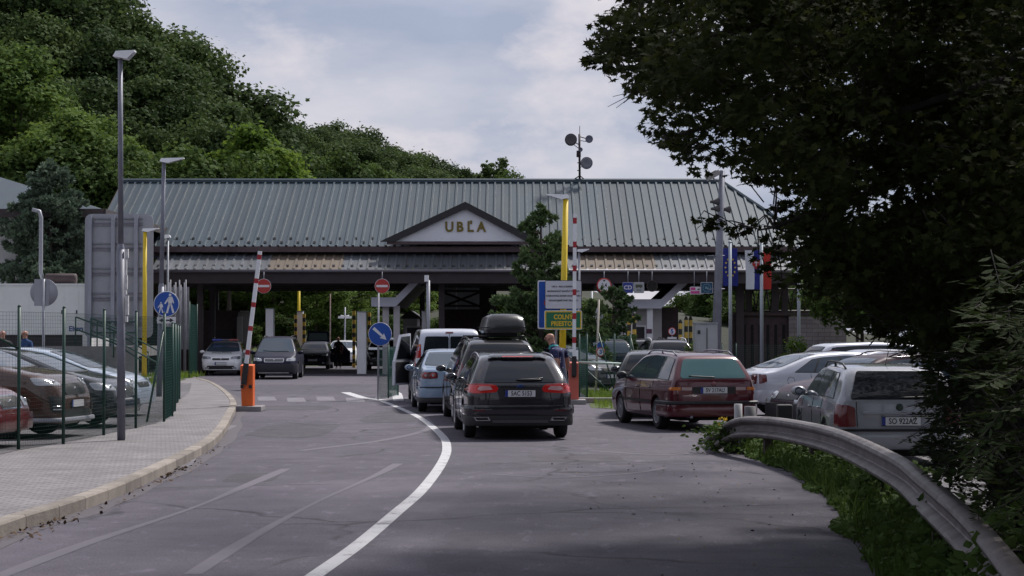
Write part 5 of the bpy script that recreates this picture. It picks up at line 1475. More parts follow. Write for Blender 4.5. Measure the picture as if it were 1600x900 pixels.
# silver van with an open driver's door
L = 4.78; top = [(0, 1.10), (.015, 1.35), (.07, 1.84), (.18, 1.93), (.5, 1.965), (2.9, 1.97), (3.25, 1.90), (L - .62, 1.24), (L - .48, 1.14), (L - .14, .96), (L - .02, .78), (L, .62)]
c = Car('van', 'silver van with its left front door standing open and dark rear windows', L, 1.90, 1.97, top, [(0, 1.08), (3.3, 1.10), (L - .7, 1.04), (L, .58)], .98, L - .86, .34, P_lsilver, tumble=.15, rear_round=.10, rear_w=.93, zb=.26, crown=.045, spokes=6, darkrim=True, cat='van')
c.doors = [(2.75, 3.75)]; c.side_windows([(.25, .28), (1.5, 1.5), (2.7, 2.7), (L - 1.0, 3.25)], M_glass)
c.mirrors(L - 1.05, M_black, z=1.22, big=1.35)
for s_ in (1, -1): c.lay('rear_window', 'R', [(s_ * .02, 1.22), (s_ * .70, 1.22), (s_ * .62, 1.76), (s_ * .02, 1.76)], M_glass, off=.009, r=.05, rings=6)
c.strip('door_seam', 'R', [(0, .55), (0, 1.86)], .016, M_under, off=0)
c.lay('brake_light', 'R', [(-.10, 1.83), (.10, 1.83), (.10, 1.865), (-.10, 1.865)], M_taild, off=.02, r=.01)
for o, sg in zip(c.mirrored('tail_light', 'R', [(.745, 1.0), (.90, 1.0), (.86, 1.56), (.735, 1.56)], M_tail, off=.01, r=.02), (1, -1)):
    c.lay('reverse_lens', 'R', [(sg * .76, 1.06), (sg * .87, 1.06), (sg * .865, 1.20), (sg * .755, 1.20)], M_lens, off=.016, r=.02, parent=o)
    c.lay('indicator_lens', 'R', [(sg * .752, 1.49), (sg * .85, 1.49), (sg * .845, 1.55), (sg * .748, 1.55)], M_amber, off=.016, r=.02, parent=o)
c.both('tail_light', [(-L / 2 + .02, 1.0), (-L / 2 + .12, 1.0), (-L / 2 + .14, 1.56), (-L / 2 + .05, 1.56)], M_tail, off=.008, r=.02)
c.bumper('R', .34, .58, mat('grey_bumper', (.07, .07, .075), .6), out=.06); c.plate('R', 0, .80, '')
door = MB(); door.prism([(0, .42), (1.02, .42), (1.02, 1.08), (.98, 1.10), (.62, 1.80), (.02, 1.84), (0, 1.1)], 'y', 0, .07)
o = door.build('open_door', P_lsilver, c.root, loc=(L / 2 - 1.0, .93, 0)); o.rotation_euler = (0, 0, R(180 - 28))
mb = MB(); mb.prism([(.06, 1.14), (.90, 1.14), (.60, 1.74), (.06, 1.77)], 'y', -.006, .076); mb.build('door_window', M_glass, o)
mb = MB(); mb.prism([(.08, .48), (.94, .48), (.94, 1.05), (.08, 1.05)], 'y', -.012, -.004); mb.prism([(.08, .48), (.94, .48), (.94, 1.05), (.08, 1.05)], 'y', .074, .082); mb.build('door_lining', M_black, o)
c.place('R', -1.62, 49.8, hd(5))

# ---- oncoming side ------------------------------------------------------------
c = mpv('people_carrier', 'navy people carrier facing us in the left lane with silver grille', P_navy, L=4.63, W=1.82, H=1.73, spokes=7)
std_sides(c, 'mpv'); c.rails(.8, 2.9, M_black); c.windscreen(1.10, 1.62, M_glassblue, inset=.07)
front_set(c, .72, .86, .48, .84, (.36, .71, .83), .55, '', lens=M_lens, gm=mat('grille_grey', (.10, .10, .11), .4, .5), chrome=True, fog=False)
c.bumper('F', .28, .62, mat('navy_bumper', (.014, .014, .024), .5), out=.05); c.wiper('F', [(.55, 1.12), (0, 1.10), (-.5, 1.14)])
mb = MB(); mb.box(c.L / 2 + .02, c.L / 2 + .045, -.62, .62, .255, .275); mb.build('lip', M_chrome, c.root)
c.place('F', xat(428, 77), 77, (.035, -1))
c = hatch('police_car', 'white police car with blue and red roof light bar parked beside the stair railing', P_white, L=4.51, H=1.50, spokes=5)
std_sides(c, 'hatch'); c.windscreen(1.06, 1.40, M_glassblue, inset=.06)
front_set(c, .70, .83, .42, .83, (.36, .67, .75), .52, '', lens=M_lensd)
c.lay('lower_intake', 'F', [(-.62, .36), (.62, .36), (.58, .43), (-.58, .43)], M_black, off=.008)
mb = MB(); mb.ell((.15, 0, 1.55), (.13, .60, .055), 20, 8); bar = mb.build('light_bar', mat('light_bar_grey', (.10, .10, .14), .2), c.root)
for s_, m_ in ((-1, mat('blue_lamp_cover', (.03, .06, .42), .15, 0, .8)), (1, mat('red_lamp_cover', (.30, .06, .07), .15, 0, .8))):
    mb = MB(); mb.box(.02, .28, min(s_ * .16, s_ * .58), max(s_ * .16, s_ * .58), 1.515, 1.60); mb.build('lamp_cover', m_, bar, bevel=.02)
tm = text_mesh('POLÍCIA', .26, 0.002, .006); tm.transform(Matrix.Rotation(R(90), 4, 'Z') @ Matrix.Rotation(R(-90), 4, 'X'))
for v in tm.vertices:
    h, nn = c.hit('T', 1.62 + v.co.x * 1.0, v.co.y * .92); v.co = h + Vector((0, 0, .008))
tm.materials.clear(); tm.materials.append(mat('dark_green_lettering', (.015, .05, .035), .5)); link('hood_lettering', tm, c.root)
c.both('livery_stripe', [(-1.7, .62), (1.7, .62), (1.7, .74), (-1.7, .74)], mat('livery_green', (.02, .16, .07), .4), off=.004, r=.01)
c.place('F', xat(345, 84.6), 84.6, (.05, -1)); police = c
c = hatch('hatchback', 'dark hatchback facing us with tailgate raised and driver door wide open', P_navy, L=4.1, W=1.72, H=1.44)
std_sides(c, 'hatch'); c.windscreen(1.04, 1.34, M_glass); front_set(c, .66, .78, .46, .80, (.34, .66, .76), .48, '', lens=M_lens)
tg = MB(); tg.prism([(-.62, 0), (.62, 0), (.55, .62), (-.55, .62)], 'x', -.03, .03); o = tg.build('tailgate', P_navy, c.root, loc=(-1.55, 0, 1.38)); o.rotation_euler = (0, R(-22), 0)
mb = MB(); mb.prism([(-.52, .10), (.52, .10), (.46, .52), (-.46, .52)], 'x', -.034, .034); mb.build('rear_window', mat('hazy_glass', (.14, .19, .18), .12), o)
dr = MB(); dr.prism([(0, .35), (1.0, .35), (1.0, .95), (.93, .97), (.60, 1.34), (.1, 1.05), (0, .95)], 'y', -.03, .03); o = dr.build('open_door', P_navy, c.root, loc=(c.L / 2 - 1.45, .86, 0)); o.rotation_euler = (0, 0, R(90))
mb = MB(); mb.prism([(.12, .99), (.86, .99), (.58, 1.28), (.22, 1.07)], 'y', -.034, .034); mb.build('door_window', M_glassblue, o)
c.place('F', xat(488, 99), 99, (.02, -1))
c = hatch('hatchback', 'white car waiting behind the dark hatchback with open door', P_white, L=4.2); std_sides(c, 'hatch'); c.windscreen(1.04, 1.36, M_glassblue); front_set(c, .66, .80, .46, .80, (.34, .62, .74), .48)
c.place('F', xat(532, 109), 109, (.0, -1))
c = suv('off_roader', 'black car under the hall half hidden behind the blue arrow sign', P_black); std_sides(c, 'suv'); c.windscreen(1.17, 1.52, M_glass); front_set(c, .78, .92, .5, .85, (.40, .76, .9), .55, lens=M_lens)
c.place('F', xat(600, 97), 97, (.05, -1))

# ---- right-hand side ------------------------------------------------------------
L = 4.57
top = [(0, .94), (.02, 1.0), (.30, 1.36), (.40, 1.415), (.70, 1.455), (1.8, 1.485), (2.45, 1.455), (2.72, 1.385), (L - 1.12, .985), (L - .98, .955), (L - .28, .85), (L - .06, .73), (L, .6)]
c = Car('estate_car', 'old wine-red estate car with teal-tinted rear window and roof rails', L, 1.71, 1.485, top, [(0, .925), (.9, .945), (L - 1.3, .925), (L - .5, .83), (L, .55)], .98, L - .95, .305, P_wine, tumble=.44, rear_round=.12, rear_w=.90, front_round=.35, crown=.03, zb=.24, spokes=12, darkrim=True, rear_low=.33)
c.doors = [(1.2, 2.1), (2.1, 3.15)]; c.side_windows([(.30, .46), (1.14, 1.10), (2.10, 1.98), (L - 1.30, 2.62)], M_glassblue); c.mirrors(L - 1.4, M_black)
c.lay('rear_window', 'R', [(-.66, .985), (.66, .985), (.52, 1.345), (-.52, 1.345)], M_glassteal, off=.009, r=.08, rings=6)
c.wiper('R', [(-.02, 1.0), (.48, 1.02)])
c.rails(.55, 2.5, M_galvd, inset=.03, h=.05)
c.lay('plate_panel', 'R', [(-.42, .70), (.42, .70), (.42, .83), (-.42, .83)], M_black, off=.006, r=.01)
for o, sg in zip(c.mirrored('tail_light', 'R', [(.425, .68), (.80, .68), (.80, .83), (.425, .83)], M_taild, off=.010, r=.015, rings=5), (1, -1)):
    c.lay('reverse_lens', 'R', [(sg * .43, .765), (sg * .63, .765), (sg * .63, .825), (sg * .43, .825)], mat('pink_grey_lens', (.38, .27, .27), .2, 0, .6), off=.014, r=.008, parent=o)
    c.lay('indicator_lens', 'R', [(sg * .65, .765), (sg * .79, .765), (sg * .79, .825), (sg * .65, .825)], M_amber, off=.014, r=.008, parent=o)
c.both('tail_light', [(-L / 2 + .02, .765), (-L / 2 + .15, .765), (-L / 2 + .15, .825), (-L / 2 + .03, .825)], M_amber, off=.008, r=.01)
c.plate('R', 0, .765, 'SV 217AU', off=.016); c.emblem('R', 0, .885, .045, mat('red_chrome', (.25, .12, .13), .3, .8))
M_bump = mat('grey_red_bumper', (.045, .030, .034), .6)
c.bumper('R', .50, .565, mat('dark_bumper_strip', (.022, .022, .026), .6), out=.085, back=.75, name='bumper_strip'); c.bumper('R', .27, .50, P_wine, out=.06, back=.75)
c.both('rubbing_strip', [(-.98, .50), (1.0, .50), (1.0, .545), (-.98, .545)], M_black, off=.014, r=.01)
c.both('side_crease', [(-L / 2 + .1, .845), (L / 2 - .4, .80), (L / 2 - .4, .806), (-L / 2 + .1, .851)], mat('pale_pinstripe', (.4, .35, .37), .4), off=.005, r=.002)
for s_ in (1, -1): c.strip('tailgate_seam', 'R', [(s_ * .74, .95), (s_ * .70, .58)], .012, M_under, off=0)
mb = MB(); mb.tube([(-L / 2 - .05, .45, .27), (-L / 2 + .4, .45, .27)], .03, 8); mb.build('exhaust_pipe', M_galvd, c.root)
mb = MB()
for y in (.38, -.38): mb.box(-L / 2 + .62, -L / 2 + .72, y - .13, y + .13, .9, 1.18)
c.place('R', 3.79, 36.1, hd(12)); b3 = c
c = hatch('hatchback', 'dark hatchback nosed in beyond the wine-red estate', P_black, L=4.2, spokes=7); std_sides(c, 'hatch'); c.windscreen(1.04, 1.36, M_glass, axis='R', name='rear_window'); c.plate('R', 0, .75, '')
c.mirrored('tail_light', 'R', [(.60, .80), (.76, .80), (.76, .96), (.62, .96)], M_taild, off=.009); c.place('R', 3.1, 41.6, hd(-5))

# silver liftback seen from its right side
c = saloon('saloon_car', 'silver liftback parked side-on between the wine-red estate and the silver estate', P_silver, L=4.57, W=1.77, H=1.44, lift=True, spokes=6)
std_sides(c, 'saloon', M_glassblue); c.windscreen(1.10, 1.36, M_glassblue, axis='R', name='rear_window', inset=.09)
h, nn = c.hit('E', -1.52, .80); c.strip('fuel_flap', 'E', [(-1.52 + .085 * math.cos(a * .524), .80 + .085 * math.sin(a * .524)) for a in range(13)], .010, M_under, off=0)
c.both('rubbing_strip', [(-2.2, .50), (2.0, .50), (2.0, .56), (-2.2, .56)], mat('grey_strip', (.10, .10, .12), .5), off=.012, r=.01)
c.mirrored('tail_light', 'R', [(.46, .74), (.73, .74), (.73, .95), (.50, .95)], M_taild, off=.009); c.both('tail_light', [(-c.L / 2 + .04, .74), (-c.L / 2 + .20, .78), (-c.L / 2 + .20, .93), (-c.L / 2 + .05, .95)], M_taild, off=.008, r=.02); c.bumper('R', .34, .60, P_silver, out=.05); c.plate('R', 0, .75, '')
mb = MB(); mb.tube([(-.9, 0, 1.42), (-1.05, 0, 1.62)], .006, 4); mb.build('aerial', M_black, c.root)
hx, hy = math.cos(R(17)), math.sin(R(17))
c.place('R', xat(1160, 42.5), 42.5, (hx, hy)); okt = c

# silver estate, rear view behind the guardrail
L = 4.51
top = [(0, .95), (.03, 1.02), (.20, 1.24), (.32, 1.36), (.52, 1.40), (1.3, 1.425), (2.2, 1.43), (2.6, 1.39), (2.85, 1.31), (L - 1.02, .99), (L - .84, .96), (L - .3, .86), (L - .06, .72), (L, .58)]
c = Car('estate_car', 'silver estate car seen from behind over the guardrail, half hidden by leaves', L, 1.76, 1.43, top, [(0, .93), (.9, .96), (L - 1.35, .925), (L - .5, .84), (L, .55)], .97, L - .92, .32, P_silver2, tumble=.40, rear_round=.16, rear_w=.84, zb=.22, spokes=5, rear_low=.34)
std_sides(c, 'estate', mat('bright_sky_glass', (.14, .16, .19), .06, 0, .6)); c.rails(.6, 2.5, M_black, inset=.04, h=.06)  # pale side glass colour stands in for reflected bright sky
c.lay('rear_window', 'R', [(-.66, .965), (.66, .965), (.53, 1.34), (-.53, 1.34)], M_glass, off=.009, r=.04, rings=6)
c.mirrored('tail_light', 'R', [(.585, .60), (.80, .60), (.81, .88), (.72, .90), (.60, .86)], mat('deep_red_lens', (.13, .012, .018), .18, 0, .7), off=.010, r=.03, rings=5)
c.both('tail_light', [(-L / 2 + .02, .60), (-L / 2 + .16, .60), (-L / 2 + .13, .90), (-L / 2 + .03, .90)], MATS['deep_red_lens'], off=.008, r=.02)
mb = MB(); h, nn = c.hit('R', 0, .785); mb.box(h.x - .05, h.x + .02, -.50, .50, .765, .81); mb.build('tailgate_handle', P_silver2, c.root, bevel=.012)
c.emblem('R', 0, .865, .05, mat('dark_badge', (.04, .06, .05), .3, .5)); c.plate('R', -.02, .675, 'SO 922AZ', off=.02)
c.bumper('R', .30, .575, P_silver2, out=.06, back=.62); c.strip('rubbing_strip', 'R', [(-.80, .56), (.80, .56)], .035, M_black, off=.07)
for s_ in (1, -1): c.strip('tailgate_seam', 'R', [(s_ * .58, .94), (s_ * .565, .60)], .012, M_under, off=0)
c.wiper('R', [(-.02, .985), (-.52, 1.0)])
mb = MB(); mb.tube([(-1.2, 0, 1.40), (-1.45, 0, 1.62)], .006, 4); mb.build('aerial', M_black, c.root)
c.place('R', 5.22, 25.9, hd(-1), z=-.03)

c = estate('estate_car', 'plum estate with black roof rails facing left behind the silver estate', P_plum, L=4.6, W=1.75, H=1.46, spokes=5)
std_sides(c, 'estate', M_glassblue); c.rails(.7, 2.75, M_black, h=.07); c.windscreen(1.04, 1.36, M_glassblue)
front_set(c, .62, .77, .40, .80, (.36, .62, .75), .44, '', lens=M_lens, gm=mat('grille_dark', (.06, .06, .065), .4, .4))
c.bumper('F', .28, .56, mat('dark_front_bumper', (.02, .02, .024), .55), out=.06); c.mirrored('indicator', 'F', [(.42, .565), (.70, .565), (.70, .60), (.42, .60)], M_lens, off=.07, r=.01)
c.place('F', xat(1226, 35), 35, (-.93, -.37))
c = mpv('people_carrier', 'silver people carrier at the back of the right-hand lot, mostly roof and windows', P_lsilver, L=4.4, W=1.75, H=1.60, spokes=5)
std_sides(c, 'mpv'); c.windscreen(1.05, 1.45, M_glass, axis='R', name='rear_window'); c.mirrored('tail_light', 'R', [(.66, .9), (.84, .9), (.80, 1.4), (.68, 1.4)], M_taild, off=.009)
c.place('R', xat(1258, 54), 54, (.97, .22))
c = saloon('saloon_car', 'silver saloon roof showing behind the liftback and the maroon estate', P_silver, L=4.5); std_sides(c, 'saloon', M_glassblue); c.windscreen(1.03, 1.35, M_glassblue)
c.place('C', xat(1370, 46), 46, (-.9, -.35))
# dark cars in the right lane beyond the barrier
c = hatch('hatchback', 'grey-black car beside the right barrier with alloy front wheel showing', P_dark, L=4.3, spokes=10); std_sides(c, 'hatch'); c.windscreen(1.04, 1.36, M_glassblue); front_set(c, .66, .8, .46, .8, (.34, .62, .74), .48, lens=M_lens)
c.place('F', xat(958, 60), 61, (.72, -.62))
c = suv('off_roader', 'navy off-roader with grey rear glass behind the green fence posts', P_navy); std_sides(c, 'suv'); c.windscreen(1.17, 1.52, M_glassblue, axis='R', name='rear_window'); c.mirrored('tail_light', 'R', [(.68, .9), (.77, .9), (.77, 1.1), (.68, 1.1)], M_taild, off=.009); c.plate('R', 0, .8, '')
c.place('R', xat(955, 67), 67, hd(3))
for px, lab in ((1018, 'black off-roader queuing nearer the control booth'), (1050, 'black off-roader with a pale roof rack queuing by the silver cabinet')):
    c = suv('off_roader', lab, P_black, H=1.65); std_sides(c, 'suv'); c.windscreen(1.17, 1.52, M_glass, axis='R', name='rear_window'); c.rails(.7, 2.4, M_white if px > 1030 else M_black, h=.07); c.plate('R', 0, .8, '')
    c.mirrored('tail_light', 'R', [(.68, .9), (.77, .9), (.77, 1.1), (.68, 1.1)], M_taild, off=.009); c.place('R', xat(px, 73 if px < 1030 else 66), 73 if px < 1030 else 66, hd(4))

# ---- left lot: four cars facing the fence -----------------------------------------
c = saloon('saloon_car', 'dark red car nosing up to the mesh fence, nearest on the left', P_red, L=4.6, W=1.78, H=1.45, spokes=6); std_sides(c, 'saloon'); c.windscreen(1.03, 1.34, M_glassblue)
front_set(c, .60, .76, .42, .84, (.34, .60, .76), .46, '', lens=M_lens, chrome=True); c.bumper('F', .27, .52, P_red, out=.05); c.place('F', -7.42, 28.6, (1, -.16), z=.13)
c = suv('off_roader', 'copper-brown off-roader parked second from the front on the left', P_brown, L=4.48, H=1.64, spokes=5); std_sides(c, 'suv', M_glassblue); c.windscreen(1.17, 1.52, M_glassblue); c.rails(.8, 2.4, M_black)
front_set(c, .84, .97, .46, .86, (.42, .70, .88), .56, '', lens=M_lens, gm=M_black, fog=False)
c.lay('lower_intake', 'F', [(-.58, .34), (.58, .34), (.54, .47), (-.54, .47)], M_black, off=.012, r=.03)
for s_ in (1, -1):
    f_ = c.lay('fog_light_bezel', 'F', [(s_ * .60, .42), (s_ * .80, .44), (s_ * .80, .70), (s_ * .62, .68)], M_black, off=.010, r=.03)
    for zz in (.46, .51): c.lay('fog_light', 'F', [(s_ * .63, zz), (s_ * .78, zz + .01), (s_ * .78, zz + .03), (s_ * .63, zz + .025)], M_lens, off=.016, r=.01, parent=f_)
c.bumper('F', .27, .34, M_galv, out=.05, name='skid_plate'); c.place('F', -7.15, 31.6, (1, -.16), z=.13)
c = hatch('hatchback', 'dark grey tall hatchback third in the row on the left', P_dark, L=4.35, W=1.82, H=1.44, spokes=6); std_sides(c, 'hatch', mat('greenish_glass', (.05, .09, .10), .06, 0, .5)); c.windscreen(1.03, 1.33, M_glassblue)
front_set(c, .66, .80, .46, .85, (.40, .58, .72), .47, '', lens=M_lens); c.bumper('F', .26, .50, P_dark, out=.05); c.place('F', -7.05, 35.2, (1, -.12), z=.13)
c = hatch('hatchback', 'pale blue hatchback farthest in the row on the left', P_paleblue, L=4.3, W=1.76, H=1.42, spokes=6); std_sides(c, 'hatch', M_glassblue); c.windscreen(1.02, 1.32, M_glassblue)
front_set(c, .66, .79, .45, .82, (.36, .60, .70), .46, '', lens=M_lens); c.bumper('F', .27, .52, P_paleblue, out=.05); c.place('F', -7.6, 39.8, (1, -.1), z=.13)
# ------------------------------------------------------------------ street furniture
def tl(e, mb, n, m, **k):           # part given in world coordinates under thing e
    o = mb.build(n, m, e, **k); o.matrix_parent_inverse = Matrix.Translation(-Vector(e.location)); return o
M_led = mat('lamp_head_grey', (.74, .75, .78), .4)
M_lampglass = mat('lamp_glass', (.55, .57, .6), .2)
def lamp(px, Y, ptop, label, z0=0., r=.06, head=(1, .55), m=None, sleeve=None, r0=None, pxb=None, name='street_lamp'):
    x = xat(px, Y); zt = zat(ptop, Y); e = empty(name, (x, Y, z0), label, 'street lamp')
    xb = x if pxb is None else xat(pxb, Y)
    mb = MB()
    if sleeve:
        zs = zat(sleeve, Y); mb.tube([(xb, Y, z0), (xb + (x - xb) * .5, Y, zs - .05)], r0 or r * 1.4, 12); mb.tube([(xb + (x - xb) * .5, Y, zs - .05), (xb + (x - xb) * .5, Y, zs + .04)], [r0 or r * 1.4, r], 12, cap=False); mb.tube([(xb + (x - xb) * .5, Y, zs), (x, Y, zt - .05)], [r, r * .85], 12)
    else: mb.tube([(xb, Y, z0), (x, Y, zt - .05)], [r * 1.15, r * .85], 12)
    tl(e, mb, 'pole', m or M_galv)
    s, Lh = head; mb = MB()
    mb.add([(x - s * .10, Y - .11, zt - .02), (x - s * .10, Y + .11, zt - .02), (x + s * Lh, Y + .09, zt + .06), (x + s * Lh, Y - .09, zt + .06),
            (x - s * .06, Y - .08, zt + .07), (x - s * .06, Y + .08, zt + .07), (x + s * Lh, Y + .08, zt + .085), (x + s * Lh, Y - .08, zt + .085), (x + s * .12, Y - .11, zt - .06), (x + s * .12, Y + .11, zt - .06)],
           [(0, 1, 9, 8), (8, 9, 2, 3), (4, 5, 6, 7), (0, 8, 3, 7, 4), (1, 5, 6, 2, 9), (0, 4, 5, 1), (3, 2, 6, 7)])
    h = tl(e, mb, 'lamp_head', M_led)
    mb = MB(); za_ = lambda u: zt - .066 + .12 * (u - .12) / (Lh - .12)
    ua, ub = .12 + (Lh - .12) * .12, .12 + (Lh - .12) * .8
    mb.add([(x + s * ua, Y - .06, za_(ua)), (x + s * ua, Y + .06, za_(ua)), (x + s * ub, Y + .06, za_(ub)), (x + s * ub, Y - .06, za_(ub))], [(0, 1, 2, 3)]); o = mb.build('lamp_glass', M_lampglass, h); o.matrix_parent_inverse = Matrix.Identity(4)
    return e
M_pole1 = mat('blue_grey_pole', (.175, .182, .225), .5, .2, var=.2, vscale=5)
e = lamp(186, 30.7, 86, 'tall grey-blue street lamp standing on the pavement nearest to us', .125, .045, (1, .24), M_pole1, 385, .066, 190.5)
mb = MB()
xb = xat(190.5, 30.7)
for (a, b, w_) in ((389, 403, .030), (404, 460, .016), (430, 452, .022), (462, 492, .034), (494, 503, .026)): mb.box(xb + .055, xb + .055 + w_ * 1.7, 30.65 - w_ * .3, 30.69 + w_ * .3, zat(b, 30.7), zat(a, 30.7))
tl(e, mb, 'sticker_strip', mat('sticker_white', (.58, .58, .60), .6, var=.35, vscale=14))
e = lamp(255, 52, 251, 'tall grey street lamp carrying the blue walkers sign', .125, .062, (1, .55), M_pole1, 445, .08, 249)
lamp(262, 70, 370, 'short grey street lamp behind the walkers sign', .1, .04, (-1, .22), M_galv)
lamp(226, 69.3, 360, 'yellow street lamp post in front of the back of the big road sign', .13, .08, (1, .5), M_yellow)
e = lamp(884, 52, 308, 'yellow street lamp post carrying the customs sign boards', 0, .085, (-1, .52), M_yellow, pxb=877)
lamp(467, 112, 443, 'small yellow street lamp beneath the hall by the bushy tree', 0, .09, (1, .3), M_yellow)
lamp(905, 80, 392, 'thin grey street lamp beside the tan canopy panel', 0, .05, (1, .42), M_galv)
lamp(1141, 78, 410, 'grey street lamp arm beside the blue starred flag', 0, .05, (-1, .3), M_galv)
# poles and signs -----------------------------------------------------------------
def sign_disc(e, x, y, z, r, face, rim, rimw=.08, name='sign_disc'):
    mb = MB(); mb.lathe([(.001, .012), (r, .012), (r, -.008), (r * (1 - rimw), -.010)], 36, 'y', (x, y, z)); d_ = tl(e, mb, name, [rim]) if e else None
    mb = MB(); mb.disc((x, y - .0115, z), r * (1 - rimw), 'y', 36); f = mb.build('sign_face', face, d_); return d_
def sub(parent, mb, n, m): return mb.build(n, m, parent)
# walkers sign on the second lamp
Y = 51.8; x = xat(260, Y); z = zat(475, Y)
e = empty('walkers_sign', (x, Y, z), 'round blue sign with white walking adult and child on the grey lamp post', 'sign')
d_ = sign_disc(e, x + .0, Y, z, .345, M_blue, M_signwhite, .05)
mb = MB(); yy = Y - .016
def fig(ox, oz, s):
    mb.disc((ox, yy, oz + .255 * s), .040 * s, 'y', 14)
    for poly in ([(-.05, .20), (.05, .21), (.07, .05), (.04, -.02), (-.05, -.02), (-.06, .05)], [(-.05, 0), (.01, 0), (-.06, -.28), (-.12, -.28)], [(0, 0), (.05, 0), (.13, -.26), (.07, -.28)], [(-.05, .19), (-.03, .13), (-.14, -.02), (-.17, .01)], [(.04, .20), (.07, .20), (.12, .02), (.09, 0)]):
        mb.add([(ox + a * s, yy, oz + b * s) for a, b in poly], [tuple(range(len(poly)))])
fig(x + .10, z + .01, .92); fig(x - .145, z - .10, .52)
sub(d_, mb, 'pictogram', M_signwhite)
z2 = zat(500.5, Y); mb = MB(); mb.box(x - .25, x + .25, Y - .008, Y + .008, z2 - .085, z2 + .085); pl = tl(e, mb, 'arrow_plate', M_signwhite, bevel=.005)
mb = MB(); mb.box(x - .13, x + .13, yy - .001, yy, z2 - .018, z2 + .018)
for s_ in (-1, 1): mb.add([(x + s_ * .10, yy - .0005, z2 - .06), (x + s_ * .20, yy - .0005, z2), (x + s_ * .10, yy - .0005, z2 + .06)], [(0, 1, 2)])
sub(pl, mb, 'arrow', M_platetxt)
mb = MB(); mb.box(xat(249, Y) - .09, x + .05, Y + .012, Y + .05, z - .02, z + .02); mb.box(xat(249, Y) - .09, x + .05, Y + .012, Y + .05, z2 - .02, z2 + .02); tl(e, mb, 'clamp', M_galv)
# sign seen from behind, left
Y = 47.; x = xat(68, Y); e = empty('road_sign', (x, Y, .13), 'back of a round road sign on a square plate in front of the white generator', 'sign')
mb = MB(); mb.tube([(x, Y, .13), (x, Y, zat(436, Y))], .035, 8); tl(e, mb, 'post', M_galv)
mb = MB(); mb.box(xat(53, Y), xat(76, Y), Y + .02, Y + .035, zat(478, Y), zat(436, Y)); tl(e, mb, 'plate', M_signback)
mb = MB(); mb.lathe([(.001, 0), (.34, 0), (.34, .02), (.001, .02)], 32, 'y', (xat(68, Y), Y + .04, zat(457, Y))); tl(e, mb, 'sign_disc', M_signback)
# big sign board seen from behind
Y = 71.; x0, x1 = xat(132, Y), xat(239, Y); zb_, zt = zat(528, Y), zat(334, Y)
e = empty('road_sign_board', ((x0 + x1) / 2, Y, 1.3), 'big grey road sign board seen from behind with steel ribs, left of the hall', 'sign')
mb = MB(); P = round_poly([(x0, zb_), (x1, zb_), (x1, zt), (x0, zt)], .28, 5, dense=5); mb.prism(P, 'y', Y, Y + .03); tl(e, mb, 'board', M_signback)
for px in (141, 177, 213): mb = MB(); mb.box(xat(px, Y) - .07, xat(px, Y) + .07, Y - .16, Y - .055, 1.2, zt - .06); tl(e, mb, 'post', mat('sign_post_grey', (.30, .31, .37), .5, .2, var=.1))
mb = MB()
for k in range(5):
    z = zt - .18 - k * .92
    for dz in (0, .16, .24): mb.box(x0 + .2, x1 - .4, Y - .05, Y - .003, z - dz - .025, z - dz + .025)
tl(e, mb, 'rib', M_galvd)
# no-entry signs hung from the beam
for px, py, Y, lab in ((412, 447, 85.7, 'red no-entry sign behind the raised striped barrier arm'), (597, 447, 85.7, 'red no-entry sign above the blue arrow sign')):
    x, z = xat(px, Y), zat(py, Y); e = empty('no_entry_sign', (x, Y, z), lab, 'sign', )
    d_ = sign_disc(e, x, Y, z, .33, M_red, M_signwhite, .04); mb = MB(); mb.box(x - .25, x + .25, Y - .018, Y - .014, z - .05, z + .05); sub(d_, mb, 'bar', M_signwhite)
    mb = MB(); mb.tube([(x, Y + .03, z), (x, Y + .03, 4.6)], .018, 6); tl(e, mb, 'hanger', M_galv)
# blue arrow sign on its island, with green mesh guards
Y = 53.2; x, z = xat(594, Y), zat(522, Y); e = empty('arrow_sign', (x, Y, 0), 'round blue sign with white arrow pointing down right on the traffic island', 'sign')
d_ = sign_disc(e, x, Y, z, .325, M_blue, M_signwhite, .035)
mb = MB(); yy = Y - .016
c_, q = math.cos(R(-42)), math.sin(R(-42))
ar = [(-.25, .042), (.08, .03), (.06, .09), (.24, 0), (.06, -.09), (.08, -.03), (-.25, -.042)]
mb.add([(x + a * c_ - b * q, yy, z + a * q + b * c_) for a, b in ar], [(0, 1, 5, 6), (1, 2, 3), (1, 3, 5), (3, 4, 5)]); sub(d_, mb, 'arrow', M_signwhite)
mb = MB(); mb.tube([(x - .05, Y + .05, 0), (x - .05, Y + .05, zat(458, Y))], .024, 8); tl(e, mb, 'post', M_galv)
def meshfence(name, posts, z0, h, label, step=.055, post_r=.026, group=None, cap=True, extra=None, cat='fence', wire=.0022, sub2=1):
    e = empty(name, (posts[0][0], posts[0][1], z0), label, cat, group)
    for (x, y) in posts:
        mb = MB(); mb.tube([(x, y, z0 - .1), (x, y, z0 + h + .08)], post_r, 8); mb.lathe([(post_r, z0 + h + .08), (post_r * 1.15, z0 + h + .085), (.001, z0 + h + .11)], 8, 'z', (x, y, 0)); tl(e, mb, 'post', M_green)
    for (xa, ya), (xb, yb) in zip(posts, posts[1:]):
        mb = MB(); Ln = math.hypot(xb - xa, yb - ya); nv = max(2, int(Ln / step)); nh = int(h / (step * 1.0))
        for i in range(1, nv): u = i / nv; mb.tube([(xa + (xb - xa) * u, ya + (yb - ya) * u, z0 + .03), (xa + (xb - xa) * u, ya + (yb - ya) * u, z0 + h)], wire, 3, cap=False, smooth=False)
        for j in range(nh + 1): z = z0 + .03 + (h - .03) * j / nh; mb.tube([(xa, ya, z), (xb, yb, z)], wire * (1.6 if j in (0, nh) else 1), 3, cap=False, smooth=False)
        tl(e, mb, 'mesh_panel', M_wire, fix=False)
    return e
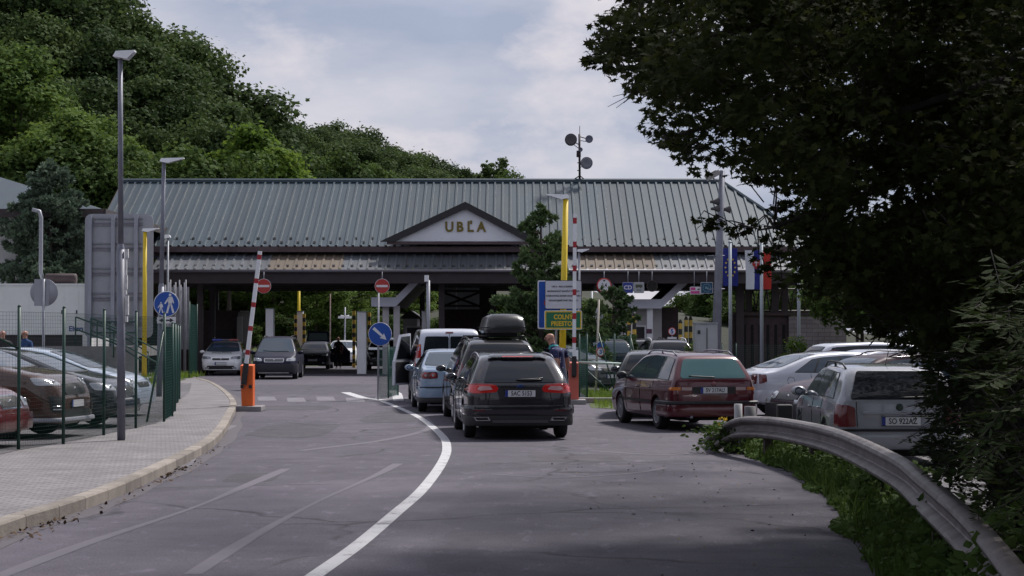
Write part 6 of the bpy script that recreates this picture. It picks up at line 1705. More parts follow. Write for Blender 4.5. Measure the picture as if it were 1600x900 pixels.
G = [(xat(30, 28.2), 28.2), (xat(100, 29.6), 29.6), (xat(163, 32.2), 32.2), (xat(213, 34.6), 34.6), (xat(257, 37.2), 37.2)]
G = [(-8.9, 26.2), (-7.95, 27.3)] + G[0:]
f1 = meshfence('mesh_fence', G, .125, 2.02, 'green wire mesh fence with posts between the pavement and the left parking lot', wire=.0018)
f2 = meshfence('mesh_fence', [(-6.75, 37.3), (-7.0, 39.6), (-7.4, 42.2), (-7.85, 44.8), (-8.25, 47.4), (-8.65, 50.0)], .125, 1.84, 'dense-looking run of green mesh fence seen end-on beyond the lamp post', wire=.0035)
mb = MB(); mb.tube([(-6.95, 36.6, .15), (-6.75, 37.2, 1.9)], .022, 6); tl(f1, mb, 'brace', M_green); mb = MB(); mb.tube([(xat(30, 28.2) - .75, 27.5, 2.1), (xat(30, 28.2), 28.2, 1.6)], .018, 6); tl(f1, mb, 'brace', M_green)
f3 = meshfence('mesh_fence', [(xat(591, 53.4), 53.4), (xat(607, 54.6), 54.6), (xat(622, 57), 57)], 0, 1.45, 'short green mesh guard on the traffic island below the arrow sign', wire=.0032)
f4 = meshfence('mesh_fence', [(xat(905, 51.5), 51.5), (xat(917, 53), 53), (xat(960, 54), 54), (xat(985, 53.2), 53.2)], 0, 1.75, 'green mesh fence with leaning braces beside the faded red barrier box', wire=.003)
for a, b in (((935, 520), (960, 612)), ((985, 525), (1000, 600)), ((918, 580), (950, 610))):
    mb = MB(); mb.tube([at(*a, 53.5), at(*b, 53.3)], .022, 6); tl(f4, mb, 'brace', M_green)
meshfence('mesh_fence', [(xat(p, 80), 80) for p in (1128, 1150, 1190, 1230, 1270, 1310)], 0, 1.35, 'low green mesh fence in front of the dark slatted wall', step=.09, wire=.003)
mb = MB(); mb.box(xat(905, 50.6), xat(1000, 50.6), 50.5, 50.9, 0, .14); thing_mesh(mb, 'kerb_block', M_conc, 'low concrete strip on the ground beside the faded red barrier box', 'kerb block')

# barriers
def barrier(px, Y, pxw, ptop, tip, body_m, label, base_label=None, stripes=5, arm0=None):
    x = xat(px, Y); w_ = pxw / FPX * Y / 2; zt = zat(ptop, Y); e = empty('barrier', (x, Y, 0), label, 'barrier')
    mb = MB(); mb.box(x - w_ * 2.0, x + w_ * 2.4, Y - .35, Y + .45, 0, .12); tl(e, mb, 'base', M_concd, bevel=.015)
    mb = MB(); mb.add([(x - w_ * .80, Y - .17, .12), (x + w_ * .95, Y - .17, .12), (x + w_ * .95, Y + .2, .12), (x - w_ * .80, Y + .2, .12), (x - w_ * 1.05, Y - .17, zt), (x + w_ * .95, Y - .17, zt), (x + w_ * .95, Y + .2, zt + .03), (x - w_ * 1.05, Y + .2, zt + .03)], [(0, 1, 5, 4), (1, 2, 6, 5), (2, 3, 7, 6), (3, 0, 4, 7), (4, 5, 6, 7), (0, 3, 2, 1)])
    cab = tl(e, mb, 'cabinet', body_m, bevel=.012)
    p0 = Vector((xat(arm0[0], Y), Y - .24, zat(arm0[1], Y))); p1 = Vector((xat(tip[0], Y), Y - .24, zat(tip[1], Y))); d_ = (p1 - p0); Ln = d_.length; d_.normalize(); n = d_.cross(Vector((0, 1, 0))).normalized()
    def arm(mb, a, b, w, dep=.03, yo=0):
        A, B = p0 + d_ * a, p0 + d_ * b; vs = []
        for P in (A, B):
            for s_, t_ in ((-1, -1), (1, -1), (1, 1), (-1, 1)): vs.append(P + n * (w * s_) + Vector((0, dep * t_ + yo, 0)))
        mb.add(vs, [(0, 1, 2, 3), (7, 6, 5, 4), (0, 4, 5, 1), (1, 5, 6, 2), (2, 6, 7, 3), (3, 7, 4, 0)])
    mb = MB(); arm(mb, 0, Ln, .046); a_ = tl(e, mb, 'arm', M_white)
    for k in range(stripes):
        f = Ln * (.13 + .80 * k / (stripes - 1) * 1.); mb = MB(); arm(mb, f, f + Ln * .040, .048, .032); s_ = mb.build('red_band', mat('red_band', (.36, .025, .035), .45), a_); 
    mb = MB(); arm(mb, -.34, .16, .062, .045, -.005); tl(e, mb, 'arm_clamp', M_black)
    return e, cab
e, cab = barrier(387.5, 45.5, 20, 571, (408, 393), M_orange, 'orange barrier box with raised red and white arm at the left kerb', arm0=(386, 578))
mb = MB()
for k in (-.11, .085): mb.box(xat(387.5, 45.5) + k - .035, xat(387.5, 45.5) + k + .035, 45.3, 45.328, zat(606, 45.5), zat(601, 45.5)); 
o = mb.build('lock', M_black, cab)
e, cab = barrier(896, 50, 16, 567, (898, 334), M_faded, 'faded red barrier box with tall raised red and white arm on the right', stripes=6, arm0=(896.5, 566))
mb = MB(); mb.box(xat(896, 50) - .05, xat(896, 50) + .05, 49.8, 49.828, zat(589, 50), zat(583, 50)); mb.box(xat(896, 50) - .04, xat(896, 50) + .03, 49.8, 49.828, zat(578, 50), zat(576, 50)); mb.build('lock', M_black, cab)
mb = MB(); mb.tube([at(904, 566, 50.2), at(985, 569, 50.2)], .03, 8)
e = empty('boom_rail', at(904, 566, 50.2), 'thin pale boom rail lying level from the right barrier box to the fence', 'barrier'); tl(e, mb, 'rail', mat('pale_green_rail', (.36, .47, .42), .5))

# customs sign boards on the yellow post
Y = 51.6
def board(x0, x1, p0, p1, yy, face, rim, name, label, rimw=.02):
    a, b, z0, z1 = xat(x0, yy), xat(x1, yy), zat(p1, yy), zat(p0, yy)
    e = empty(name, ((a + b) / 2, yy, z0), label, 'sign')
    mb = MB(); mb.prism(round_poly([(a, z0), (b, z0), (b, z1), (a, z1)], .05, 4, dense=5), 'y', yy, yy + .025); bd = tl(e, mb, 'board', rim)
    mb = MB(); mb.prism(round_poly([(a + rimw, z0 + rimw), (b - rimw, z0 + rimw), (b - rimw, z1 - rimw), (a + rimw, z1 - rimw)], .04, 4, dense=5), 'y', yy - .005, yy + .001); fc = mb.build('sign_face', face, bd)
    return e, bd, (a, b, z0, z1)
e, bd, (a, b, z0, z1) = board(851.5, 909, 438, 483, Y, mat('pale_lilac_sign', (.50, .51, .57), .45, var=.05), mat('dark_sign_edge', (.03, .035, .06), .5), 'info_sign', 'pale board with four lines of dark lettering on the yellow post', .015)
lines = ['UBĽA - MALYJ BEREZNYJ', 'MEDZINÁRODNÝ HRANIČNÝ PRIECHOD', 'INTERNATIONAL BORDER CROSSING POINT', 'МІЖНАРОДНИЙ ПУНКТ ПРОПУСКУ']
for k, (s_, wd_) in enumerate(zip(lines, (.62, .86, .92, .78))):
    me_ = text_mesh(s_, .062, .002, .0012); w0 = max(v.co.x for v in me_.vertices) - min(v.co.x for v in me_.vertices); me_.transform(Matrix.Scale(wd_ / w0, 4, (1, 0, 0))); me_.materials.clear(); me_.materials.append(M_platetxt); link('lettering', me_, bd, ((a + b) / 2, Y - .008, z1 - .17 - k * .125))
e, bd, (a, b, z0, z1) = board(850.5, 909.5, 485, 515, Y, mat('sign_green', (.012, .135, .065), .4, var=.06), M_signwhite, 'customs_sign', 'green customs sign with yellow border and lettering on the yellow post', .018)
mb = MB(); k = .02; q = .05
for (u0, u1, v0, v1) in ((a + k, b - k, z0 + k, z0 + q), (a + k, b - k, z1 - q, z1 - k), (a + k, a + q, z0 + q, z1 - q), (b - q, b - k, z0 + q, z1 - q)): mb.box(u0, u1, Y - .009, Y - .0052, v0, v1)
M_syel = mat('sign_yellow', (.62, .42, .02), .45); mb.build('yellow_border', M_syel, bd)
for s_, zz in (('COLNÝ', .335), ('PRIESTOR', .155)): lettering(s_, .175, M_syel, bd, ((a + b) / 2, Y - .009, z0 + zz), extrude=.002, bold=.006, sx=.86)
e, bd, (a, b, z0, z1) = board(840, 905, 438, 514, Y + .45, M_blue, M_signwhite, 'speed_limits_sign', 'tall blue board with white border mostly hidden behind the customs sign', .035)
mb = MB(); mb.disc(((a + .30), Y + .438, zat(473, Y)), .13, 'y', 24, 0, .10); mb.build('red_ring', M_red, bd)
mb = MB(); mb.disc(((a + .30), Y + .439, zat(473, Y)), .10, 'y', 24); mb.build('white_disc', M_signwhite, bd)
mb = MB(); mb.prism([(a + .2, zat(465, Y)), (a + .36, zat(465, Y)), (a + .36, zat(460, Y)), (a + .30, zat(456, Y))], 'y', Y + .437, Y + .4395); mb.build('pictogram', M_signwhite, bd)
mb = MB(); mb.tube([(a + .5, Y + .5, 0), (a + .5, Y + .5, z1)], .03, 8); tl(e, mb, 'post', M_galv)

# hanging lane signs
Y = 85.7
def hanger(e, x, Y, z): mb = MB(); mb.tube([(x, Y + .03, z), (x, Y + .03, 4.62)], .018, 6); tl(e, mb, 'hanger', M_galv)
x, z = xat(944, Y), zat(446, Y); e = empty('height_limit_sign', (x, Y, z), 'round white sign with red ring and height limit figures under the tan canopy panel', 'sign')
d_ = sign_disc(e, x, Y, z, .335, M_signwhite, M_red, .17)
mb = MB(); mb.add([(x - .07, Y - .014, z + .25), (x + .07, Y - .014, z + .25), (x, Y - .014, z + .16)], [(0, 1, 2)]); mb.add([(x - .07, Y - .014, z - .25), (x + .07, Y - .014, z - .25), (x, Y - .014, z - .16)], [(0, 1, 2)]); sub(d_, mb, 'arrowheads', M_platetxt)
lettering('3,4', .25, M_platetxt, d_, (x, Y - .014, z), extrude=.002, bold=.005, sx=.8); hanger(e, x, Y, z)
e, bd, (a, b, z0, z1) = board(973, 989.5, 441, 458, Y, mat('sign_violet_blue', (.03, .05, .26), .4), M_signwhite, 'diplomat_lane_sign', 'blue hanging sign reading CD', .012)
lettering('CD', .25, M_signwhite, bd, ((a + b) / 2, Y - .007, (z0 + z1) / 2), extrude=.002, bold=.006); hanger(e, (a + b) / 2, Y, z1 - .1)
e, bd, (a, b, z0, z1) = board(990.2, 1006.5, 441, 458, Y, mat('lane_sign_grey', (.34, .36, .37), .5), M_signwhite, 'bus_lane_sign', 'grey hanging sign with a dark bus picture next to the CD sign', .012)
mb = MB(); mb.prism(round_poly([(a + .08, z0 + .26), (b - .08, z0 + .26), (b - .08, z0 + .38), (a + .08, z0 + .38)], .03, 3, dense=5), 'y', Y - .012, Y - .006)
for u in (.14, .30): mb.disc((a + u, Y - .0125, z0 + .25), .03, 'y', 12)
mb.build('bus_pictogram', mat('olive_pictogram', (.07, .08, .05), .6), bd); lettering('BUS', .11, M_platetxt, bd, ((a + b) / 2, Y - .007, z0 + .13), extrude=.002); hanger(e, (a + b) / 2, Y, z1 - .1)
x, z = xat(1019, Y), zat(447, Y); e = empty('lane_signal', (x, Y, z), 'dark round switched-off lane signal hanging right of the bus sign', 'signal')
mb = MB(); mb.lathe([(.001, -.03), (.22, -.03), (.245, -.05), (.255, -.02), (.255, .1), (.001, .12)], 28, 'y', (x, Y, z)); tl(e, mb, 'housing', mat('signal_brown', (.035, .022, .018), .45)); hanger(e, x, Y, z)
mb = MB(); mb.disc((x, Y - .032, z), .215, 'y', 28); tl(e, mb, 'lens', mat('signal_lens', (.012, .010, .010), .15))
e, bd, (a, b, z0, z1) = board(1095, 1114, 441, 458.5, Y, mat('starred_sign_blue', (.012, .06, .12), .4), M_signwhite, 'lane_sign', 'dark blue hanging lane sign with a ring of stars', .015)
mb = MB()
for k in range(12): mb.disc(((a + b) / 2 + .17 * math.sin(k * .5236), Y - .007, (z0 + z1) / 2 + .17 * math.cos(k * .5236)), .02, 'y', 5)
mb.build('stars', mat('pale_star', (.25, .42, .45), .5), bd); lettering('EU', .12, mat('pale_star', (.25, .42, .45)), bd, ((a + b) / 2, Y - .007, (z0 + z1) / 2), extrude=.002, bold=.003); hanger(e, (a + b) / 2, Y, z1 - .1)
e, bd, (a, b, z0, z1) = board(1078, 1100, 448, 460, Y + .12, M_signwhite, M_signwhite, 'pink_lane_sign', 'pink and white hanging lane sign partly behind the starred blue one', .01)
M_pink = mat('sign_pink', (.55, .06, .26), .45); mb = MB(); mb.box(a + .03, a + .25, Y + .105, Y + .114, z0 + .19, z1 - .03); mb.box(a + .03, b - .2, Y + .105, Y + .114, z0 + .03, z0 + .15); mb.build('pink_field', M_pink, bd)
mb = MB(); mb.prism([(a + .30, z0 + .20), (b - .2, z0 + .20), (b - .2, z0 + .27), (a + .42, z0 + .27)], 'y', Y + .106, Y + .114); mb.build('lorry_pictogram', M_platetxt, bd); hanger(e, a + .2, Y + .12, z1 - .05)
# speed sign 5 on a block, and the small red-ringed sign by the fence, mirror
Y = 80.; x, z = xat(1050, Y), zat(518, Y); e = empty('speed_limit_sign', (x, Y, 0), 'round white sign with red ring reading 5 before the right booth', 'sign')
d_ = sign_disc(e, x, Y, z, .165, M_signwhite, M_red, .2); lettering('5', .25, M_blue, d_, (x, Y - .014, z), extrude=.002, bold=.008)
mb = MB(); mb.tube([(x, Y + .03, 0), (x, Y + .03, z)], .02, 8); tl(e, mb, 'post', M_galv); mb = MB(); mb.box(x - .19, x + .19, Y, Y + .02, z - .40, z - .23); tl(e, mb, 'plate', M_signwhite)
Y = 58.; x, z = xat(938.5, Y), zat(550, Y); e = empty('lorry_ban_sign', (x, Y, 0), 'small round sign with red ring on a pale post by the leaning green fence', 'sign')
d_ = sign_disc(e, x, Y, z, .135, M_signwhite, M_red, .22); lettering('3', .18, M_blue, d_, (x, Y - .014, z), extrude=.002, bold=.005); mb = MB(); mb.disc((x, Y, zat(540, Y)), .11, 'y', 20); tl(e, mb, 'blue_disc', M_blue)
mb = MB(); mb.tube([(x - .15, Y + .04, 0), (x - .05, Y + .04, zat(468, Y))], .03, 8); tl(e, mb, 'post', mat('cream_post', (.46, .42, .36), .6))
Y = 69.; x, z = xat(936, Y), zat(494, Y); e = empty('traffic_mirror', (x, Y, 0), 'grey back of a round traffic mirror on a thin pole in front of the spruce', 'mirror')
mb = MB(); mb.ell((x, Y, z), (.14, .08, .33), 20, 10); tl(e, mb, 'mirror_back', M_galv); mb = MB(); mb.tube([(x - .25, Y + .05, 0), (x - .25, Y + .05, zat(455, Y))], .03, 8); mb.tube([(x - .25, Y + .05, z), (x, Y + .05, z)], .02, 6); tl(e, mb, 'post', M_white)

# striped height posts beside the lanes
M_stripe_y = mat('post_yellow', (.60, .40, .06), .5, var=.15); M_stripe_k = mat('post_black', (.02, .018, .02), .5)
def stripes(px, Y, p0, p1, r, label, group, n=8, cap=False):
    x = xat(px, Y); z0, z1 = max(0, zat(p1, Y)), zat(p0, Y)
    e = empty('striped_post', (x, Y, 0), label, 'post', group); mb = MB()
    for k in range(n): mb.lathe([(r, z1 * k / n), (r, z1 * (k + 1) / n)], 12, 'z', (x, Y, 0), mi=k % 2)
    mb.disc((x, Y, z1), r, 'z', 12); tl(e, mb, 'pole', [M_stripe_y, M_stripe_k])
    if cap: mb = MB(); mb.lathe([(r * .9, z1), (r * 1.1, z1 + .02), (r * .5, z1 + .16), (.001, z1 + .17)], 12, 'z', (x, Y, 0)); tl(e, mb, 'cap', M_black)
gl = 'striped yellow and black posts by the left lane booths'
for px, p0 in ((462, 492), (475, 490), (553, 486), (566, 488), (577, 488)): stripes(px, 104.5, p0, 600, .085, 'yellow and black striped post beside a white lane cabinet on the left', gl, 13)
gr = 'striped yellow and black posts by the right lane booths'
for px, p0, Y in ((983, 497, 84), (991, 494, 84), (1063, 505, 86), (1072, 500, 87), (1079, 500, 88)): stripes(px, Y, p0, 600, .085, 'yellow and black striped post by the right control booth', gr, 9, True)
def cabinet(name, x0, x1, p0, Y, m, label, d=.5):
    a, b, z = xat(x0, Y), xat(x1, Y), zat(p0, Y); e = empty(name, ((a + b) / 2, Y, 0), label, 'cabinet')
    mb = MB(); mb.box(a, b, Y, Y + d, 0, z); tl(e, mb, 'housing', m, bevel=.015)
    mb = MB(); mb.box(a + .06, b - .06, Y - .008, Y - .002, .5, z - .1); tl(e, mb, 'door', m)
    mb = MB(); mb.box(a - .02, b + .02, Y - .03, Y + d + .02, z + .001, z + .04); tl(e, mb, 'cap', M_galv)
    return e
cabinet('lane_cabinet', 415, 427, 483, 87.5, M_white, 'white upright lane cabinet above the dark people carrier')
cabinet('lane_cabinet', 464, 473, 487, 105, M_white, 'white upright lane cabinet between striped posts below the yellow lamp')
cabinet('lane_cabinet', 558, 572, 488, 87.5, M_white, 'white lit-looking lane cabinet between striped posts left of the arrow sign')
cabinet('lane_cabinet', 659, 665, 487, 89, M_white, 'narrow white lane cabinet beside the grey downpipe')
cabinet('lane_cabinet', 985, 989, 503, 84.6, M_white, 'narrow white lane cabinet between striped posts at the right booth')
# grey downpipe column with box
Y = 84.; x = xat(669, Y); e = empty('light_column', (x, Y, 0), 'grey steel column with a small white box on top under the canopy edge', 'column'); mb = MB(); mb.tube([(x, Y, 0), (x, Y, zat(438, Y))], .085, 10); tl(e, mb, 'pole', M_galv); mb = MB(); mb.box(x - .16, x + .02, Y - .12, Y + .1, zat(440, Y), zat(430, Y)); tl(e, mb, 'box', M_white)
# CCTV poles among lanes
Y = 112.; x = xat(539, Y); e = empty('camera_pole', (x, Y, 0), 'thin grey pole with two small white cameras beneath the hall', 'camera'); mb = MB(); mb.tube([(x, Y, 0), (x, Y, zat(480, Y))], .05, 8); tl(e, mb, 'pole', M_galv)
for s_ in (-1, 1): mb = MB(); mb.tube([(x, Y, zat(494, Y)), (x + s_ * .25, Y, zat(493, Y))], .03, 6); mb.box(x + s_ * .2 - .18, x + s_ * .2 + .18, Y - .2, Y - .05, zat(496, Y) - .06, zat(496, Y) + .08); tl(e, mb, 'camera', M_white)
Y = 110; x = xat(516, Y); e = empty('thin_post', (x, Y, 0), 'thin rusty and white post right of the bushy tree beneath the hall', 'post'); mb = MB(); mb.tube([(x, Y, 0), (x, Y, zat(459, Y))], .04, 6); tl(e, mb, 'pole', mat('rusty_white', (.36, .30, .28), .7, dirt=(.16, .08, .06), vscale=1.5))

# camera mast on the right, cabinet, flags
Y = 60.; e = empty('camera_mast', (xat(1117, Y), Y, 0), 'thick grey leaning mast with a camera on top and two loudspeakers', 'camera mast')
mb = MB(); mb.tube([(xat(1117, Y), Y, 0), (xat(1123, Y), Y, zat(420, Y)), (xat(1129, Y), Y, zat(266, Y))], [.16, .125, .088], 14); tl(e, mb, 'pole', M_pole1)
mb = MB(); c0 = at(1115, 274, Y); q = Matrix.Translation(c0) @ Matrix.Rotation(R(28), 4, 'Y').inverted()
mbx = MB(); mbx.box(-.24, .22, -.09, .09, -.07, .09); mbx.box(-.27, .14, -.11, .11, .095, .115); mbx.v = [tuple(q @ Vector(p)) for p in mbx.v]; tl(e, mbx, 'camera', mat('camera_beige', (.26, .25, .25), .5))
mb = MB(); mb.tube([c0 + Vector((0, 0, -.06)), at(1117, 281, Y), at(1128, 281, Y)], .03, 6); mb.tube([at(1126, 262, Y), at(1126, 245, Y)], .008, 4); tl(e, mb, 'bracket', M_galvd)
for px, py, s_ in ((1116, 315, -1), (1117, 326, -1), (1134, 327, 1)):
    mb = MB(); p = at(px, py, Y); mb.lathe([(.04, -.12), (.06, 0), (.13, .14), (.135, .15), (.10, .13)], 16, 'x', tuple(p)); tl(e, mb, 'loudspeaker', mat('speaker_dark', (.055, .05, .055), .6))
mb = MB()
for py in (348, 400, 452): mb.tube([(xat(1114 + (py < 400) * 6, Y) - .18, Y - .08, zat(py, Y)), (xat(1128, Y) + .08, Y - .08, zat(py, Y) + .01)], .012, 4)
tl(e, mb, 'clamp', M_galvd)
e = cabinet('utility_cabinet', 1087, 1121, 506, 57.5, mat('silver_cabinet', (.36, .37, .40), .45, .3, var=.1), 'silver utility cabinet at the foot of the camera mast', .8)
mb = MB(); mb.box(xat(1104, 57.5), xat(1105, 57.5), 57.47, 57.49, .3, 2.0); mb.box(xat(1090, 57.5), xat(1094, 57.5), 57.46, 57.485, zat(522, 57.5), zat(516, 57.5)); tl(e, mb, 'handle', M_black)
M_flagb = mat('flag_blue', (.012, .022, .20), .75, var=.12, vscale=3)
def cloth(x0, x1, z0, z1, Y, ph, amp=.05, nx=10, nz=10, u0=0., u1=1.):
    mb = MB(); vs = []
    for j in range(nz + 1):
        for i in range(nx + 1):
            u = i / nx; uu = u0 + (u1 - u0) * u; v = j / nz; nar = 1 - .06 * math.sin(v * 3.14)
            vs.append((x0 + (x1 - x0) * u + math.sin(v * 4 + ph) * .02, Y + amp * math.sin(uu * 7 + ph + v * 1.2) * (1 - .4 * v), z0 + (z1 - z0) * v))
    return mb.add(vs, [(j * (nx + 1) + i, j * (nx + 1) + i + 1, (j + 1) * (nx + 1) + i + 1, (j + 1) * (nx + 1) + i) for j in range(nz) for i in range(nx)], 0, True)
def pole(px, Y, ptop, label):
    e = empty('flagpole', (xat(px, Y), Y, 0), label, 'flagpole'); mb = MB(); mb.tube([(xat(px, Y), Y, 0), (xat(px, Y), Y, zat(ptop, Y))], [.075, .06], 12); mb.ell((xat(px, Y), Y, zat(ptop, Y)), (.08, .08, .05), 10, 6); tl(e, mb, 'pole', mat('flagpole_grey', (.36, .40, .44), .45, .3)); return e
pole(1141, 75, 378, 'grey flagpole carrying the blue starred flag'); pole(1190, 73, 376, 'grey flagpole carrying the white, blue and red flag'); pole(1248, 80, 378, 'bare grey flagpole farthest right beside the stone wall')
Y = 75.2; a, b = xat(1129, Y), xat(1153, Y); e = empty('starred_flag', (a, Y, zat(447, Y)), 'blue flag with a ring of yellow stars hanging from the left flagpole', 'flag')
tl(e, cloth(a, b, zat(447, Y), zat(388, Y), Y, 1.), 'cloth', M_flagb)
mb = MB(); cx, cz = (a + b) / 2, zat(418, Y)
for k in range(12):
    px_, pz_ = cx + .19 * math.sin(k * .5236), cz + .36 * math.cos(k * .5236); vs = []
    for j in range(10): r_ = .052 if j % 2 == 0 else .022; vs.append((px_ + r_ * math.sin(j * .628), Y - .075, pz_ + r_ * math.cos(j * .628)))
    mb.add(vs, [tuple(range(10))])
tl(e, mb, 'stars', mat('star_yellow', (.62, .48, .04), .6))
Y = 73.2; a, b = xat(1165, Y), xat(1205, Y); e = empty('tricolour_flag', (a, Y, zat(452, Y)), 'white, blue and red flag hanging upright partly behind leaves', 'flag')
for k, m_ in enumerate((mat('flag_white', (.62, .65, .70), .75), M_flagb, mat('flag_red', (.50, .035, .022), .75))):
    tl(e, cloth(a + (b - a) * k / 3, a + (b - a) * (k + 1) / 3, zat(452, Y), zat(391, Y), Y, .4, u0=k / 3, u1=(k + 1) / 3), 'stripe', m_)
sx, sz = a + .40, zat(412, Y)
mb = MB(); mb.prism([(sx - .15, sz + .16), (sx + .15, sz + .16), (sx + .15, sz - .05), (sx, sz - .22), (sx - .15, sz - .05)], 'y', Y - .085, Y - .075); sh = tl(e, mb, 'shield', mat('shield_red', (.40, .03, .03), .7))
mb = MB(); mb.box(sx - .015, sx + .015, Y - .091, Y - .086, sz - .12, sz + .13); mb.box(sx - .08, sx + .08, Y - .092, Y - .0861, sz + .02, sz + .05); mb.box(sx - .06, sx + .06, Y - .092, Y - .0861, sz + .08, sz + .105); mb.build('double_cross', M_signwhite, sh)

# generator container, retaining wall, steps and railings on the left
Y = 70.5; mb = MB(); mb.box(-32, xat(214, Y), Y, Y + .35, .1, zat(541, Y)); mb.box(-32, xat(214, Y), Y + .35, Y + 6, 1.0, zat(541, Y) - .02)
thing_mesh(mb, 'retaining_wall', M_concd, 'stained concrete retaining wall below the white generator', 'wall')
Y = 71.2; a, b = -24., xat(143, Y); z0, z1 = zat(541, Y), zat(446, Y)
e = empty('generator', ((a + b) / 2, Y, z0), 'white containerised generator with dark exhaust on top of the concrete wall', 'generator')
M_gen = mat('generator_white', (.70, .72, .71), .5, var=.06)
mb = MB(); mb.box(a, b, Y, Y + 1.7, z0 + .42, z1); mb.box(b - .33, b, Y, Y + .4, z0, z0 + .419); mb.box(a, b + .03, Y - .03, Y + 1.73, z1 + .001, z1 + .07); tl(e, mb, 'housing', M_gen)
mb = MB(); mb.box(a, b - .34, Y + .1, Y + 1.6, z0, z0 + .419); tl(e, mb, 'base_frame', M_brown)
for px in (14, 52, 82, 105): mb = MB(); mb.box(xat(px, Y), xat(px + (18 if px != 14 else 32), Y), Y - .012, Y - .002, z0 + .5, z1 - .12); dd = tl(e, mb, 'door', M_gen); mb = MB(); mb.box(xat(px + 14, Y), xat(px + 16, Y), Y - .03, Y - .013, z0 + 1.2, z0 + 1.34); mb.build('handle', M_black, dd)
mb = MB(); mb.lathe([(.001, 0), (.19, 0), (.21, .05), (.21, 1.1), (.19, 1.15), (.001, 1.15)], 18, 'x', (xat(63, Y), Y + .8, z1 + .26)); tl(e, mb, 'silencer', mat('rusty_silencer', (.06, .042, .045), .7, .2, var=.3))
mb = MB(); x = xat(55, Y); mb.tube([(x + .1, Y + .8, z1 + .2), (x, Y + .8, z1 + .5), (x, Y + .8, zat(338, Y)), (x - .06, Y + .8, zat(328, Y)), (x - .33, Y + .8, zat(325, Y))], .075, 10); tl(e, mb, 'exhaust_pipe', M_galv)
lo = lettering('Eltro', .27, mat('generator_blue', (.03, .06, .22), .5), e, (xat(119, Y) - e.location.x, -.016, zat(514, Y) - z0), bold=.008, extrude=.003)
mb = MB(); xs0 = xat(285, 66)
stair = empty('steps', (-13.6, 66, .1), 'short concrete steps climbing left beside the green railing', 'steps')
for k in range(6): mb = MB(); mb.box(-14.2 - k * .34, -12.3 - k * .34 if k == 0 else -14.2 - (k - 1) * .34, 68, 70.2, .1, .27 + k * .16); tl(stair, mb, 'step', M_conc)
def rail(pts, label, hgt=1.0, z=None):
    e = empty('handrail', pts[0], label, 'railing'); P = [Vector(p) for p in pts]
    for hh in (hgt, hgt * .55): mb = MB(); mb.tube([p + Vector((0, 0, hh)) for p in P], .028, 8); tl(e, mb, 'rail', M_green)
    for p in P: mb = MB(); mb.tube([p, p + Vector((0, 0, hgt))], .026, 8); tl(e, mb, 'post', M_green)
rail([(-12.05, 66.5, .13), (-12.35, 68, .14), (-14.2, 69.2, 1.0), (-15.2, 69.3, 1.4)], 'green tube handrail bending down beside the concrete steps')
rail([(-13.3, 70.3, .14), (-14.6, 70.4, .95), (-16, 70.4, 1.45)], 'green tube handrail on the far side of the concrete steps')
rail([(xat(p, 70.6), 70.6, zat(541, 70.6)) for p in (152, 172, 192, 212)], 'green rail along the top of the concrete retaining wall', .9)
mb = MB()
for k in range(9): mb.tube([(xat(258 + k * 4, 78), 78 + (k % 2) * .3, 0), (xat(258 + k * 4, 78), 78 + (k % 2) * .3, zat(445 - (k % 3) * 4, 78))], .035, 6)
mb.box(xat(257, 78), xat(293, 78), 78.3, 78.34, 1.2, zat(448, 78)); thing_mesh(mb, 'palisade', mat('grey_palisade', (.20, .20, .23), .6, var=.3), 'grey upright palisade panels behind the walkers sign', 'palisade')
meshfence('mesh_fence', [(xat(296, 74), 74), (xat(308, 80), 80)], .1, 2.9, 'tall green mesh panel beside the police car', wire=.003, step=.08)

# guardrail
gp_ = smooth_line([(1.85, 5.2, .66), (2.12, 7.0, .66), (2.53, 9.5, .66), (2.98, 12.4, .66), (3.40, 15.8, .66), (3.70, 18.5, .66), (3.92, 23.0, .67), (3.84, 26.0, .65), (3.64, 27.8, .62), (3.40, 28.8, .56), (3.24, 30.0, .34), (3.18, 31.2, .12)], 8)
e = empty('guardrail', (3.8, 21.2, 0), 'weathered steel crash barrier curving along the right edge of the road', 'guardrail')
secp = [(.01, .004), (-.045, -.004), (-.080, -.022), (-.092, -.050), (-.082, -.074), (-.012, -.108), (-.004, -.120), (-.004, -.192), (-.012, -.204), (-.080, -.236), (-.092, -.256), (-.080, -.284), (-.045, -.302), (-.0, -.308)]
vs = []; n = len(gp_)
for i, p in enumerate(gp_):
    t_ = (gp_[min(i + 1, n - 1)] - gp_[max(i - 1, 0)]); t_.z = 0; t_.normalize(); nn = Vector((t_.y, -t_.x, 0))   # right side
    for (o_, dz) in secp: vs.append(p + nn * o_ + Vector((0, 0, dz)))
k = len(secp); mb = MB(); mb.add(vs, [(i * k + j, i * k + j + 1, (i + 1) * k + j + 1, (i + 1) * k + j) for i in range(n - 1) for j in range(k - 1)], 0, True)
M_rail = mat('weathered_guardrail', (.21, .195, .20), .5, .45, dirt=(.085, .068, .064), vscale=3.5, bump=.1, bscale=12)
o = tl(e, mb, 'rail', M_rail, fix=False); o.data.set_sharp_from_angle(angle=R(24)); sm_ = o.modifiers.new('thickness', 'SOLIDIFY'); sm_.thickness = .006
